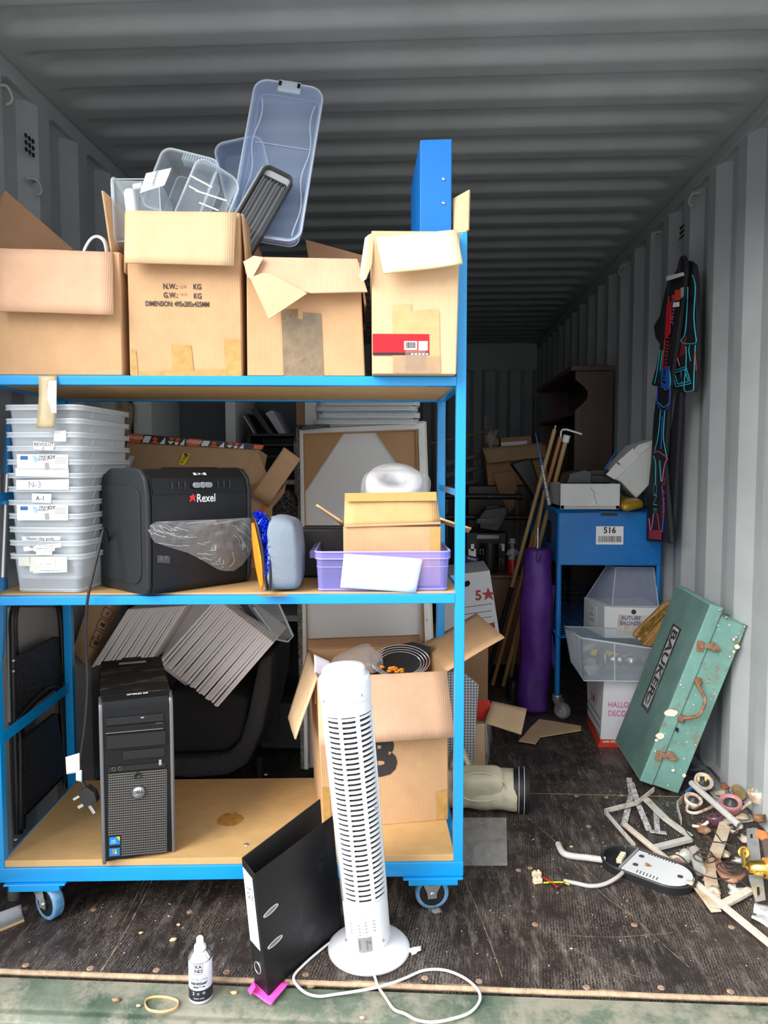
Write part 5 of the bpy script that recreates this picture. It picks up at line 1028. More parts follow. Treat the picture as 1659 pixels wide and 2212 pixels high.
flap([L0, L1, PL(623, 1550, a + yd * .17, yd), PL(638, 1597, a - yd * .02, yd)], M_CARD_L, bx, label='side flap hanging out to the left')
flap([R0, R1, PL(1030, 1326, a + yd * .26, yd), PL(1089, 1376, a - yd * .0, yd)], M_CARD, bx, label='side flap sticking out to the right')
flap([F(0, 1, 1), F(1, 1, 1), F(1, 1, 1) + yd * .05 + EZ * .022, F(0, 1, 1) + yd * .05 + EZ * .022], M_CARD_I, bx)
BM = fr(Bf(820, 1636, .003), xd, EZ); text('B', .155, M_INK, bx, BM, bold=.010, align='CENTER')
decal([Bf(696, 1700, .002), Bf(712, 1700, .002), Bf(716, 1790, .002), Bf(700, 1791, .002)], M_CTAPE, bx, 'tape'); decal([Bf(941, 1710, .002), Bf(966, 1703, .002), Bf(966, 1767, .002), Bf(944, 1771, .002)], M_CTAPE, bx, 'tape')
# contents
M_SILW = mat('shiny_wire', (0.75, .75, .76), .25, .9)
wb = thing('wire_basket', 'round silver wire basket lying in black tray inside the letter B box', 'basket', PL(868, 1450, a + yd * .15, yd))
cb_ = PL(866, 1428, a + yd * .14, yd); M = fr(cb_, xd, EZ * .78 + yd * .62); g = G(M)
for i in range(9): r = .085 - i * .0075; g.tube([(r * 1.05 * math.cos(t / 32 * 2 * PI), r * .62 * math.sin(t / 32 * 2 * PI), -.006 * i) for t in range(32)], .0018, 5, closed=True)
for i in range(3): g.tube([(-.03 + .025 * i, -.03, -.05), (-.02 + .025 * i, .03, -.05)], .0012, 5)
mk('wires', g, M_SILW, wb); mk('tray', G(M).slab([(p[0], p[1], -.02) for p in ((-.1, -.05), (-.04, .055), (.05, .07), (.105, .05), (.06, -.05))], .004), M_BLK, wb)
g = G(); random.seed(2)
for i in range(14): p = PL(845 + random.uniform(-22, 25), 1446 + random.uniform(-6, 5), a + yd * .05, yd); g.ball(p, .006, 6, (1.4, .6, .7))
one('orange_trim', 'bits of orange decoration at the front of the wire basket', 'decoration', g, mat('orange_bits', (.75, .25, .01), .5))
one('padded_envelope', 'pale padded envelope sticking up at the left inside the letter B box', 'envelope', G().sheet(PL(678, 1412, a + yd * .06, yd), PL(712, 1428, a + yd * .06, yd), PL(735, 1520, a + yd * .06, yd), PL(680, 1520, a + yd * .06, yd), .01, 8, 8, .01), mat('mailer', (.66, .62, .70), .5))
g = G(); supr(g, PL(775, 1430, a + yd * .17, yd), xd * .075, yd * .07, EZ * .03, .8, 30, .05, 4); one('bubble_wrap', 'crumpled clear wrapping in the middle of the letter B box', 'wrapping', g, M_FILM)
one('dark_packaging', 'dark packaging filling the bottom of letter B box', 'packaging', G().slab([F(.03, .05, .8), F(.97, .05, .8), F(.97, .95, .82), F(.03, .95, .82)], .02), M_CARD_I)
# ============================================================ RIGHT BAY: BLUE TABLE TROLLEY
M_BLUE2 = mat('royal_blue_paint', (0.0, 0.16, 0.50), 0.4, var=.1, vs=8, dirt=(.0, .08, .25), ds=14, dt=.66)
YT, YT2 = 3.44, 4.30
xl_, xr_ = P(1209, 1200, YT).x, 1.085; zt, zb_ = P(1300, 1106, YT).z, P(1300, 1221, YT).z
tt = thing('table_trolley', 'royal blue metal trolley with deep tray top and a number sticker, by the right wall', 'trolley', V(((xl_ + xr_) / 2, (YT + YT2) / 2, 0)))
for x in (xl_, xr_):
    for y in (YT + .015, YT2): mk('leg', G().tube([(x, y, .115), (x, y, zt + .008)], .0125, 12), M_BLUE2, tt)
g = G(); t_ = .003
g.bb((xl_, YT, zb_), (xr_, YT + t_, zt)); g.bb((xl_, YT2, zb_), (xr_, YT2 + t_, zt + .1)); g.bb((xl_ - t_, YT, zb_), (xl_, YT2, zt)); g.bb((xr_, YT, zb_), (xr_ + t_, YT2, zt)); g.bb((xl_, YT, zb_), (xr_, YT2, zb_ + t_)); mk('tray', g, M_BLUE2, tt)
g = G(); g.tube([(xl_ - .012, YT - .01, zt + .004), (xr_ + .01, YT - .01, zt + .004), (xr_ + .01, YT2, zt + .004), (xl_ - .012, YT2, zt + .004)], .009, 8, closed=True); mk('rim', g, M_BLUE2, tt)
g = G(); g.bb((xl_ - .02, YT - .005, zt - .004), (xr_ + .01, YT2, zt + .004)); mk('top_board', g, mat('worn_blue_top', (.02, .16, .40), .5, dirt=(.35, .25, .15), ds=12, dt=.6), tt)
def tq(x0, y0, x1, y1, m, nm, o=.002, par=None): A, B_ = P(x0, y1, YT - o), P(x1, y0, YT - o); return mk(nm, G().bb((A.x, YT - o - .0008, A.z), (B_.x, YT - o, B_.z)), m, par or tt)
lb = tq(1287, 1137, 1347, 1176, M_WHITE, 'label'); text('516', .038, M_INK, lb, fr(P(1317, 1146, YT - .0035), V((1, 0, 0)), EZ), bold=.001)
g = G(); random.seed(8); x = 1292
while x < 1341: w_ = random.choice((.7, 1.2, 1.8)); A, B_ = P(x, 1171, YT - .004), P(min(x + w_, 1342), 1158, YT - .004); g.bb((A.x, YT - .0042, A.z), (B_.x, YT - .0038, B_.z)); x += w_ + random.choice((.8, 1.2))
mk('barcode', g, M_INK, lb); tq(1298, 1108, 1334, 1114, M_BLK, 'name_plate')
g = G().bb((xl_ - .006, YT + .22, zt - .17), (xl_ - .002, YT + .32, zt - .06)); mk('side_handle_recess', g, M_HOLE, tt)
zm = P(1300, 1377, YT).z; g = G()
for i in range(19): y = YT + (YT2 - YT) * i / 18; g.tube([(xl_, y, zm), (xr_, y, zm)], .0018, 4)
for i in range(13): x = xl_ + (xr_ - xl_) * i / 12; g.tube([(x, YT, zm), (x, YT2, zm)], .0018, 4); g.tube([(x, YT2, zm), (x, YT2, zm + .12)], .0018, 4)
for k in range(5): g.tube([(xl_, YT2, zm + .03 * k), (xr_, YT2, zm + .03 * k)], .0018, 4)
g.tube([(xl_, YT, zm), (xr_, YT, zm), (xr_, YT2, zm), (xl_, YT2, zm)], .006, 6, closed=True); mk('mesh_shelf', g, M_BLUE2, tt)
M_GRUB = mat('grey_rubber', (.16, .155, .145), .7, var=.1, vs=30); M_GHUB = mat('light_grey_hub', (.36, .37, .38), .5)
for x in (xl_, xr_):
    for y in (YT + .015, YT2):
        yw = math.radians(55); M = T((x, y, 0), yw)
        mk('castor_fork', join(G(M).lathe([(.022, .112), (.024, .105), (.02, .095)], 16), G(M).slab([(-.018, -.02, .096), (-.018, .015, .096), (-.018, -.016, .034), (-.018, -.038, .034)], .003), G(M).slab([(.018, -.02, .096), (.018, .015, .096), (.018, -.016, .034), (.018, -.038, .034)], .003)), M_STEEL, tt)
        R = M @ T((0, -.028, .04), 0, 0, PI / 2); w = mk('castor_wheel', G(R).lathe([(.028, -.011), (.037, -.013), (.040, -.007), (.040, .007), (.037, .013), (.028, .011)], 28, caps=False), M_GRUB, tt); mk('castor_hub', join(G(R).lathe([(.0285, -.009), (.0285, .009)], 24), G(R).lathe([(.01, -.02), (.01, .02)], 12)), M_GHUB, w)
# open white foam box with black odds inside
M_POLY = mat('dirty_white_plastic', (.62, .64, .62), .6, var=.06, vs=10, dirt=(.35, .33, .3), ds=8, dt=.66, dmax=.5)
YP = 3.40; A, B_ = P(1210, 1097, YP), P(1340, 1045, YP); A.z = zt + .014
wb = thing('foam_box', 'open dirty-white block-like box filled with black odds and ends on blue trolley top', 'box', V(((A.x + B_.x) / 2, YP + .15, A.z)))
g = G(); t_ = .02
g.bb((A.x, YP, A.z), (B_.x, YP + t_, B_.z)); g.bb((A.x, YP + .28, A.z), (B_.x, YP + .3, B_.z + .0)); g.bb((A.x, YP, A.z), (A.x + t_, YP + .3, B_.z)); g.bb((B_.x - t_, YP, A.z), (B_.x, YP + .3, B_.z)); g.bb((A.x, YP, A.z), (B_.x, YP + .3, A.z + .02)); mk('body', g, M_POLY, wb, bev=.003)
g = G(); g.tube([P(1275, 1052, YP - .001), P(1284, 1064, YP - .001), P(1283, 1070, YP - .001), P(1290, 1090, YP - .001)], .0008, 4); mk('crack', g, M_DG, wb)
for lab, q, t_, m in (('black pouch lying in the dirty-white box, front right', ((1240, 1044), (1236, 1032), (1262, 1024), (1318, 1027), (1331, 1044)), .12, M_BLK), ('black clip case behind the pouch in the dirty-white box', ((1215, 1044), (1222, 1022), (1252, 1014), (1268, 1018), (1268, 1044)), .2, M_DG), ('dark box at the back of the dirty-white box on trolley', ((1270, 1040), (1270, 1015), (1300, 1013), (1330, 1018), (1330, 1040)), .05, M_BLK)):
    one('black_case', lab, 'case', G().slab([P(x, y, YP + .16) for x, y in q], t_), m, bev=.006)
# tilted white machine
YM = 3.46; q = [(1412, 947), (1365, 962), (1303, 1027), (1329, 1041), (1361, 1075), (1401, 1033)]
wm = thing('white_appliance', 'dirty-white plastic appliance casing tipped up on the blue trolley against the wall', 'appliance', P(1360, 1098, YM + .1))
mk('casing', G().slab([P(x, y, YM + .11) for x, y in q], .22), M_POLY, wm, bev=.008, bseg=3)
M_POL2 = mat('panel_white', (.68, .69, .66), .5)
for q in (((1399, 957), (1376, 972), (1383, 981), (1405, 965)), ((1367, 968), (1334, 997), (1354, 1014), (1381, 987)), ((1331, 1000), (1309, 1025), (1327, 1036), (1351, 1017))):
    mk('panel', G().slab([P(x, y, YM - .001) for x, y in q], .006), M_POL2, wm, bev=.001)
g = G(); supr(g, P(1362, 1088, 3.44), V((.055, 0, 0)), V((0, .06, 0)), V((0, 0, .024)), .7, 24, .03, 3)
gb = one('gold_packet', 'crinkled gold plastic packet under the tipped white appliance', 'packet', g, mat('gold_film', (.42, .25, .02), .25, .3, bump=.8, bs=30))
# blue and silver pointed garlands
def garland(p0, p1, lab, Yg):
    t = thing('glitter_stick', lab, 'decoration', P(p1[0], p1[1], Yg)); a, b = P(*p0, Yg), P(*p1, Yg - .05); n = 9
    for i in range(n):
        f0, f1 = i / n, (i + .94) / n; r0, r1 = .002 + .009 * f0, .002 + .009 * f1
        mk('band', G().tube([a + (b - a) * f0, a + (b - a) * f1], [r0, r1], 8), mat('glitter_blue', (.02, .22, .60), .3, c2=(.01, .05, .2), vs=300) if i < 4 else mat('silver_glitter', (.65, .67, .70), .35, .3, c2=(.15, .16, .2), vs=220), t)
garland((1157, 936), (1187, 1092), 'blue and silver pointed glitter stick leaning at left end of the trolley top', 3.62); garland((1340, 959), (1262, 1088), 'blue and silver pointed glitter stick beside the tipped white appliance', 3.60)
# poles
M_PWOOD = mat('pole_wood', (.50, .33, .15), .5, var=.15, vs=30, stretch=(1, 1, .1)); M_ORW = mat('orange_wood', (.42, .19, .06), .45, var=.1, vs=30)
def pole(lab, pts, Y0, Y1, r, m, head=None, low=None):
    n = len(pts) - 1; q = [P(x, y, Y0 + (Y1 - Y0) * i / n) for i, (x, y) in enumerate(pts)]; q[-1].z = max(q[-1].z, .004)
    t = thing('wooden_pole', lab, 'pole', q[-1], 0, 'poles leaning beside the purple bag'); 
    if low: k = q[0].lerp(q[-1], low); mk('shaft', G().cyl(q[0], k, r, 12), m, t); mk('lower_shaft', G().cyl(k, q[-1], r * 1.15, 12), M_BLK, t, label='black lower end')
    else: mk('shaft', G().tube(q, r, 12), m, t)
    if head == 'tip': mk('tip', G().cyl(q[0], q[0] + (q[0] - q[-1]).normalized() * .022, r * .5, 10), M_STEEL, t)
    if head == 'bar': mk('head', G().tube([P(1214, 928, Y0), P(1225, 928, Y0), P(1257, 938, Y0)], .005, 8), M_WPL, t); mk('socket', G().cyl(q[0], q[0] + (q[-1] - q[0]).normalized() * .035, r * 1.5, 12), M_WPL, t)
    if head == 'hook': mk('hook', G().tube([P(1211, 946, Y0), P(1212, 932, Y0), P(1216, 928, Y0)], .005, 8), M_WPL, t)
pole('light wooden pole with metal tip and black lower end, tallest of the leaning poles', [(1198, 928), (1049, 1476)], 3.75, 3.96, .0105, M_PWOOD, 'tip', .60)
pole('wooden pole with white hook top, in the middle of the leaning poles', [(1211, 944), (1064, 1479)], 3.72, 3.94, .0105, M_ORW, 'hook')
pole('wooden pole with flat white cross head, at the right of the leaning poles', [(1225, 940), (1087, 1482)], 3.70, 3.93, .0115, M_PWOOD, 'bar')
pole('plain tapered wooden pole squeezed between the other leaning poles', [(1176, 1060), (1100, 1482)], 3.66, 3.92, .009, mat('dark_yellow_wood', (.42, .26, .09), .5))
# purple bag
M_PURP = mat('purple_nylon', (.085, .018, .22), .5, var=.25, vs=9, bump=.5, bs=14); YU2 = 3.56
pb3 = thing('folding_chair_bag', 'tall purple nylon bag standing beside the leaning poles', 'bag', V((P(1155, 1535, YU2).x, YU2, 0))); g = G()
rings = [(1160, 1184, 18), (1161, 1190, 28), (1160, 1230, 31), (1160, 1300, 34), (1158, 1400, 34), (1155, 1470, 34), (1152, 1500, 35), (1153, 1528, 33), (1153, 1534, 20)]
pts = [P(x, y, YU2) for x, y, r in rings]; rad = [r / 1600 * YU2 for x, y, r in rings]; vs = []; n = 28
ys_ = spl(pts, 5); rr = []
for i in range(len(rings) - 1):
    for j in range(5): rr.append(rad[i] + (rad[i + 1] - rad[i]) * j / 5)
rr.append(rad[-1])
for i, p in enumerate(ys_):
    for k in range(n): a = 2 * PI * k / n; f = (1 - .10 * math.exp(-((p.z - .22) / .012) ** 2)) + .16 * noise.noise(V((math.cos(a) * 1.5, math.sin(a) * 1.5, p.z * 5))) + .04 * noise.noise(V((math.cos(a) * 4, math.sin(a) * 4, p.z * 3))); vs.append(V((p.x + math.cos(a) * rr[i] * f, p.y + math.sin(a) * rr[i] * f * .9, max(p.z, .001))))
g.add(vs, [(i * n + k, i * n + (k + 1) % n, (i + 1) * n + (k + 1) % n, (i + 1) * n + k) for i in range(len(ys_) - 1) for k in range(n)], True); g.add(vs[:n], [tuple(range(n))]); mk('bag_body', g, M_PURP, pb3)
mk('strap', G().sheet(P(1186, 1376, YU2), P(1193, 1368, YU2), P(1206, 1450, YU2), P(1192, 1440, YU2), .002, 4, 6, .006), M_PURP, pb3); mk('flap', G().sheet(P(1188, 1262, YU2 - .01), P(1200, 1264, YU2), P(1194, 1340, YU2), P(1186, 1335, YU2 - .01), .003, 4, 6, .004), M_PURP, pb3)
mk('drawstring', G().tube(spl([P(1163, 1188, YU2 - .06), P(1160, 1205, YU2 - .07), P(1166, 1215, YU2 - .07), P(1170, 1195, YU2 - .06)], 5), .003, 6), M_PURP, pb3)
mk('chair_frame_end', G().tube([P(1161, 1186, YU2), P(1162, 1140, YU2 + .02)], .006, 8), M_STEEL, pb3)
# trainer-like dark thing behind the bag foot
g = G(); supr(g, P(1112, 1500, 3.75), V((.045, 0, 0)), V((0, .06, 0)), V((0, 0, .10)), .8, 20, .02, 2); c = one('club_bag', 'black and red sports bag end behind the foot of the purple bag', 'bag', g, M_BLK)
# white crate + clear lid
YW = 3.40; q = [(1263, 1296), (1307, 1310), (1428, 1311), (1424, 1375), (1311, 1375), (1267, 1357)]
cr_ = thing('storage_crate', 'white storage crate marked FUTURE BRONZE with a clear lid, on the trolley mesh shelf', 'crate', P(1360, 1375, YW))
A = P(1307, 1310, YW); B_ = P(1426, 1311, YW); zc0 = zm + .006; zc1 = A.z; bl2 = P(1263, 1296, YW + .22); g = G(); x0, x1 = A.x, B_.x; ys2 = YW + .24
g.hexa([V((x0, YW, zc0)), V((x1, YW, zc0)), V((x1, ys2, zc0)), V((bl2.x, ys2, zc0)), V((x0 - .002, YW, zc1)), V((x1 + .002, YW, zc1)), V((x1, ys2, zc1)), V((bl2.x, ys2, zc1))]); mk('body', g, M_WPL, cr_, bev=.004)
c = P(1369, 1322, YW - .002); mk('finger_hole', G().cyl(c, c + V((0, .002, 0)), .011, 20), M_DG, cr_)
lb = mk('label', G().slab([P(x, y, YW - .002) for x, y in ((1336, 1328), (1400, 1330), (1390, 1370), (1332, 1372))], .0008), mat('peeling_label', (.72, .68, .60), .6, dirt=(.55, .40, .25), ds=20, dt=.5), cr_)
M_BPEN = mat('blue_marker', (.02, .10, .45), .5); text('FUTURE', .024, M_BPEN, lb, fr(P(1364, 1336, YW - .003), V((1, 0, .02)), EZ), bold=.0002); text('BRONZE', .024, M_BPEN, lb, fr(P(1362, 1347, YW - .003), V((1, 0, .01)), EZ), bold=.0002)
sd = (V((x0, YW, 0)) - V((bl2.x, ys2, 0))).normalized(); nrm = V((sd.y, -sd.x, 0)); sm = V(((x0 + bl2.x) / 2, (YW + ys2) / 2, 0)) + nrm * .004 * (1 if nrm.x < 0 else -1)
ls = mk('side_label', G().slab([sm - sd * .05 + EZ * (zc0 + .03), sm + sd * .04 + EZ * (zc0 + .03), sm + sd * .04 + EZ * (zc1 - .02), sm - sd * .05 + EZ * (zc1 - .02)], .001), M_NOTE, cr_); M_GPEN = mat('green_marker', (.05, .35, .2), .5)
for i, s in enumerate(('CB', 'Hour', 'Lamps')): text(s, .022, M_GPEN, ls, fr(sm - sd * .008 + EZ * (zc1 - .035 - .026 * i) + nrm * (-.002 if nrm.x > 0 else .002), sd, EZ), sx=.9)
zl = P(1350, 1225, YW + .12).z; g = G()
P0, P1, P2, P3 = V((bl2.x + .01, ys2 - .01, zc1 + .002)), V((x0 + .03, YW - .005, zc1 + .002)), V((x1 - .008, YW - .005, zc1 + .002)), V((x1, ys2 - .01, zc1 + .002)); U0 = V((P(1312, 1226, YW + .2).x, YW + .2, zl)); U1 = V((P(1330, 1232, YW + .1).x, YW + .10, zl)); U2 = V((P(1412, 1232, YW + .1).x, YW + .10, zl)); U3 = V((U2.x + .01, YW + .2, zl))
g.add([P0, P1, P2, P3, U0, U1, U2, U3], [(0, 1, 5, 4), (1, 2, 6, 5), (2, 3, 7, 6), (3, 0, 4, 7), (4, 5, 6, 7)]); mk('clear_lid', g, mat('smoky_clear', (.60, .66, .80), .15, alpha=.20), cr_, solid=.003, bev=.002)
mk('lid_edges', join(*[G().tube([a, b], .0028, 6) for a, b in ((P0, P1), (P1, P2), (P1, U1), (P2, U2), (U1, U2), (P0, U0), (U0, U1))]), M_CLRE, cr_)
# clear tray with candlestick on archive box
YH = 3.10; zh = .295
hx0, hx1 = Z(1290, 1611, 0).x, 1.085
hb = thing('archive_box', 'white archive box marked HALLOWEEN DECOR with a red base, under the clear tray', 'box', V(((hx0 + hx1) / 2, YH + .15, 0)))
yb2 = YH + .32; xb_ = P(1266, 1462, yb2).x
mk('body', G().hexa([V((hx0 + .01, YH, .032)), V((hx1, YH, .032)), V((hx1, yb2, .032)), V((xb_ + .01, yb2, .032)), V((hx0 + .02, YH, zh - .012)), V((hx1, YH, zh - .012)), V((hx1, yb2, zh)), V((xb_, yb2, zh))]), mat('archive_white', (.74, .74, .77), .7), hb, bev=.002)
rb = mk('base_band', G().hexa([V((hx0, YH - .001, 0)), V((hx1, YH - .001, 0)), V((hx1, yb2, 0)), V((xb_ + .008, yb2, 0)), V((hx0 + .01, YH - .001, .033)), V((hx1, YH - .001, .033)), V((hx1, yb2, .033)), V((xb_ + .009, yb2, .033))]), mat('archive_red', (.65, .05, .02), .5), hb, label='red base band')
M_PPEN = mat('pink_marker', (.75, .12, .42), .5); vx = V((1, 0, 0))
text('HALLOWEEN', .034, M_PPEN, hb, fr(P(1313, 1522, YH - .003), vx, EZ), align='LEFT', sx=.8); text('DECOR', .034, M_PPEN, hb, fr(P(1313, 1541, YH - .003), vx, EZ), align='LEFT', sx=.8)
text('code 295276', .014, M_WPR, rb, fr(P(1321, 1602, YH - .004), vx, EZ), bold=.0004)
s0, s1 = V((xb_, yb2, 0)), V((hx0 + .012, YH, 0)); sd = (s1 - s0).normalized(); sn = V((sd.y, -sd.x, 0)); sn = sn if sn.x < 0 else -sn
sgn_ = mk('logo', text_geo('5★', .055, fr((s0 + s1) / 2 + sd * .03 + EZ * .17 + sn * .008, sd, EZ), bold=.001), M_RED, hb)
for zz_ in (.12, .085, .05): mk('printed_line', G().bar(s0 + sd * .03 + EZ * zz_ + sn * .003, s1 - sd * .01 + EZ * (zz_ - .004) + sn * .003, .002, .0015), M_INK, hb)
mk('pink_note', G().slab([P(x, y, YH - .004) for x, y in ((1364, 1531), (1380, 1530), (1380, 1545), (1364, 1546))], .001), mat('neon_pink', (.95, .06, .45), .5), hb)
# tray
ct = thing('plastic_tray', 'clear ridged plastic tray holding silver candlesticks on top of the archive box', 'tray', V((.9, 3.2, zh)))
T0 = [P(1218, 1353, 3.40), P(1255, 1378, 3.02), P(1428, 1404, 3.02), V((1.10, 3.40, 0))]; B0 = [V((P(1232, 1419, 3.36).x, 3.36, zh + .003)), V((P(1262, 1458, 3.05).x, 3.05, zh + .003)), V((P(1420, 1470, 3.05).x, 3.05, zh + .003)), V((1.08, 3.36, zh + .003))]
zt2 = (T0[0].z + T0[1].z) / 2; T0[0].z = T0[0].z; T0[3].z = T0[0].z - .01; g = G()
g.add(B0 + T0, [(0, 1, 2, 3), (0, 1, 5, 4), (1, 2, 6, 5), (2, 3, 7, 6), (3, 0, 4, 7)]); mk('body', g, M_CLR, ct, solid=.0025, bev=.008)
g = G(); g.tube(T0, .004, 6, closed=True); g.tube(B0, .003, 6, closed=True)
for i in range(1, 9): f = i / 9; g.tube([T0[0].lerp(T0[1], f), B0[0].lerp(B0[1], f)], .0026, 5)
g.tube([T0[1].lerp(T0[2], .42), B0[1].lerp(B0[2], .42)], .003, 6); mk('rim', g, M_CLRE, ct)
M_SILG = mat('mercury_glass', (.60, .58, .55), .22, .85, bump=.6, bs=50)
a, b = P(1296, 1422, 3.12), P(1415, 1446, 3.16); a.z = max(a.z, zh + .055); b.z = zh + .05; L = (b - a).length; M = fr(a, V((0, 1, .3)), (b - a).cross(V((0, 1, .3)))); M = fr(a, (b - a).cross(EZ), EZ) ; dz_ = (b - a).normalized(); M = Matrix((*[ (dz_.cross(EZ)).normalized()], dz_.cross(dz_.cross(EZ)).normalized(), dz_)).transposed().to_4x4(); M.translation = a
prof = [(.0001, -.002), (.045, 0), (.05, .006), (.046, .014), (.03, .022), (.018, .035), (.014, .045), (.024, .055), (.026, .062), (.015, .07), (.022, .08), (.03, .092), (.02, .104), (.016, .11), (.03, .13), (.034, .155), (.03, .178), (.016, .19), (.024, .2), (.018, .215), (.0001, .22)]
one('candlestick', 'silver glass candlestick lying on its side in the clear tray', 'candlestick', G(M).lathe([(r * .9, z * .95) for r, z in prof], 24), M_SILG)
one('yellow_card', 'yellow card strip behind the candlestick in the clear tray', 'card', G().slab([P(x, y, 3.24) for x, y in ((1277, 1404), (1300, 1402), (1364, 1420), (1356, 1426), (1275, 1414))], .02), mat('yellow_card', (.72, .48, .04), .6), bev=.002)
g = G()
for i in range(5): g.cyl(P(1262 + i * 3, 1442 + i * 4, 3.12), P(1290, 1438 + i * 5, 3.16), .004, 8)
one('candle_bundle', 'bundle of thin white and pink candles at the left end of the clear tray', 'candles', g, mat('candle_pinkwhite', (.75, .62, .62), .5))
# wooden games board (folded)
bw = thing('wooden_frame_tray', 'ornate wooden frame with brass inlay leaning between white crate and toolbox', 'tray', P(1390, 1398, 3.2)); M_DWOOD = mat('warm_wood', (.40, .20, .06), .4, var=.3, vs=40, stretch=(4, 1, 1)); M_BRAS = mat('brass_inlay', (.60, .40, .10), .3, .6, c2=(.12, .05, .01), vs=70)
qa = [(1367, 1374), (1372, 1362), (1432, 1304), (1452, 1295), (1462, 1300), (1455, 1308), (1385, 1385)]; mk('frame', G().slab([P(x, y, 3.22) for x, y in qa], .03), M_DWOOD, bw, bev=.004)
mk('inlay', G().slab([P(x, y, 3.2) for x, y in ((1380, 1368), (1388, 1352), (1445, 1305), (1450, 1310), (1392, 1376))], .008), M_BRAS, bw)
mk('frame', G().slab([P(x, y, 3.17) for x, y in ((1386, 1392), (1450, 1322), (1458, 1326), (1404, 1396))], .03), M_DWOOD, bw, bev=.003); mk('woven_panel', G().slab([P(x, y, 3.19) for x, y in ((1388, 1384), (1452, 1314), (1456, 1322), (1394, 1390))], .01), mat('woven_dark', (.14, .11, .04), .5, c2=(.5, .4, .15), vs=160), bw)
for x, y in ((1370, 1368), (1378, 1378)): mk('peg', G().cyl(P(x, y, 3.18), P(x + 3, y + 2, 3.1), .006, 8), M_DWOOD, bw)
# ============================================================ GREEN TOOLBOX
Bp = Z(1466, 1716, 0.0); YL = Bp.y; Atop = P(1622, 1334, YL - .02); up_ = (Atop - Bp).normalized(); wv_ = (P(1466, 1716, YL) - P(1376, 1700, YL)); wv_ = (wv_ - up_ * wv_.dot(up_)); TW = wv_.length; wv_.normalize(); dpt = up_.cross(wv_); dpt = dpt if dpt.y > 0 else -dpt
L = (Atop - Bp).length * 1.0; dpt = (dpt).normalized(); TD = .36
Pa = Bp - wv_ * TW
def TBx(w, l, d): return Pa + wv_ * (w * TW) + up_ * (l * L) + dpt * (d * TD)
M_TG = mat('toolbox_green', (.165, .335, .29), .45, var=.15, vs=7, dirt=(.22, .15, .09), ds=12, dt=.575, dmax=.85); tg = M_TG.node_tree
sp1 = nd(tg, 'ShaderNodeTexNoise'); sp1.inputs['Scale'].default_value = 95; sp1.inputs['Detail'].default_value = 2; tcq = nd(tg, 'ShaderNodeTexCoord'); tg.links.new(tcq.outputs['Object'], sp1.inputs['Vector']); mrq = nd(tg, 'ShaderNodeMapRange'); mrq.inputs['From Min'].default_value = .705; mrq.inputs['From Max'].default_value = .72; tg.links.new(sp1.outputs['Fac'], mrq.inputs['Value'])
bq = tg.nodes['Principled BSDF']; lk = bq.inputs['Base Color'].links[0].from_socket; mxq = nd(tg, 'ShaderNodeMix', data_type='RGBA'); tg.links.new(mrq.outputs[0], mxq.inputs['Factor']); tg.links.new(lk, mxq.inputs['A']); mxq.inputs['B'].default_value = (.75, .78, .72, 1); tg.links.new(mxq.outputs['Result'], bq.inputs['Base Color'])
M_RUST = mat('rusty_metal', (.22, .085, .03), .8, .2, c2=(.34, .22, .15), vs=45, bump=.6, bs=60)
tb = thing('toolbox', 'battered green metal toolbox with rusty handle and clasps, leaning against the right wall', 'toolbox', Bp)
def tbx(a, b, m, nm, bev=.003, par=None): return mk(nm, G().hexa([TBx(a[0], a[1], a[2]), TBx(b[0], a[1], a[2]), TBx(b[0], a[1], b[2]), TBx(a[0], a[1], b[2]), TBx(a[0], b[1], a[2]), TBx(b[0], b[1], a[2]), TBx(b[0], b[1], b[2]), TBx(a[0], b[1], b[2])]), m, par or tb, bev=bev)
tbx((.30, 0, 0.01), (1, .955, 1), M_TG, 'body'); lid = tbx((0, .0, -.01), (.32, 1.0, .99), M_TG, 'lid'); mk('top_end', G().slab([TBx(.34, .955, .0), TBx(1, .955, 0), TBx(1, .955, 1), TBx(.34, .99, .98)], .002), M_TG, tb)
mk('end_gap', G().slab([TBx(.34, .96, .3), TBx(.75, .96, .2), TBx(.8, .96, .6), TBx(.34, .96, .8)], .004), M_HOLE, tb)
for w_, l_, d_ in ((.25, .985, .02), (.45, .96, .3), (.93, .945, .04)): g = G(); g.ball(TBx(w_, l_, -.012), .005, 8); mk('rivet', g, M_STEEL, tb)
def T2(x, y, o=.0): return PL(x, y, TBx(0, 0, -.012) - dpt * o, dpt)
for yy, q in ((0, ((1507, 1383), (1521, 1386), (1519, 1408), (1504, 1406))), (1, ((1420, 1621), (1433, 1624), (1428, 1644), (1413, 1641)))):
    cl = mk('clasp', G().slab([T2(x, y, .004) for x, y in q], .003), M_RUST, tb, bev=.001)
    k = (lambda x, y: (x, y)) if yy == 0 else (lambda x, y: (x - 92, y + 236)); mk('clasp_latch', G().slab([T2(*k(x, y), .006) for x, y in ((1521, 1392), (1534, 1390), (1541, 1386), (1552, 1398), (1558, 1404), (1545, 1408), (1532, 1402), (1522, 1400))], .006), M_RUST, cl, bev=.002)
hp = spl([T2(1512, 1474, .008), T2(1508, 1482, .02), T2(1521, 1503, .03), T2(1522, 1520, .032), T2(1511, 1543, .03), T2(1493, 1550, .022), T2(1476, 1551, .01)], 6)
hd = mk('handle', G().tube(hp, .0065, 10), M_RUST, tb); 
for x, y in ((1508, 1472), (1472, 1553)): g = G(); g.ball(T2(x, y, .004), .014, 10, (1, .6, 1), amp=.5, seed=x); mk('handle_lug', g, M_RUST, hd)
mk('keyhole', G().slab([T2(1461, 1571, .001), T2(1466, 1573, .001), T2(1464, 1583, .001), T2(1458, 1577, .001)], .001), M_HOLE, tb)
M_CPNT = mat('cream_paint_splash', (.78, .72, .58), .5)
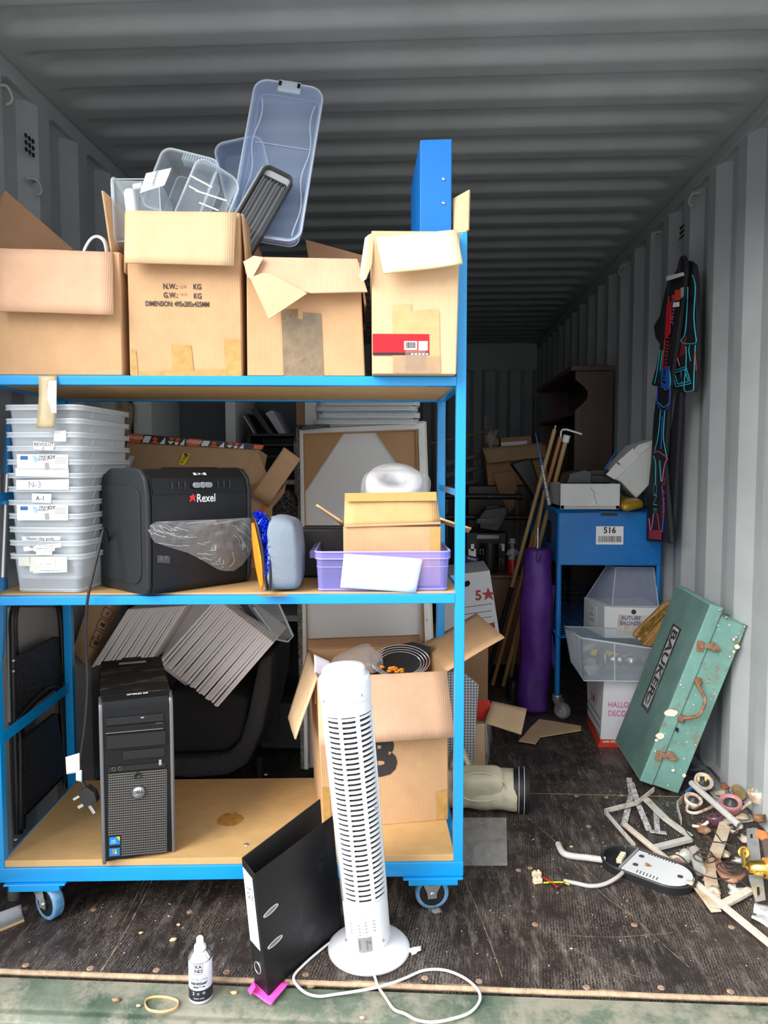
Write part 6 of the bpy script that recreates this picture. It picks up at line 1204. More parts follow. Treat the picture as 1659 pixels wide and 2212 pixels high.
for cx1, cy1, rx, ry in ((1449, 1540, 14, 8), (1426, 1590, 9, 7), (1592, 1397, 6, 5), (1585, 1381, 3, 3), (1585, 1408, 3, 3), (1478, 1675, 4, 4), (1454, 1664, 4, 3), (1418, 1599, 4, 3), (1590, 1376, 2, 2)):
    mk('paint_splash', G().slab([T2(cx1 + rx * math.cos(a * .523) * (1 + .3 * noise.noise(V((cx1, a, 1.5)))), cy1 + ry * math.sin(a * .523) * (1 + .3 * noise.noise(V((cy1, a, .5)))), .0012 + (.002 if cx1 < 1460 else 0)) for a in range(12)], .0008), M_CPNT, tb)
mk('lid_top', G().slab([TBx(0, .01, .0) - wv_ * .001, TBx(0, .99, .0) - wv_ * .001, TBx(0, .99, .97) - wv_ * .001, TBx(0, .01, .97) - wv_ * .001], .0016), mat('worn_lid_grey_green', (.085, .155, .14), .5, c2=(.13, .24, .21), vs=6, dirt=(.20, .16, .11), ds=16, dt=.62), tb, label='worn grey-green top of the lid')
# name band on the lid top (left face)
def LF(l, d, o=.001): return TBx(0, l, d) - wv_ * (o + .0018)
bm_ = mk('name_band', G().slab([LF(.30, .40), LF(.80, .40), LF(.80, .66), LF(.30, .66)], .001), mat('worn_black_band', (.03, .032, .035), .5, dirt=(.10, .2, .17), ds=20, dt=.56), tb)
nb = mk('name_plate', G().slab([LF(.32, .455, .002), LF(.34, .44, .002), LF(.78, .44, .002), LF(.79, .455, .002), LF(.79, .60, .002), LF(.78, .61, .002), LF(.34, .61, .002), LF(.32, .60, .002)], .0008), mat('worn_plate_grey', (.42, .43, .43), .5), bm_)
text('BAUKER', .075, M_INK, nb, fr(LF(.58, .525, .0028), -up_, dpt * -1 if False else (up_.cross(-wv_)).cross(V((0,0,0))) if False else (-wv_).cross(-up_)), bold=.002, sx=1.0)
for r in (.012, .017, .022): mk('emblem_ring', G(fr(LF(.365, .525, .0028), up_, dpt)).tube([(r * math.cos(i * .3927), r * math.sin(i * .3927), 0) for i in range(16)], .0011, 4, closed=True), M_INK, nb)
# ============================================================ COSTUME ON THE WALL
XC = 1.075
def cw(x, y, o=0.0): return XX(x, y, XC - o)
co_ = thing('costume', 'black all-in-one costume with neon skeleton print hanging on the right wall', 'costume', cw(1440, 1175)); M_CBLK = mat('costume_black', (.010, .010, .014), .75, bump=.3, bs=12)
back = V((.03, 0, 0))
def cpoly(pts, m, nm, o=0.0, t=.02, bev=.006): return mk(nm, G().slab([cw(x, y, o) for x, y in pts], t, V((1, 0, 0))), m, co_, bev=bev)
cpoly([(1476, 566), (1492, 563), (1503, 572), (1506, 600), (1510, 700), (1510, 780), (1504, 846), (1476, 846), (1448, 835), (1452, 730), (1462, 640), (1466, 590)], M_CBLK, 'sleeve', .02)
cpoly([(1468, 578), (1478, 556), (1486, 572), (1482, 620), (1466, 740), (1450, 850), (1440, 1000), (1454, 1174), (1400, 1168), (1402, 1080), (1410, 1000), (1416, 900), (1424, 840), (1438, 740), (1448, 640), (1456, 600)], M_CBLK, 'body_and_leg', .045)
cpoly([(1448, 600), (1438, 640), (1430, 680), (1416, 705), (1420, 730), (1430, 745), (1422, 790), (1411, 832), (1422, 835), (1432, 790), (1446, 700)], M_CBLK, 'sleeve', .05)
cpoly([(1466, 845), (1475, 845), (1456, 1170), (1440, 1172), (1442, 1000)], M_CBLK, 'leg', .02)
def neon(pts, m, r=.0022, o=.062): mk('neon_line', G().tube([cw(x, y, o) for x, y in pts] if pts[0] == pts[-1] else spl([cw(x, y, o) for x, y in pts], 4), r, 5), m, co_)
M_NC = mat('neon_cyan', (.03, .50, .62), .5); M_NR = mat('neon_red', (.60, .02, .03), .5); M_NV = mat('neon_blue', (.05, .10, .75), .5); M_NP = mat('neon_pink_print', (.70, .15, .32), .5)
for pts, m, o in (([(1496, 594), (1502, 620), (1499, 680), (1502, 720), (1504, 735), (1500, 742), (1478, 742), (1471, 735), (1480, 720), (1484, 670), (1486, 620)], M_NC, .038), ([(1502, 745), (1500, 790), (1498, 843)], M_NC, .038), ([(1482, 748), (1482, 790), (1478, 842), (1496, 844)], M_NC, .038),
    ([(1490, 746), (1488, 758), (1492, 780)], M_NC, .038), ([(1452, 802), (1482, 792), (1492, 828), (1460, 836), (1452, 802)], M_NC, .04), ([(1457, 806), (1479, 798), (1487, 824), (1464, 830), (1457, 806)], M_NC, .04),
    ([(1427, 887), (1422, 940), (1414, 974)], M_NC, .062), ([(1436, 887), (1433, 940), (1436, 965), (1440, 985)], M_NC, .062), ([(1431, 900), (1428, 970)], M_NV, .062), ([(1412, 978), (1422, 975), (1432, 982), (1441, 990), (1436, 1003), (1430, 1040)], M_NP, .062), ([(1411, 985), (1416, 1000), (1416, 1045)], M_NC, .062), ([(1425, 995), (1428, 1040)], M_NC, .062),
    ([(1420, 835), (1420, 870), (1432, 888), (1446, 870), (1447, 800)], M_NV, .062), ([(1423, 870), (1434, 880), (1446, 870)], M_NC, .062), ([(1434, 800), (1440, 795), (1446, 800), (1448, 830), (1438, 842), (1430, 830)], M_NC, .064),
    ([(1412, 1110), (1408, 1140), (1404, 1150), (1412, 1153)], M_NP, .062), ([(1420, 1110), (1424, 1140), (1426, 1152), (1412, 1156)], M_NR, .062), ([(1445, 640), (1440, 700), (1434, 760), (1428, 830)], M_NR, .064), ([(1426, 755), (1420, 800), (1414, 828)], M_NC, .066), ([(1431, 757), (1426, 800)], M_NC, .066),
    ([(1470, 720), (1462, 760), (1468, 790)], M_NP, .04), ([(1404, 1160), (1416, 1164), (1428, 1156)], M_NR, .064), ([(1402, 1120), (1406, 1160)], M_NP, .064), ([(1502, 760), (1504, 800)], M_NR, .038), ([(1430, 1050), (1434, 1100), (1430, 1150)], M_NV, .062)): neon(pts, m, .0024, o)
zd = EZ * -1; vd = V((0, 1, 0)).cross(V((0, 0, 0)))
for i, (s, x, y, m, sz) in enumerate((('E', 1415, 1104, M_NC, .07), ('N', 1415, 1080, M_NC, .075), ('O', 1415, 1057, M_NC, .075))): text(s, sz, m, co_, fr(cw(x, y, .0665), zd, V((0, -1, 0))), bold=-.001, nm='lettering') if False else text(s, sz, m, co_, fr(cw(x, y, .0665), zd, V((0, -1, 0))), bold=-.001)
text('PLAYER', .052, M_NR, co_, fr(cw(1433, 1074, .0665), zd, V((0, -1, 0))), bold=.0)
text('unlimited', .075, M_NR, co_, fr(cw(1440, 770, .0665), V((0, .25, -1)), V((0, -1, -.25))), sx=.8); text('gamer', .07, M_NP, co_, fr(cw(1455, 670, .0665), V((0, .2, -1)), V((0, -1, -.2))), sx=.7); text('!', .08, M_NC, co_, fr(cw(1472, 815, .042), V((0, -.98, .2)), EZ))
for pts, m, o in (([(1440, 660), (1450, 650), (1448, 720), (1436, 735)], M_NR, .0662), ([(1470, 735), (1482, 725), (1478, 765), (1464, 775)], mat('dull_red_print', (.25, .02, .02), .6), .032), ([(1428, 800), (1446, 790), (1446, 838), (1428, 838)], mat('blue_glow_print', (.02, .12, .5), .6), .0661), ([(1402, 1145), (1428, 1145), (1428, 1166), (1402, 1164)], mat('deep_red_print', (.35, .01, .03), .6), .0661)):
    mk('printed_patch', G().slab([cw(x, y, o) for x, y in pts], .002, V((1, 0, 0))), m, co_)
cpoly([(1439, 597), (1476, 588), (1478, 595), (1440, 607)], M_WHITE, 'size_tag', .09, .001, 0); cpoly([(1458, 626), (1469, 626), (1469, 648), (1456, 650)], mat('red_tag', (.65, .05, .02), .5), 'swing_tag', .09, .001, 0); cpoly([(1455, 654), (1467, 652), (1467, 662), (1453, 664)], M_WHITE, 'price_tag', .09, .001, 0); cpoly([(1470, 622), (1477, 620), (1476, 640), (1471, 645)], M_GREYP, 'swing_tag', .088, .001, 0)
hg = one('coat_hanger', 'thin wire coat hanger hooked high on the right wall, carrying the costume', 'hanger', G().tube(spl([cw(1478, 515), cw(1468, 516), (cw(1464, 528)), cw(1472, 545), cw(1472, 566)], 5), .0022, 6), M_STEEL)
mk('hood_loop', G().tube(spl([cw(1466, 590, .06), cw(1472, 560, .06), cw(1480, 558, .06), cw(1484, 575, .06)], 5), .008, 8), M_CBLK, co_)
# ============================================================ BEYOND THE TROLLEY, CENTRE
M_MAHO = mat('mahogany_veneer', (.075, .035, .025), .4, var=.25, vs=6, stretch=(8, 8, .6)); M_CABW = mat('brown_cabinet_wood', (.20, .085, .035), .45, var=.2, vs=6, stretch=(6, 6, .5))
YD, YD2 = 4.42, 5.7
hu = thing('dresser', 'tall dark mahogany dresser hutch with wavy cut-out sides at the back right', 'dresser', P(1275, 1300, YD))
x0, x1 = P(1241, 900, YD).x, 1.10; zt = P(1241, 802, YD).z
def side(Y, nm):
    pts = [(x1, 0.0), (x1, zt), (x0, zt), (x0, P(0, 828, YD).z)] + [(x0 + .075 * math.sin(PI * t), P(0, 828 + 62 * t, YD).z) for t in (.2, .4, .6, .8)] + [(x0, P(0, 892, YD).z), (x0, 0.0)]
    mk(nm, G().slab([V((a, Y, b)) for a, b in pts], .02, V((0, 1, 0))), M_MAHO, hu, bev=.002)
side(YD, 'side_panel'); side(YD2, 'side_panel'); xb2 = P(1160, 850, YD2 - .1).x
mk('top_board', G().bb((x0 - .03, YD - .03, zt), (x1, YD2 + .03, zt + .03)), M_MAHO, hu, bev=.003); mk('back_board', G().bb((x1 - .01, YD, 0), (x1, YD2, zt)), M_MAHO, hu)
mk('shelf', G().bb((x0, YD, P(0, 892, YD).z - .02), (x1, YD2, P(0, 892, YD).z)), M_MAHO, hu); mk('lower_front', G().bb((x0 - .002, YD + .02, 0), (x0 + .02, YD2, .85)), M_MAHO, hu)
# brown cabinet with ball feet
YK = 4.12; a, b = P(1000, 1250, YK), P(1126, 1250, YK); ca = thing('cabinet', 'brown wooden cabinet with ball feet behind the white archive box', 'cabinet', V(((a.x + b.x) / 2, YK + .2, 0))); zk = b.z
mk('carcass', G().bb((a.x - .1, YK, .07), (b.x, YK + .42, zk)), M_CABW, ca, bev=.004); mk('top', G().bb((a.x - .11, YK - .015, zk), (b.x + .012, YK + .43, zk + .02)), M_CABW, ca, bev=.005)
mk('plinth', G().bb((a.x - .11, YK - .012, .07), (b.x + .01, YK + .01, .10)), M_CABW, ca, bev=.004)
for x in (a.x - .06, P(1012, 1460, YK).x, b.x - .05): g = G(); g.ball((x, YK + .04, .036), .036, 14); mk('ball_foot', g, M_CABW, ca)
zk += .02
# things on the cabinet
def bxp(x0, y0, x1, y1, Y, d): A, B_ = P(x0, y1, Y), P(x1, y0, Y); return G().bb((A.x, Y, A.z), (B_.x, Y + d, B_.z))
t = thing('camera_case', 'black hard case with silver corners standing on the brown cabinet', 'case', V((P(1045, 1240, 4.3).x, 4.35, zk))); mk('shell', bxp(1005, 1150, 1095, 1243, 4.33, .16), M_BLK, t, bev=.01); mk('silver_edge', bxp(1030, 1156, 1078, 1164, 4.315, .01), M_SILV, t)
for x in (1017, 1083): mk('catch', bxp(x, 1175, x + 7, 1190, 4.31, .02), M_STEEL, t)
mk('corner_plate', bxp(1012, 1186, 1028, 1206, 4.31, .012), M_STEEL, t)
g = G(); p = P(1055, 1246, 4.22); g.tube([V((p.x, 4.24, zk)), P(1057, 1210, 4.24), P(1058, 1172, 4.24)], [.05, .056, .05], 18); t = thing('black_bag', 'black cylindrical camera bag with buckled straps on the brown cabinet', 'bag', V((p.x, 4.24, zk))); mk('body', g, M_BLK, t)
for x, y in ((1040, 1192), (1082, 1180), (1082, 1212)): mk('buckle', G().tube([P(x - 3, y - 5, 4.17), P(x + 4, y - 5, 4.17), P(x + 4, y + 5, 4.17), P(x - 3, y + 5, 4.17)], .002, 5, closed=True), M_STEEL, t)
mk('strap', G().tube(spl([P(1080, 1165, 4.18), P(1084, 1200, 4.16), P(1082, 1235, 4.15), P(1100, 1245, 4.14)], 5), .005, 6, flat=.4), M_BLK, t)
t = thing('tin_box', 'small indigo tin with pale lettering in front of the black camera bag', 'tin', P(1018, 1222, 4.0)); g = G().slab([P(x, y, 3.98) for x, y in ((1003, 1198), (1033, 1205), (1031, 1217), (1001, 1216))], .05); mk('tin', g, mat('indigo_tin', (.03, .035, .16), .4), t, bev=.004); text('Bonus', .018, M_WPR, t, fr(P(1019, 1207, 3.952), V((1, 0, -.2)), EZ), bold=.0004); A, B_ = P(1000, 1217, 4.14), P(1034, 1217, 4.14); mk('stand', G().bb((A.x, 3.985, 0), (B_.x - .02, 4.05, P(0, 1217, 3.99).z)), M_BLK, t)
# soldier figurine
M_FIG = mat('pale_blue_china', (.42, .47, .50), .3); M_GOLD = mat('gold_detail', (.45, .33, .12), .4, .4); Yg = 4.16
px_ = .0026
fg = thing('figurine', 'small pale china figurine in a hat standing on a red base on the brown cabinet', 'figurine', V((P(1107, 1243, Yg).x, Yg, zk)))
c = P(1107, 1225, Yg); r = 10 / 1600 * Yg; mk('base', G(T((c.x, Yg, zk))).lathe([(r, 0), (r, .08), (r * .9, .083)], 20), mat('red_gloss', (.60, .01, .01), .25), fg, label='glossy red base')
g = G(); cx = c.x; z = lambda y: P(0, y, Yg).z
g.tube([V((cx, Yg, z(1212))), V((cx - .004, Yg, z(1198))), V((cx, Yg, z(1184))), V((cx, Yg, z(1176)))], [.022, .020, .024, .008], 14); g.ball((cx - .002, Yg, z(1172)), .013, 12)
for s_ in (-1, 1): g.tube([V((cx + s_ * .02, Yg, z(1182))), V((cx + s_ * .03, Yg - .01, z(1190))), V((cx + s_ * .01, Yg - .028, z(1190)))], .007, 8)
mk('body', g, M_FIG, fg); mk('hat', G(T((cx - .002, Yg, z(1167)))).lathe([(.024, 0), (.024, .003), (.015, .004), (.017, .026), (.0001, .027)], 18), M_FIG, fg)
mk('face', G().ball((cx - .002, Yg - .006, z(1172)), .010, 10), mat('china_face', (.62, .42, .33), .4), fg); mk('gilding', G().lathe([(.021, 0), (.025, .02), (.021, .05)], 14, T((cx, Yg, z(1212) - .01))), M_GOLD, fg)
# tubes and projector
for y, nm in ((1073, 'upper'), (1118, 'lower')): 
    Yt = 4.45; t = thing('black_tube', 'long %s black tube lying crosswise above the brown cabinet' % nm, 'tube', P(1060, y, Yt)); mk('tube', G().cyl(P(960, y - 1, Yt), P(1128 if y == 1073 else 1142, y, Yt), .017, 16), M_BLK, t, bev=0)
    for x in (1055, 1118): mk('band', G().cyl(P(x, y, Yt), P(x + 3, y, Yt), .019, 16), M_DG, t)
t = thing('tube_rack', 'dark metal rack carrying the two long black tubes', 'rack', V((P(1130, 1250, 4.5).x, 4.5, 0)))
for x in (970, 1128): mk('upright', G().bb((P(x, 0, 4.5).x - .01, 4.47, 0), (P(x, 0, 4.5).x + .01, 4.49, P(x, 1060, 4.5).z)), M_BLK, t)
t = thing('label_printer', 'black desktop device with knob and sloped top, above the black camera case', 'device', P(1062, 1146, 4.3)); mk('body', G().slab([P(x, y, 4.33) for x, y in ((1030, 1118), (1044, 1098), (1090, 1092), (1095, 1100), (1084, 1130), (1072, 1146), (1034, 1140))], .18), M_BLK, t, bev=.008); mk('front_panel', G().slab([P(x, y, 4.235) for x, y in ((1030, 1120), (1080, 1118), (1076, 1134), (1029, 1131))], .006), M_DG, t, bev=.002)
mk('knob', G().cyl(P(1069, 1125, 4.23), P(1069, 1125, 4.215), .012, 16), M_BLK, t); text('brother', .011, M_GREYP, t, fr(P(1042, 1123, 4.229), V((1, 0, 0)), EZ)); mk('roll', G().cyl(P(1050, 1100, 4.28), P(1078, 1098, 4.28), .025, 16), M_DG, t)
one('instrument_case', 'long black padded instrument case leaning diagonally behind the wooden poles', 'case', G().slab([P(x, y, 4.2) for x, y in ((1102, 1002), (1108, 999), (1142, 990), (1148, 998), (1170, 1060), (1166, 1078), (1152, 1080), (1140, 1056))], .10), M_BLK, bev=.01)
# cartons at the back
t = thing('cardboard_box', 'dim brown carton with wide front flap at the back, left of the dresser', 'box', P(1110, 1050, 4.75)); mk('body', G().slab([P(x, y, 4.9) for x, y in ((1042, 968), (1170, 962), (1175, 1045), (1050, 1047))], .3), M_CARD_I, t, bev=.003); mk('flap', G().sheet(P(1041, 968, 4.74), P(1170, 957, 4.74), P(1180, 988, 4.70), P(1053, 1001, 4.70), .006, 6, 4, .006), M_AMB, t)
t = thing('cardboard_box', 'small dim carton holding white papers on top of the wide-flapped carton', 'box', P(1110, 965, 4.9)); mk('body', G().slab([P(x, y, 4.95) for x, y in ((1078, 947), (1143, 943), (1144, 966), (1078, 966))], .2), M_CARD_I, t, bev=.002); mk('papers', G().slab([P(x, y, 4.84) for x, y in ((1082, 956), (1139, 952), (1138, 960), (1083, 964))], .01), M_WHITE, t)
g = G(); g.ball(P(1062, 950, 4.8), .05, 14, (.8, .6, 1.3), None, 1.2, 3); one('crumpled_paper', 'crumpled grey wrapping paper standing on dim carton at the back', 'paper', g, mat('grey_wrap', (.30, .28, .25), .8))
t = thing('chest', 'dark brown wooden chest supporting the dim cartons at the back', 'chest', V((P(1090, 1250, 4.7).x, 4.85, 0))); zq = P(0, 1048, 4.75).z; mk('carcass', G().bb((P(1020, 0, 4.7).x, 4.72, 0), (P(1150, 0, 4.7).x, 5.1, zq)), M_MAHO, t, bev=.004)
mk('flap_board', G().slab([P(x, y, 4.68) for x, y in ((1066, 1025), (1110, 1018), (1122, 1078), (1100, 1108), (1076, 1060))], .008), M_CARD_I, t)
t = thing('wooden_bench', 'dark wooden bench frame at back, seen just right of the blue trolley post', 'bench', V((P(1010, 1250, 5.2).x, 5.3, 0)))
for y in (982, 1008, 1036): mk('slat', G().slab([P(x, yy, 5.2) for x, yy in ((960, y + 14), (1038, y - 4), (1038, y + 6), (960, y + 26))], .03), M_MAHO, t, bev=.003)
for x in (965, 1035): mk('leg', G().bb((P(x, 0, 5.2).x - .015, 5.2, 0), (P(x, 0, 5.2).x + .015, 5.25, P(x, 985, 5.2).z)), M_MAHO, t)
one('plank', 'upright dark wooden plank at the back wall, left of the small carton', 'plank', G().bb((P(1054, 0, 5.4).x, 5.4, 0), (P(1061, 0, 5.4).x, 5.43, P(1058, 901, 5.4).z)), M_MAHO)
one('cane', 'thin cane lying crosswise in the dark at the back', 'cane', G().cyl(P(930, 958, 5.2), P(1060, 930, 5.42), .006, 8), M_PWOOD)
# white archive box on its carton
YR = 3.35; t = thing('archive_box', 'white archive box with round hand hole and red star logo, behind the trolley post', 'box', P(1020, 1440, YR)); M_AW = MATS['archive_white']
q = [(950, 1236), (1050, 1222), (1071, 1357), (1060, 1440), (950, 1440)]
mk('body', G().slab([P(x, y, YR + .17) for x, y in ((950, 1234), (1051, 1221), (1072, 1357), (955, 1364))], .34), M_AW, t, bev=.003)
q = [P(x, y, YR - .002) for x, y in ((999, 1258), (1012, 1254), (1016, 1259), (1013, 1266), (999, 1269))]; mk('hand_hole', G().slab(q, .002), M_HOLE, t); text('5★', .062, M_RED, t, fr(P(1048, 1286, YR - .003), V((1, 0, .08)), EZ), bold=.0015)
for y in (1313, 1328, 1341): mk('printed_line', G().bar(P(998, y, YR - .002), P(1062, y - 9, YR - .002), .001, .002), M_INK, t)
mk('red_corner', G().slab([P(x, y, YR - .002) for x, y in ((1056, 1347), (1068, 1344), (1070, 1356), (1060, 1357))], .001), M_RED, t)
A = P(950, 1364, YR); t = thing('cardboard_box', 'brown box under the white archive box, mostly hidden by the carton flap', 'box', V((A.x + .1, YR + .15, 0))); mk('body', G().bb((P(940, 0, YR).x, YR + .01, 0), (P(1068, 0, YR).x, YR + .33, P(0, 1368, YR).z)), M_CARD_I, t, bev=.003)
# ironing-board like patterned panel
M_DIA = mat('diamond_fabric', (.5, .5, .52), .9); t_ = M_DIA.node_tree; tcd = nd(t_, 'ShaderNodeTexCoord'); mpd = nd(t_, 'ShaderNodeMapping'); mpd.inputs['Rotation'].default_value = (0, PI / 4, 0); t_.links.new(tcd.outputs['Object'], mpd.inputs[0]); ck = nd(t_, 'ShaderNodeTexChecker'); ck.inputs['Scale'].default_value = 130; ck.inputs['Color1'].default_value = (.62, .63, .66, 1); ck.inputs['Color2'].default_value = (.16, .17, .19, 1); t_.links.new(mpd.outputs[0], ck.inputs['Vector']); t_.links.new(ck.outputs[0], t_.nodes['Principled BSDF'].inputs['Base Color'])
one('ironing_board', 'padded board in grey and white diamond fabric, standing behind the trolley right post', 'ironing board', G().slab([P(x, y, 2.78) for x, y in ((950, 1450), (1000, 1452), (1034, 1478), (1030, 1540), (1021, 1660), (950, 1668))], .03), M_DIA, bev=.008)
# red and white carton
YE = 2.95; t = thing('cardboard_box', 'small red and white carton with brown flaps open, on the floor by the golf bag', 'box', P(1040, 1660, YE))
mk('body', G().hexa([P(1015, 1672, YE - .1), P(1050, 1668, YE - .1), P(1062, 1640, YE + .2), P(1025, 1645, YE + .2), P(1022, 1564, YE - .1), P(1050, 1563, YE - .1), P(1060, 1545, YE + .2), P(1030, 1548, YE + .2)]), M_CARD_L, t, bev=.002)
mk('red_side', G().slab([P(x, y, YE - .0) for x, y in ((1030, 1513), (1057, 1512), (1060, 1520), (1050, 1548), (1043, 1555), (1028, 1552))], .006), mat('box_red', (.62, .03, .01), .4), t); mk('printed_side', G().slab([P(1050, 1563, YE - .105), P(1061, 1546, YE + .2), P(1063, 1640, YE + .2), P(1051, 1668, YE - .105)], .003), mat('box_print', (.7, .7, .7), .4, c2=(.03, .03, .03), vs=9), t)
mk('flap', G().sheet(P(1062, 1515, YE + .02), P(1138, 1532, YE + .0), P(1126, 1587, YE - .1), P(1048, 1562, YE - .08), .006, 6, 6, .004), M_CARD_L, t)
one('cardboard_scrap', 'torn triangular piece of cardboard lying flat on the dark floor', 'cardboard', G().slab([Z(x, y, .008) for x, y in ((1165, 1554), (1255, 1569), (1255, 1578), (1168, 1592), (1157, 1607), (1120, 1601), (1131, 1590), (1147, 1571))], .006), M_CARD_L, bev=.001)
# golf bag
M_GOLF = mat('cream_vinyl', (.60, .55, .40), .45, var=.08, vs=8, dirt=(.35, .32, .25), ds=9, dt=.6, bump=.25, bs=18); Ya = Z(1040, 1757, 0).y + .07
gb_ = thing('golf_bag', 'cream vinyl golf bag with black end cap lying on the floor right of the trolley', 'golf bag', V((P(1040, 0, Ya).x, Ya, 0)))
rad_ = .068; e0, e1 = V((P(950, 0, Ya).x, Ya, rad_)), V((P(1134, 0, Ya).x, Ya - .03, rad_)); g = G(); n = 30; vs = []; m_ = 26
ad_ = (e1 - e0).normalized(); sd_ = ad_.cross(EZ).normalized()
for i in range(m_ + 1):
    t = i / m_; c = e0.lerp(e1, t); R_ = rad_ * (1.08 - .06 * t)
    for k in range(n): a = 2 * PI * k / n; f = 1 + .09 * noise.noise(V((math.cos(a), math.sin(a), t * 5))) ; q = c + sd_ * math.cos(a) * R_ * f * 1.1 + EZ * math.sin(a) * R_ * f; q.z = max(q.z, .002); vs.append(q)
g.add(vs, [(i * n + k, i * n + (k + 1) % n, (i + 1) * n + (k + 1) % n, (i + 1) * n + k) for i in range(m_) for k in range(n)], True); g.add(vs[:n], [tuple(range(n))]); g.add(vs[-n:], [tuple(range(n))]); mk('body', g, M_GOLF, gb_)
g = G(); supr(g, e0.lerp(e1, .52) - sd_ * 0 + V((0, -.045, .03)), V((.085, 0, 0)), V((0, .04, .02)), V((0, -.02, .055)), .5, 26, .008, 5); mk('pocket', g, M_GOLF, gb_); 
mk('piping', G().tube(spl([e0.lerp(e1, .52) + V((.088 * math.cos(a), -.078, .035 + .05 * math.sin(a))) for a in [i * PI / 6 for i in range(12)]], 4, True), .0035, 6, closed=True), M_GOLF, gb_)
c0 = e1 - ad_ * .012; g = G(); g.tube([c0, c0 + ad_ * .02, c0 + ad_ * .045, c0 + ad_ * .055], [.074, .076, .073, .064], 30); mk('end_cap', g, M_BLK, gb_, label='black end cap with white stitching')
for k in (.018, .036): mk('stitching', G().tube([c0 + ad_ * k + sd_ * math.cos(a) * .0765 + EZ * math.sin(a) * .0765 for a in [i * PI / 14 for i in range(28)]], .0011, 5, closed=True), M_WHITE, gb_)
g = G(); g.grid(lambda u, v: e0.lerp(e1, .18 + .25 * u) + V((0, -.04 + .07 * v, .075 + .05 * math.sin(PI * min(1, u * 1.1)) + .01 * v)), 12, 3); mk('carry_strap', g, M_GOLF, gb_, solid=.012)
# plastic bag flat on floor
g = G(); g.grid(lambda u, v: Z(998 + 96 * u + 2 * v, 1766 + 104 * v, .006 + .006 * (1 + noise.noise(V((u * 6, v * 6, 1))))), 24, 24); one('plastic_bag', 'flat crumpled clear plastic bag on floor beside the golf bag', 'plastic bag', g, mat('thin_bag', (.75, .75, .72), .25, bump=.8, bs=20, alpha=.22))
# ============================================================ FRONT: BINDER, FAN HEATER, CAN, CABLE
M_BBIN = mat('black_binder', (.009, .009, .010), .4, spec=.25, bump=.08, bs=350, dirt=(.03, .03, .032), ds=6, dt=.6); M_BBI = mat('black_binder_inside', (.008, .008, .009), .6)
b1, b0, b2 = Z(581, 2156, -.012), Z(551, 2124, -.006), Z(739, 2007, 0.0); 
t1, t0 = P(550, 1888, b1.y - .002), P(523, 1853, b0.y - .002); fwd = b2 - b1; fwd.z += 0
t2 = t1 + fwd + V((.006, 0, .010)); b3 = b0 + fwd; t3 = t0 + fwd + V((.006, 0, .02))
lf = thing('lever_arch_file', 'black lever arch file with white spine label standing open on the sill', 'binder', b1)
mk('spine', G().slab([b0, b1, t1, t0], .003), M_BBIN, lf, bev=.001); mk('cover', G().slab([b1, b2, t2, t1], .003), M_BBIN, lf, bev=.001); mk('cover', G().slab([b0, b3, t3, t0], .003), M_BBI, lf, bev=.001)
nsp = (b1 - b0).cross(t0 - b0).normalized(); nsp = nsp if nsp.dot(CO - b0) > 0 else -nsp; ncv = (b2 - b1).cross(t1 - b1).normalized(); ncv = ncv if ncv.dot(CO - b1) > 0 else -ncv
def sps(u, v, o=.0022): return b0.lerp(b1, u).lerp(t0.lerp(t1, u), v) + nsp * o
lb = mk('spine_label', G().slab([sps(.06, .36), sps(.80, .36), sps(.80, .94), sps(.06, .94)], .0006), M_WHITE, lf); ux = (b1 - b0).normalized(); uz = (t0 - b0).normalized()
text('Leavers', .013, M_PEN, lb, fr(sps(.45, .82, .003), ux + uz * .25, uz), sx=.8); text('Q-Z', .019, M_PEN, lb, fr(sps(.5, .76, .003), ux, uz), sx=.8)
M_ = fr(sps(.42, .18, .002), ux, uz, ); mk('finger_ring', G(M_).tube([(.0125 * math.cos(i * .3), .0135 * math.sin(i * .3), 0) for i in range(21)], .0018, 6, closed=True), M_ZINC, lf); mk('finger_hole', G(M_).lathe([(.012, -.001), (.012, .0006), (.0001, .0006)], 24), M_HOLE, lf)
def cvs(x, y, o=.002): return PL(x, y, b1 + ncv * o, ncv)
for x, y in ((585, 1967), (594, 2035)):
    p = [cvs(x + 17 * math.cos(a) * .9 - 0, y + 17 * math.sin(a) * .32 - 17 * math.cos(a) * .85 * .95, .0025) for a in [i * 2 * PI / 24 for i in range(24)]]; r_ = mk('slot_ring', G().tube(p, .0016, 6, closed=True), M_ZINC, lf); mk('slot', G().slab([cvs(x, y, .0022).lerp(q, .88) for q in p], .0006), mat('slot_grey', (.22, .20, .18), .6), r_)
mk('bottom_edge_strip', G().tube([cvs(584, 2153, .001), cvs(739, 2008, .001)], .0014, 6), M_ZINC, lf)
g = G(); g.sheet(Z(535, 2138, -.004), Z(549, 2118, -.002), Z(625, 2122, -.002), Z(585, 2172, -.007), .0008, 8, 8, .004, 30); g.slab([Z(535, 2140, -.004), Z(549, 2120, -.002), Z(552, 2132, .012), Z(541, 2150, .002)], .0008)
one('sticky_note', 'crumpled bright pink paper square under the black lever arch file', 'paper', g, mat('hot_pink_paper', (.95, .09, .50), .6))
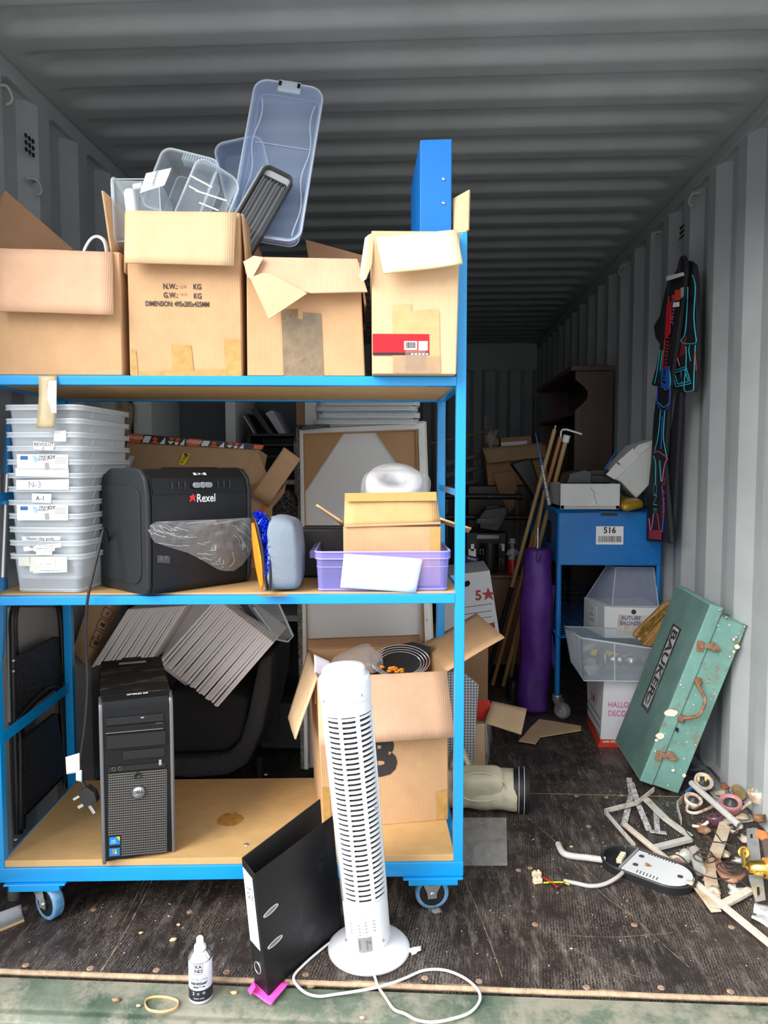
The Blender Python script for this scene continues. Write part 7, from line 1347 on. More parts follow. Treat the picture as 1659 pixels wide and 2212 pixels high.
# fan heater
M_FAN = mat('fan_white', (.80, .83, .86), .32, dirt=(.45, .45, .45), ds=60, dt=.71, dmax=.5); YN = 1.70
c0 = Z(797, 2050, .0); fb_ = P(796, 2030, c0.y); fb_.z = .03; ft = P(742, 1447, c0.y - .02)
fan = thing('tower_fan_heater', 'white tower fan heater with slotted grille leaning slightly left on a round base', 'fan heater', c0)
g = G(T(c0)); g.lathe([(.100, .001), (.1005, .006), (.098, .009), (.090, .014), (.06, .024), (.045, .028), (.0001, .029)], 56); mk('base', g, M_FAN, fan); mk('base_rim', G(T(c0)).lathe([(.0975, 0), (.1012, .002), (.1015, .0055)], 56, caps=False), mat('rim_mid_grey', (.55, .57, .60), .4), fan)  # round base, with a thin rim in a greyer tone than the housing
ax = (ft - fb_).normalized(); LF_ = (ft - fb_).length; xx0 = V((1, 0, 0)); xx0 = (xx0 - ax * xx0.dot(ax)).normalized(); yy0 = ax.cross(xx0)
MF = Matrix((xx0, yy0, ax)).transposed().to_4x4(); MF.translation = fb_
rad = lambda t: (.0545 + .0065 * t)
def fy(y): return ((2030 - y) / (2030 - 1447.0))  # picture row to share of height
s0, s1 = fy(1930), fy(1530)
def lring(t0, t1, k=1.0): return [(rad(t0) * k, t0 * LF_), (rad(t1) * k, t1 * LF_)]
mk('lower_housing', G(MF).lathe([(.046, -.012), (.0525, .0)] + [(rad(t), t * LF_) for t in (.01, .05, .1, s0)], 48), M_FAN, fan)
mk('upper_housing', G(MF).lathe([(rad(s1), s1 * LF_), (rad(.97), .945 * LF_), (rad(1) - .002, .955 * LF_), (rad(1) - .002, .962 * LF_)], 48, caps=False), M_FAN, fan)
mk('top_cap', G(MF).lathe([(rad(1) + .001, .905 * LF_), (rad(1) + .002, .965 * LF_), (rad(1) - .001, .982 * LF_), (rad(1) - .008, .985 * LF_), (rad(1) - .009, 1.005 * LF_), (rad(1) - .013, 1.013 * LF_), (.02, 1.018 * LF_), (.0001, 1.018 * LF_)], 48, caps=False), M_FAN, fan)
mk('inner_drum', G(MF).lathe([(rad(s0) * .86, s0 * LF_), (rad(s1) * .86, s1 * LF_)], 36), mat('fan_interior', (.03, .03, .035), .6), fan)
def arcslat(g, t, a0, a1, h, n=16):
    r0, r1 = rad(t), rad(t) * .93
    A = [(r * math.cos(a0 + (a1 - a0) * i / n), r * math.sin(a0 + (a1 - a0) * i / n), t * LF_ + z) for (r, z) in ((r0, -h / 2), (r0, h / 2), (r1, h / 2), (r1, -h / 2)) for i in range(n + 1)]
    m = n + 1; g.add(A, [(k * m + i, k * m + i + 1, ((k + 1) % 4) * m + i + 1, ((k + 1) % 4) * m + i) for k in range(4) for i in range(n)])
gr = mk('grille', G(MF).lathe(lring(s0, s0 + .004, 1.0), 48, caps=False), M_FAN, fan); g = G(MF); NR = 37
def ang(x): return -PI / 2 + x  # 0 = facing the viewer
for i in range(NR): arcslat(g, s0 + (s1 - s0) * (i + .5) / NR, ang(-.95), ang(1.45), (s1 - s0) * LF_ / NR * .46, 22)
mk('grille_slats', g, M_FAN, gr)
g = G(MF)
for a_, w_ in ((-.98, .08), (-.20, .07), (.52, .08), (1.42, .06)):
    A = []; n_ = 1
    for t in (s0 - .003, s1 + .003):
        for r in (rad(t) * 1.004, rad(t) * .9):
            for da in (-w_, w_): A.append((r * math.cos(ang(a_ + da)), r * math.sin(ang(a_ + da)), t * LF_))
    g.add(A, [(0, 1, 5, 4), (2, 3, 7, 6), (0, 2, 6, 4), (1, 3, 7, 5), (0, 1, 3, 2), (4, 5, 7, 6)])
mk('grille_ribs', g, M_FAN, gr)
g = G(MF); n = 30
for i in range(n):
    a0, a1 = ang(1.42) + (2 * PI - 2.40) * i / n, ang(1.42) + (2 * PI - 2.40) * (i + 1) / n; q = []
    for t in (s0 - .002, s1 + .002):
        for a in (a0, a1): q.append((rad(t) * math.cos(a), rad(t) * math.sin(a), t * LF_))
    g.add(q, [(0, 1, 3, 2)], True)
mk('solid_back', g, M_FAN, fan, solid=.002)
def fs(x, y, k=1.002):  # point on the housing under a picture point
    t = fy(y); c = fb_ + ax * t * LF_; hw = rad(t); d = ray(x, y); n_ = V((-d.y, d.x, 0))
    p = P(x, y, c.y); s_ = max(-.98, min(.98, (p - c).dot(xx0) / hw)); a = -math.acos(s_); return c + (xx0 * math.cos(a) + yy0 * math.sin(a)) * hw * k
g = G().grid(lambda u, v: fs(777 + 29 * u + 3 * v, 1999 - 3 * u + 32 * v, 1.012), 8, 4); lb = mk('rating_label', g, mat('label_silver', (.22, .23, .23), .5), fan)
for i in range(7): mk('label_text', G().bar(fs(780 + .3 * i, 2006 + i * 3, 1.02), fs(798 + .3 * i, 2004.5 + i * 3, 1.02), .0004, .0011), M_DG, lb)
text('CE', .007, M_DG, lb, fr(fs(802, 2008, 1.025), xx0, ax))
for s_ in (0, 1):
    for i in range(4): xa, xb = ((760, 782), (791, 813))[s_]; o = -6 * s_ ; mk('vent_slot', G().tube([fs(xa + i * .8, 1971 + i * 7 + (o if s_ else 0), 1.001), fs(xb + i * .8, 1973 + i * 7 - (3 if s_ else 1) + o * .9, 1.001)], .0014, 6), mat('vent_grey', (.18, .20, .22), .5), fan)
mk('badge', G(fr(fs(786, 1955, 1.0), xx0, ax)).lathe([(.0055, 0), (.005, .0015), (.0001, .0015)], 20), mat('badge_cream', (.78, .78, .72), .5), fan)
for x, y in ((707, 1498), (783, 1489), (722, 1744), (812, 1732), (751, 2021), (830, 2015)): mk('screw_hole', G(fr(fs(x, y, 1.0), xx0, ax)).lathe([(.0042, .0012), (.0036, .0003), (.0001, .0003)], 14), mat('vent_grey', (.4, .43, .46)), fan)
pts = [(808.7, 2108), (811, 2114), (817, 2131), (833, 2155), (851, 2180), (875, 2190), (900, 2203), (934, 2208), (976, 2201), (1015, 2187), (1036, 2162), (1032, 2138), (1004, 2113), (962, 2096), (917, 2096), (875, 2113), (836, 2127), (788, 2138), (725, 2148), (686, 2152), (655, 2141), (634, 2113), (655, 2085), (700, 2046), (735, 2020)]
def zg(y): return .004 if y < 2128 else -.010
cb = spl([Z(x, y, (.005 if y < 2089 + x * .0446 + 14 else (.001 if y < 2089 + x * .0446 + 22 else -.0065)) + (.006 if (x, y) == (836, 2127) else 0)) for x, y in pts], 8)
mk('power_cable', G().tube(cb, .0032, 8), mat('white_cable', (.80, .79, .75), .4), fan)
# sanitiser can
cc = Z(434, 2153, -.012); can = thing('spray_can', 'small white and black aerosol can of sanitiser standing on the green sill', 'aerosol can', cc); r = .0262; hz = P(434, 2066, cc.y).z - cc.z
mk('body', G(T(cc)).lathe([(r - .002, 0), (r, .003), (r, hz), (r - .002, hz + .002)], 36), mat('can_lilac_white', (.70, .74, .86), .3), can); mk('dome', G(T(cc)).lathe([(r + .0005, hz), (r + .0008, hz + .003), (r - .002, hz + .006), (r * .75, hz + .014), (r * .58, hz + .017), (r * .58, hz + .020)], 32), M_ZINC, can)
mk('nozzle', G(T(cc)).lathe([(r * .5, hz + .018), (r * .5, hz + .026), (r * .32, hz + .032), (r * .30, hz + .044), (r * .2, hz + .047), (.0001, hz + .047)], 24), M_WPL, can)
mk('black_band', G(T(cc)).lathe([(r + .0004, .008), (r + .0004, .033)], 36, caps=False), mat('can_navy', (.012, .014, .022), .4), can)
def ctext(s, z, size, m, bold=0, dx=0.0):
    n_ = V((math.sin(dx), -math.cos(dx), 0)); tx = V((math.cos(dx), math.sin(dx), 0)); g = text_geo(s, size, fr(V((0, 0, 0)), V((1, 0, 0)), EZ), bold=bold)
    g.v = [cc + V((math.sin(p.x / r + dx) * (r + .0008), -math.cos(p.x / r + dx) * (r + .0008), z + p.z)) for p in g.v]; mk('lettering', g, m, can)
ctext('KA', .088, .011, M_INK, .0003, .12); ctext('ND', .078, .011, M_INK, .0003, .12); ctext('Multi-purpose', .066, .0055, M_GREYP, 0, .15); ctext('hand & surface', .059, .0065, M_INK, 0, .15); ctext('sanitiser', .050, .0115, M_INK, .0003, .15); ctext('KILLS 99.9%', .041, .005, M_INK, .0004, .15); ctext('↕  ⊙  ☼', .026, .008, M_WPR, 0, .15); ctext('alcohol  handy', .015, .004, M_WPR, 0, .15)
sq = [(-.008, .071), (.011, .071), (.011, .095), (-.008, .095)]; g = G(); 
for (xa, za), (xb, zb) in zip(sq, sq[1:] + sq[:1]): g.tube([cc + V((math.sin((xa + (xb - xa) * k / 4) / r + .05) * (r + .0006), -math.cos((xa + (xb - xa) * k / 4) / r + .05) * (r + .0006), za + (zb - za) * k / 4)) for k in range(5)], .0004, 4)
mk('logo_frame', g, M_INK, can)
# rubber band
ce = [Z(x, y, -.012) for x, y in ((313, 2170), (318, 2161), (335, 2156), (360, 2157), (380, 2163), (385, 2170), (380, 2180), (360, 2187), (340, 2188), (320, 2183))]; cl = spl(ce, 5, True); g = G(); n = len(cl)
g.add([p - EZ * .001 for p in cl] + [p + EZ * .005 + V((0, .0015, 0)) for p in cl], [(i, (i + 1) % n, (i + 1) % n + n, i + n) for i in range(n)], True); one('rubber_band', 'beige rubber band lying in an oval on the green sill', 'rubber band', g, mat('rubber_beige', (.66, .42, .18), .5), solid=.0015)
# metal strip at left
g = G(); g.slab([Z(-30, 1994, .003), Z(46, 1966, .003), Z(52, 1986, .003), Z(-30, 2020, .003)], .003); g.slab([Z(-30, 1994, .004), Z(46, 1966, .004), Z(46, 1966, .004) + EZ * .016, Z(-30, 1994, .004) + EZ * .016], .002)
t = thing('metal_channel', 'short pale metal channel strip lying at the left edge of the floor', 'metal strip', Z(10, 1990, 0)); mk('channel', g, mat('pale_aluminium', (.55, .56, .58), .35, .7), t); mk('wood_edge', G().bar(Z(-30, 2022, .003), Z(52, 1988, .003), .004, .005), mat('pine', (.62, .42, .20), .6), t)
t = thing('rubber_foot_leg', 'black metal leg with rubber foot behind the left castor of the trolley', 'leg', Z(30, 1946, 0)); p = Z(30, 1940, 0); mk('tube', G().cyl(p + EZ * .02, p + EZ * .075, .013, 14), M_TUBE, t); mk('rubber_foot', G().cyl(p, p + EZ * .035, .016, 14), M_GRUB, t)
# crumbs, chips
CHL = ['largest pale chip, between the aerosol can and the left castor', 'small pinkish chip on the floor left of centre, under the trolley', 'tiny chip just above the pale T-shaped chip', 'tiny chip near the front edge of the trolley shadow, left half', 'pale chip just left of the black lever arch file foot', 'small orange chip above the pipe end of the lamp base', 'tiny pale chip on the floor right of the fan cable', 'tiny pale chip by the board edge right of the fan base', 'pale chip beside the rubber band', 'brown flattened chip on the sill left of the rubber band', 'brown chip on the sill between binder and fan cable', 'pale chip at the very bottom of the sill, below the cable']
CHN = [0]
M_CHIP = mat('pale_chip', (.70, .48, .26), .7); random.seed(21)
for x, y, s_ in ((375, 2032, .010), (305, 2016, .006), (386, 1999, .006), (365, 1980, .004), (505, 2146, .008), (1234, 1830, .006), (1234, 2050, .004), (930, 2118, .004), (299, 2174, .006), (251, 2162, .009), (673, 2133, .010), (783, 2200, .006)):
    z = 0 if y < 2100 else -.013; p = Z(x, y, z); g = G(); g.ball(p + EZ * s_ * .3, s_, 8, (1, .6, .4), None, .8, x); CHN[0] += 1; one('wood_chip', CHL[CHN[0] - 1], 'chip', g, M_CHIP if x not in (251, 673) else mat('brown_chip', (.28, .18, .11), .8), group='tiny chips of rubbish in the foreground')
g = G(); random.seed(4)
for i in range(900):
    x = random.uniform(XL + .05, XR - .05); y = random.uniform(1.66, 3.2); s_ = random.uniform(.0004, .0014)
    if random.random() < .35: x = random.gauss(.85, .18); y = random.gauss(2.4, .25)
    if x > XR - .03 or y < 1.65: continue
    g.box((x, y, s_ / 2), (s_ * random.uniform(1, 3), s_ * random.uniform(1, 2), s_), Matrix.Rotation(random.random() * 3, 3, 'Z'))
setp(mk('grit', g, mat('grit_pale', (.55, .50, .43), .8)), 'pale grit and crumbs scattered over the dark floor', 'grit', kind='stuff')
g = G(); g.ball(Z(941, 1968, .006), .011, 8, (1.3, .9, .6), None, .9, 3); one('stone', 'small grey stone against the right castor', 'stone', g, mat('stone_grey', (.22, .20, .18), .8))
g = G(); g.ball(Z(895, 2052, .005), .014, 10, (1, .8, .4), None, 1.3, 3); one('tissue_scrap', 'white scrap of tissue beside the fan heater base', 'scrap', g, M_WHITE)
# ============================================================ JUNK PILE
M_GALV = mat('galvanised', (.42, .45, .46), .4, .6, var=.12, vs=20, dirt=(.30, .14, .06), ds=14, dt=.64); M_OLDW = mat('old_white_metal', (.55, .53, .48), .6, .2, dirt=(.34, .20, .10), ds=16, dt=.56, bump=.3, bs=30); M_DULLP = mat('dull_pipe', (.50, .49, .46), .5, var=.12, vs=14, dirt=(.3, .24, .17), ds=12, dt=.6)
M_CHINA = mat('dirty_china', (.62, .55, .46), .35, dirt=(.35, .16, .06), ds=22, dt=.52, bump=.4, bs=30); M_PINKC = mat('pink_ceramic', (.42, .19, .20), .35, dirt=(.50, .38, .28), ds=20, dt=.56, bump=.4, bs=30); M_PURC = mat('dark_plum', (.13, .05, .075), .3, var=.4, vs=16)
M_WIREB = mat('dark_rusty_wire', (.055, .038, .03), .6, .3); M_BATT = mat('weathered_batten', (.60, .52, .42), .75, var=.15, vs=30, stretch=(1, 1, 1), bump=.3, bs=60)
# oval lamp fitting
A, B_ = Z(1304, 1855, 0), Z(1507, 1930, 0); xa = (B_ - A).normalized(); wf = .158; Lf = (B_ - A).length; cen = (A + B_) / 2 + EZ * .012 + V((.0, .01, 0)); ML = fr(cen, xa, EZ.cross(xa)); lamp = thing('lamp_fitting', 'oval black lamp base with white metal plate lying open on the floor', 'lamp fitting', cen - EZ * .012)
st_ = rrect(Lf, wf, wf / 2 - .001, 12); k = len(st_)
def ringm(s1_, z1, s2_, z2, g): 
    a = [(p[0] * s1_, p[1] * s1_, z1) for p in st_]; b = [(p[0] * s2_, p[1] * s2_, z2) for p in st_]; g.add(a + b, [(i, (i + 1) % k, (i + 1) % k + k, i + k) for i in range(k)], True)
def rr2(d, z): return [(p[0], p[1], z) for p in rrect(Lf - 2 * d, wf - 2 * d, wf / 2 - d - .001, 12)]
g = G(ML)
for (d1, z1), (d2, z2) in (((.006, -.012), (0, .012)), ((0, .012), (.004, .016)), ((.004, .016), (.008, .012)), ((.008, .012), (.012, -.008))): a, b = rr2(d1, z1), rr2(d2, z2); g.add(a + b, [(i, (i + 1) % k, (i + 1) % k + k, i + k) for i in range(k)], True)
a = rr2(.012, -.008); g.add(a, [tuple(range(k))]); mk('base', g, mat('lamp_black', (.015, .015, .017), .35, dirt=(.3, .28, .25), ds=25, dt=.68, dmax=.5), lamp)
xs0 = -Lf / 2 + .085; pl = [(xs0, -wf / 2 + .012)] + [(p[0], p[1]) for p in rrect(Lf - .026, wf - .026, wf / 2 - .014, 12) if p[0] > xs0 + .04][::1]
pp = sorted([p for p in rrect(Lf - .026, wf - .026, wf / 2 - .014, 12) if p[0] > 0], key=lambda p: math.atan2(p[1], p[0])); pp = [(xs0, -wf / 2 + .013)] + pp + [(xs0, wf / 2 - .013)]
pl_ = mk('plate', G(ML).slab([(x, y, .012) for x, y in pp], .0025), mat('plate_white', (.72, .73, .74), .35, .2, dirt=(.45, .42, .38), ds=20, dt=.66), lamp, bev=.001)
mk('divider', G(ML).box((xs0 - .003, 0, .008), (.004, wf - .02, .022)), M_GALV, lamp)
for x, y in ((.105 - Lf / 2, .035), (.11 - Lf / 2, -.022), (Lf / 2 - .045, .0)): M2 = ML @ T((x, y, .0135)); mk('screw_boss', G(M2).lathe([(.008, 0), (.0075, .0015), (.005, .0012), (.0045, .0002), (.0001, .0002)], 16), M_DG, pl_)
for i in range(7): mk('slot', G(ML).box((-.01 + i * .0095, -wf / 2 + .026, .0138), (.0022, .017, .0006), Matrix.Rotation(.12, 3, 'Z')), M_DG, pl_)
for i in range(10): mk('rib', G(ML).box((-.02 + i * .0085, wf / 2 - .018, .0138), (.003, .006, .0012)), M_DG, pl_)
for dx, dy in ((-.004, .004), (.005, 0), (0, -.006)): g = G(ML); g.ball((dx, dy, .014), .006, 8, (1.2, .6, .3)); mk('rust_spot', g, M_RUST, pl_)
mk('rusty_clip', G(ML).box((Lf / 2 - .012, -.02, .018), (.02, .016, .008)), M_CHINA, lamp, bev=.003)
for i in range(4): mk('terminal', G(ML).box((-Lf / 2 + .052 + i * .002, .026 - i * .014, .004), (.016, .010, .014), Matrix.Rotation(.5, 3, 'Z')), mat('terminal_cream', (.72, .60, .42), .5), lamp, bev=.002)
mk('conduit_stub', G().tube(spl([Z(1206, 1824, .008), Z(1215, 1842, .01), Z(1235, 1851, .012), Z(1270, 1855, .012), Z(1308, 1858, .012)], 5), [.004] + [.0095] * 20, 12, r2=None) if False else G().tube(spl([Z(1206, 1824, .008), Z(1216, 1842, .01), Z(1235, 1849, .012), Z(1270, 1853, .012), Z(1308, 1858, .012)], 5), .0095, 12), M_DULLP, lamp, label='grey plastic conduit')
mk('cable', G().tube(spl([Z(1218, 1903, .008), Z(1245, 1908, .007), Z(1275, 1914, .007), Z(1305, 1910, .010), Z(1332, 1896, .018), Z(1350, 1880, .020)], 5), .0058, 10), mat('grey_cable', (.42, .41, .40), .5), lamp)
for m, pts in ((mat('wire_red', (.60, .01, .01), .4), ((1222, 1905), (1205, 1916), (1190, 1905), (1172, 1895))), (mat('wire_yellow_green', (.45, .62, .02), .4), ((1230, 1911), (1215, 1906), (1195, 1906), (1174, 1907))), (M_BLK, ((1222, 1905), (1205, 1918), (1196, 1915), (1187, 1907)))): mk('wire', G().tube(spl([Z(x, y, .008) for x, y in pts], 6), .0024, 6), m, lamp)
for x, y in ((1159, 1894), (1161, 1908)): g = G(T(Z(x, y, 0), .3)); g.box((0, 0, .008), (.026, .013, .014)); g.cyl((-.006, 0, .014), (-.006, 0, .019), .004, 8); g.cyl((.006, 0, .014), (.006, 0, .019), .004, 8); mk('connector', g, mat('connector_cream', (.75, .62, .42), .5), lamp, bev=.002)
def strip(name, lab, pts, w, t, m, cat='metal strip', zs=None, vert=False, bev=.0006):
    zs = zs or [.01] * len(pts); q = [Z(x, y, z) for (x, y), z in zip(pts, zs)]; g = G()
    for i in range(len(q) - 1):
        if vert: g.slab([q[i] - EZ * w / 2, q[i + 1] - EZ * w / 2, q[i + 1] + EZ * w / 2, q[i] + EZ * w / 2], t)
        else:
            d = (q[i + 1] - q[i]).normalized(); s_ = d.cross(EZ).normalized() * w / 2; g.slab([q[i] - s_, q[i + 1] - s_, q[i + 1] + s_, q[i] + s_], t)
    return one(name, lab, cat, g, m, bev=bev)
strip('metal_trim', 'bent whitish aluminium trim forming an open corner left of the pile', [(1413, 1705), (1376, 1734), (1306, 1752), (1372, 1828)], .017, .003, M_OLDW, zs=[.05, .03, .022, .016], vert=True)
strip('metal_trim', 'wide dull metal trim running diagonally through the left of the pile', [(1393, 1724), (1437, 1768), (1491, 1807)], .028, .003, M_OLDW, zs=[.03, .035, .02])
strip('metal_trim', 'short round-edged pale pipe closing the bent trim frame in the pile', [(1492, 1812), (1413, 1832)], .02, .012, M_DULLP, zs=[.018, .014])
strip('metal_trim', 'short upright crumpled metal strip beside the toolbox foot', [(1478, 1722), (1462, 1738), (1472, 1775)], .024, .002, M_OLDW, zs=[.03, .03, .02], vert=True)
M_PERF = mat('whitewashed_perforated', (.62, .62, .60), .7, c2=(.10, .10, .10), vs=70)
strip('perforated_strip', 'whitewashed perforated strip nearest the toolbox corner', [(1359, 1680), (1364, 1715), (1347, 1785)], .020, .002, M_PERF, zs=[.02, .012, .006]); strip('perforated_strip', 'whitewashed perforated strip bending down between the trims', [(1364, 1690), (1378, 1735), (1403, 1795), (1440, 1800)], .020, .002, M_PERF, zs=[.03, .016, .008, .006]); strip('perforated_strip', 'short whitewashed perforated strip inside the bent trim frame', [(1417, 1755), (1421, 1800)], .018, .002, M_PERF, zs=[.006, .006])
one('conduit_pipe', 'grey plastic conduit pipe with open end lying over the pile', 'pipe', join(G().tube([Z(1494, 1692, .07), Z(1598, 1784, .085)], .0105, 18, caps=False), G().tube([Z(1494, 1692, .07), Z(1598, 1784, .085)], .0078, 18, caps=False)), M_DULLP)
q = [Z(1349, 1783, .014), Z(1440, 1850, .008), Z(1511, 1907, .012), Z(1700, 2068, .05)]; g = G().bar(Z(1349, 1781, .012), Z(1720, 2086, .014), .017, .012); one('wooden_batten', 'long weathered wooden batten passing under lamp base to the lower right', 'batten', g, M_BATT, bev=.002)
one('wooden_stick', 'short pale wooden stick crossing the batten at the right', 'stick', G().bar(Z(1560, 1955, .012), Z(1622, 1922, .02), .022, .012), M_BATT, bev=.002)
def holder(nm, lab, c, r, m, arm=None, z=.03, tilt=(0.6, -.5), m2=None):
    p = Z(c[0], c[1], z); t = thing(nm, lab, 'lamp holder', V((p.x, p.y, 0))); M = fr(p, V((1, tilt[0], 0)), V((-.2, .8, tilt[1] * -1)))
    mk('cup', G(M).lathe([(r * .35, -r * .9), (r * .8, -r * .6), (r, 0), (r * 1.02, r * .35), (r * .9, r * .42), (r * .8, r * .1), (.0001, r * .1)], 24), m, t)
    mk('insert', G(M).lathe([(r * .6, r * .1), (r * .6, r * .25), (r * .2, r * .3), (r * .18, r * .5), (.0001, r * .5)], 16), m2 or M_DG, t)
    if arm: mk('arm', G().tube(spl([Z(x, y, zz) for x, y, zz in arm], 5), .0052, 10), M_CHINA, t)
    return t
h = holder('lamp_holder', 'round white lamp holder with two yellow contacts, beside the foot of the toolbox', (1519, 1690), .033, M_CHINA, None, .04, (.1, -.6))
for dx in (-8, 8): g = G(); g.ball(Z(1517 + dx, 1683 - dx * .1, .075), .009, 8, (.6, .6, 1.2)); mk('contact', g, mat('contact_yellow', (.70, .52, .15), .4), h)
holder('lamp_holder', 'greyish china lamp holder with a curved arm below the conduit pipe', (1497, 1730), .030, M_CHINA, [(1486, 1738, .03), (1485, 1752, .012), (1506, 1756, .012), (1540, 1742, .02)], .03, (.3, -.3))
holder('lamp_holder', 'pinkish ceramic lamp holder in the middle of the pile by the wall', (1578, 1737), .036, M_PINKC, None, .05, (-.5, -.2)); holder('lamp_holder', 'dark plum coloured lamp holder under the conduit pipe', (1545, 1768), .026, M_PURC, [(1530, 1775, .03), (1515, 1785, .015), (1496, 1784, .01)], .035, (.8, .2))
holder('lamp_holder', 'rust-stained white lamp holder with stem, topmost at the wall end of the pile', (1640, 1716), .036, M_CHINA, [(1628, 1728, .06), (1612, 1740, .05), (1596, 1750, .04)], .09, (.9, .2), mat('pale_green_metal', (.5, .55, .45), .4)); holder('lamp_holder', 'small cream socket half buried below the open conduit end', (1582, 1788), .020, M_CHINA, None, .03, (.2, -.4))
p = thing('bracket_plate', 'long galvanised bracket plate with slots at the right edge of the pile', 'bracket', Z(1630, 1940, 0)); q = [Z(1612, 1790, .05), Z(1636, 1789, .05), Z(1654, 1944, .03), Z(1632, 1948, .03), Z(1618, 1900, .035)]; mk('plate', G().slab(q, .003), M_GALV, p, bev=.0008)
for x, y in ((1622, 1805), (1637, 1925)): mk('slot', G().slab([Z(x - 2, y - 7, .047 if y < 1900 else .036), Z(x + 3, y - 7, .047 if y < 1900 else .036), Z(x + 4, y + 7, .046 if y < 1900 else .035), Z(x - 1, y + 7, .046 if y < 1900 else .035)], .006), M_HOLE, p)
M_BRS = mat('polished_brass', (.80, .52, .12), .2, .95); M_AMB2 = mat('amber_glass', (.50, .20, .04), .15, coat=.6, var=.3, vs=40)
k = thing('brass_castor', 'polished brass castor with amber twisted glass end lying at the right edge', 'castor', Z(1620, 1880, 0)); zc = .07; c = Z(1607, 1842, zc); M = fr(c, V((1, 0, 0)), V((0, .5, .85)))
mk('wheel', G(M).lathe([(.016, -.003), (.0185, 0), (.016, .003), (.012, .0035), (.009, .001), (.004, .001), (.003, .004), (.0001, .004)], 24), M_BRS, k); mk('fork', G().tube(spl([Z(1603, 1838, zc + .005), Z(1606, 1855, zc + .002), Z(1608, 1872, zc)], 5), .006, 10, flat=.5), M_BRS, k)
a, b = Z(1611, 1873, zc), Z(1650, 1876, zc - .0); mk('ferrule', G().tube([a, a.lerp(b, .12), a.lerp(b, .14), b], [.006, .010, .018, .023], 22), M_BRS, k)
g = G(); n = 22; vs = []; m_ = 16; bd = (b - a).normalized(); s1_ = bd.cross(EZ).normalized()
for i in range(m_ + 1):
    for j in range(n): an = 2 * PI * j / n; rr_ = (.026 + .010 * math.sin(min(1, i / 10) * PI / 2)) * (1 + .06 * math.sin(an * 7 + i * .7)); vs.append(b + bd * i * .006 + s1_ * math.cos(an) * rr_ + EZ * math.sin(an) * rr_)
g.add(vs, [(i * n + j, i * n + (j + 1) % n, (i + 1) * n + (j + 1) % n, (i + 1) * n + j) for i in range(m_) for j in range(n)], True); g.add(vs[:n], [tuple(range(n))]); g.add(vs[-n:], [tuple(range(n))]); mk('glass_stem', g, M_AMB2, k)
g = G(); g.tube([Z(1638, 1800, .05), Z(1650, 1806, .055), Z(1656, 1816, .05)], [.012, .016, .012], 14); one('wire_connector', 'orange plastic cap on dark cable end at right edge of pile', 'connector', g, mat('orange_cap', (.75, .20, .06), .5))
one('dark_sleeve', 'dark fabric-covered sleeve below the orange cap', 'sleeve', G().tube([Z(1655, 1818, .045), Z(1662, 1860, .04)], .013, 12), mat('brown_sleeve', (.12, .09, .07), .8, bump=.5, bs=40))
M_STRAPC = mat('brown_cream_strap', (.38, .24, .12), .6, c2=(.62, .55, .45), vs=12, bump=.4, bs=20)
strip('strap', 'stained cream and brown strap running down the middle of the pile', [(1570, 1770), (1556, 1815), (1532, 1880), (1545, 1960)], .036, .004, M_STRAPC, 'strap', [.035, .03, .02, .012], bev=.001); strip('strap', 'narrow brown curled strap piece below the round lamp base end', [(1510, 1918), (1530, 1945), (1548, 1970)], .03, .003, M_STRAPC, 'strap', [.012, .012, .004], bev=.001)
g = G(); g.tube(spl([Z(1550, 1855, .03), Z(1562, 1885, .03), Z(1582, 1900, .03), Z(1606, 1888, .035)], 6), [.008 + .008 * math.sin(i / 18 * PI) for i in range(19)], 12, flat=.6); one('leather_piece', 'curved brown leather-like piece in the pile behind the galvanised plate', 'leather', g, mat('brown_leather', (.28, .14, .08), .5, bump=.4, bs=25))
for nm, lab, pts, z0 in (('wire', 'dark wire looping from the trim across the left of the pile', [(1475, 1775), (1482, 1795), (1500, 1815), (1520, 1840), (1528, 1862)], .03), ('wire', 'long rusty wire running along the lower pile to the galvanised plate', [(1440, 1842), (1470, 1850), (1500, 1880), (1540, 1897), (1590, 1900), (1615, 1915)], .035), ('wire', 'dark wire arching from the conduit end down the middle', [(1602, 1790), (1585, 1800), (1575, 1815), (1560, 1818), (1550, 1805), (1538, 1790)], .05), ('wire', 'thin wire crossing horizontally above the coils', [(1500, 1822), (1530, 1818), (1565, 1822), (1592, 1832)], .05)):
    one(nm, lab, 'wire', G().tube(spl([Z(x, y, z0) for x, y in pts], 6), .0019, 6), M_WIREB)
for (cx, cy, R_, lab) in ((1523, 1858, .036, 'flat spiral coil of dark wire, the left one of two in the pile'), (1578, 1880, .040, 'flat spiral coil of dark wire, the right one of two in the pile')):
    c = Z(cx, cy, .045); one('wire_coil', lab, 'coil', G().tube([c + V((math.cos(t * .35) * (R_ * (1 - t / 75)), math.sin(t * .35) * (R_ * (1 - t / 75)), .0006 * t * (1 if cx < 1550 else .6))) for t in range(58)], .0018, 6), M_WIREB)
M_GLS = mat('old_glass', (.66, .68, .62), .1, alpha=.3, bump=.3, bs=20)
one('glass_tube', 'short fat dirty glass tube in the pile below the coils', 'glass', G().tube([Z(1500, 1838, .03), Z(1512, 1880, .03)], .016, 16), M_GLS); one('glass_bulb', 'small dirty glass bulb near the centre of the pile', 'bulb', G().ball(Z(1480, 1850, .03), .018, 14, (1, 1, 1.3)), M_GLS)
one('paper_packet', 'crumpled printed plastic packet at lower right of the pile', 'packet', G().sheet(Z(1630, 1952, .006), Z(1690, 1962, .006), Z(1690, 2010, .006), Z(1623, 1985, .006), .003, 10, 8, .014, 25), mat('grey_packet', (.50, .50, .50), .35, dirt=(.1, .1, .12), ds=30, dt=.6))
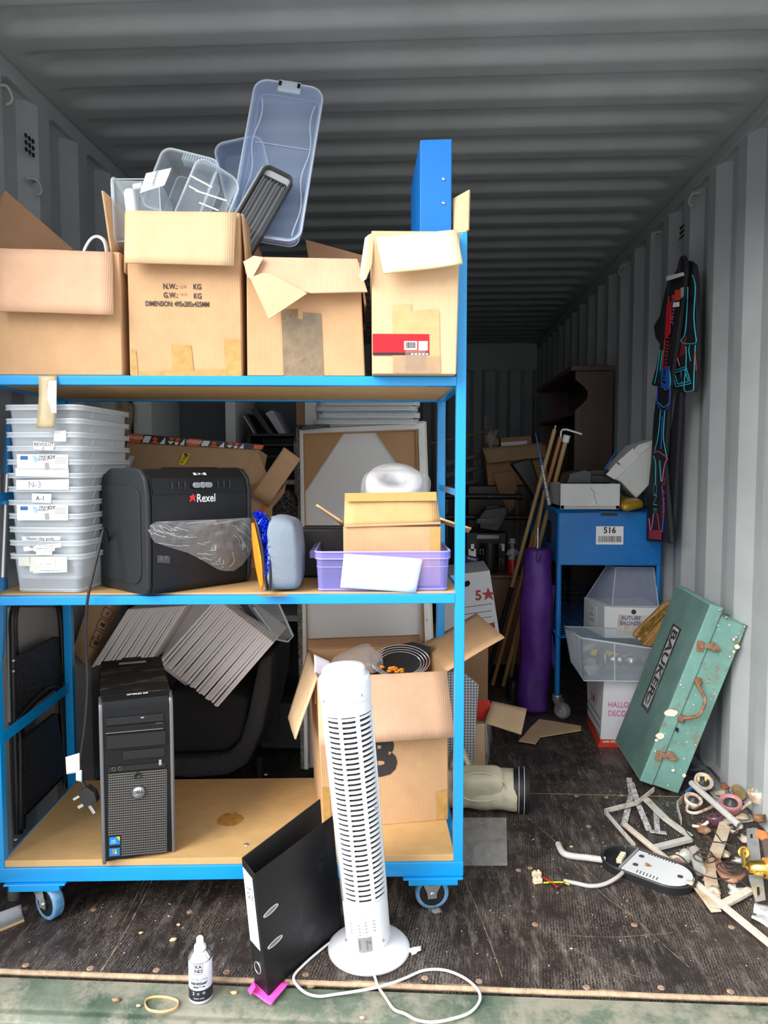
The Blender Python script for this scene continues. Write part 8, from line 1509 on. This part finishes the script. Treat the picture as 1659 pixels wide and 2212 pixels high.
one('dark_card', 'dark card with pale swirls leaning on the wall at right end of the pile', 'card', G().slab([Z(1640, 1742, .03), Z(1672, 1790, .03), Z(1680, 1745, .10), Z(1652, 1705, .10)], .003), mat('swirl_card', (.10, .11, .11), .4, c2=(.5, .5, .48), vs=22))
one('blue_wire_bundle', 'blue and yellow wire ends at the foot of the toolbox', 'wires', G().tube(spl([Z(1482, 1712, .02), Z(1494, 1700, .03), Z(1500, 1686, .04)], 5), .006, 8), mat('blue_insulation', (.03, .12, .35), .5))
one('leaf', 'curled red-brown dry leaf by the wall', 'leaf', G().sheet(Z(1555, 1694, .02), Z(1580, 1690, .02), Z(1585, 1700, .015), Z(1562, 1706, .015), .0015, 6, 6, .012, 40), mat('dry_leaf', (.28, .09, .04), .7)); one('leaf', 'curled pale dry leaf beside the yellow-contact lamp holder', 'leaf', G().sheet(Z(1542, 1708, .02), Z(1565, 1705, .02), Z(1568, 1720, .012), Z(1545, 1718, .012), .0015, 6, 6, .012, 40), mat('dry_leaf2', (.48, .36, .24), .7))
one('amber_bottle_end', 'small amber glass piece near the wall above the pink lamp holder', 'glass', G().cyl(Z(1590, 1705, .03), Z(1600, 1718, .03), .018, 14), mat('dirty_amber', (.30, .20, .08), .3, var=.3, vs=30)); one('rust_flake', 'large rust flake on the toolbox side of the pile', 'rust', G().ball(Z(1640, 1770, .04), .022, 10, (1, .8, .5), None, 1.2, 9), M_RUST)
RBL = ['crusty lump beside the right end of the lamp base', 'rusty lump just above the right end of the lamp base', 'strap-brown lump between the two wire coils', 'pale lump right of the wire coils', 'crusty lump below the coils beside the crossing stick', 'rusty lump left of the plum lamp holder', 'brown lump under the wall side of the conduit pipe', 'whitish lump between grey lamp holder and pink one', 'crusty lump beside the top of the galvanised plate', 'small rusty lump touching the rim of the lamp base', 'brown lump under the left wire coil', 'whitish lump beside the lower half of galvanised plate']
random.seed(33); 
for i, (x, y) in enumerate(((1470, 1850), (1490, 1842), (1560, 1842), (1598, 1858), (1545, 1925), (1520, 1790), (1600, 1765), (1555, 1735), (1610, 1812), (1465, 1862), (1530, 1900), (1590, 1925))):
    g = G(); g.ball(Z(x, y, .012), random.uniform(.010, .022), 9, (1.3, .9, .5), Matrix.Rotation(i, 3, 'Z'), 1.2, i); one('rubble_piece', RBL[i], 'rubble', g, (M_CHINA, M_RUST, M_STRAPC, M_OLDW)[i % 4], group='broken lumps in the junk pile')
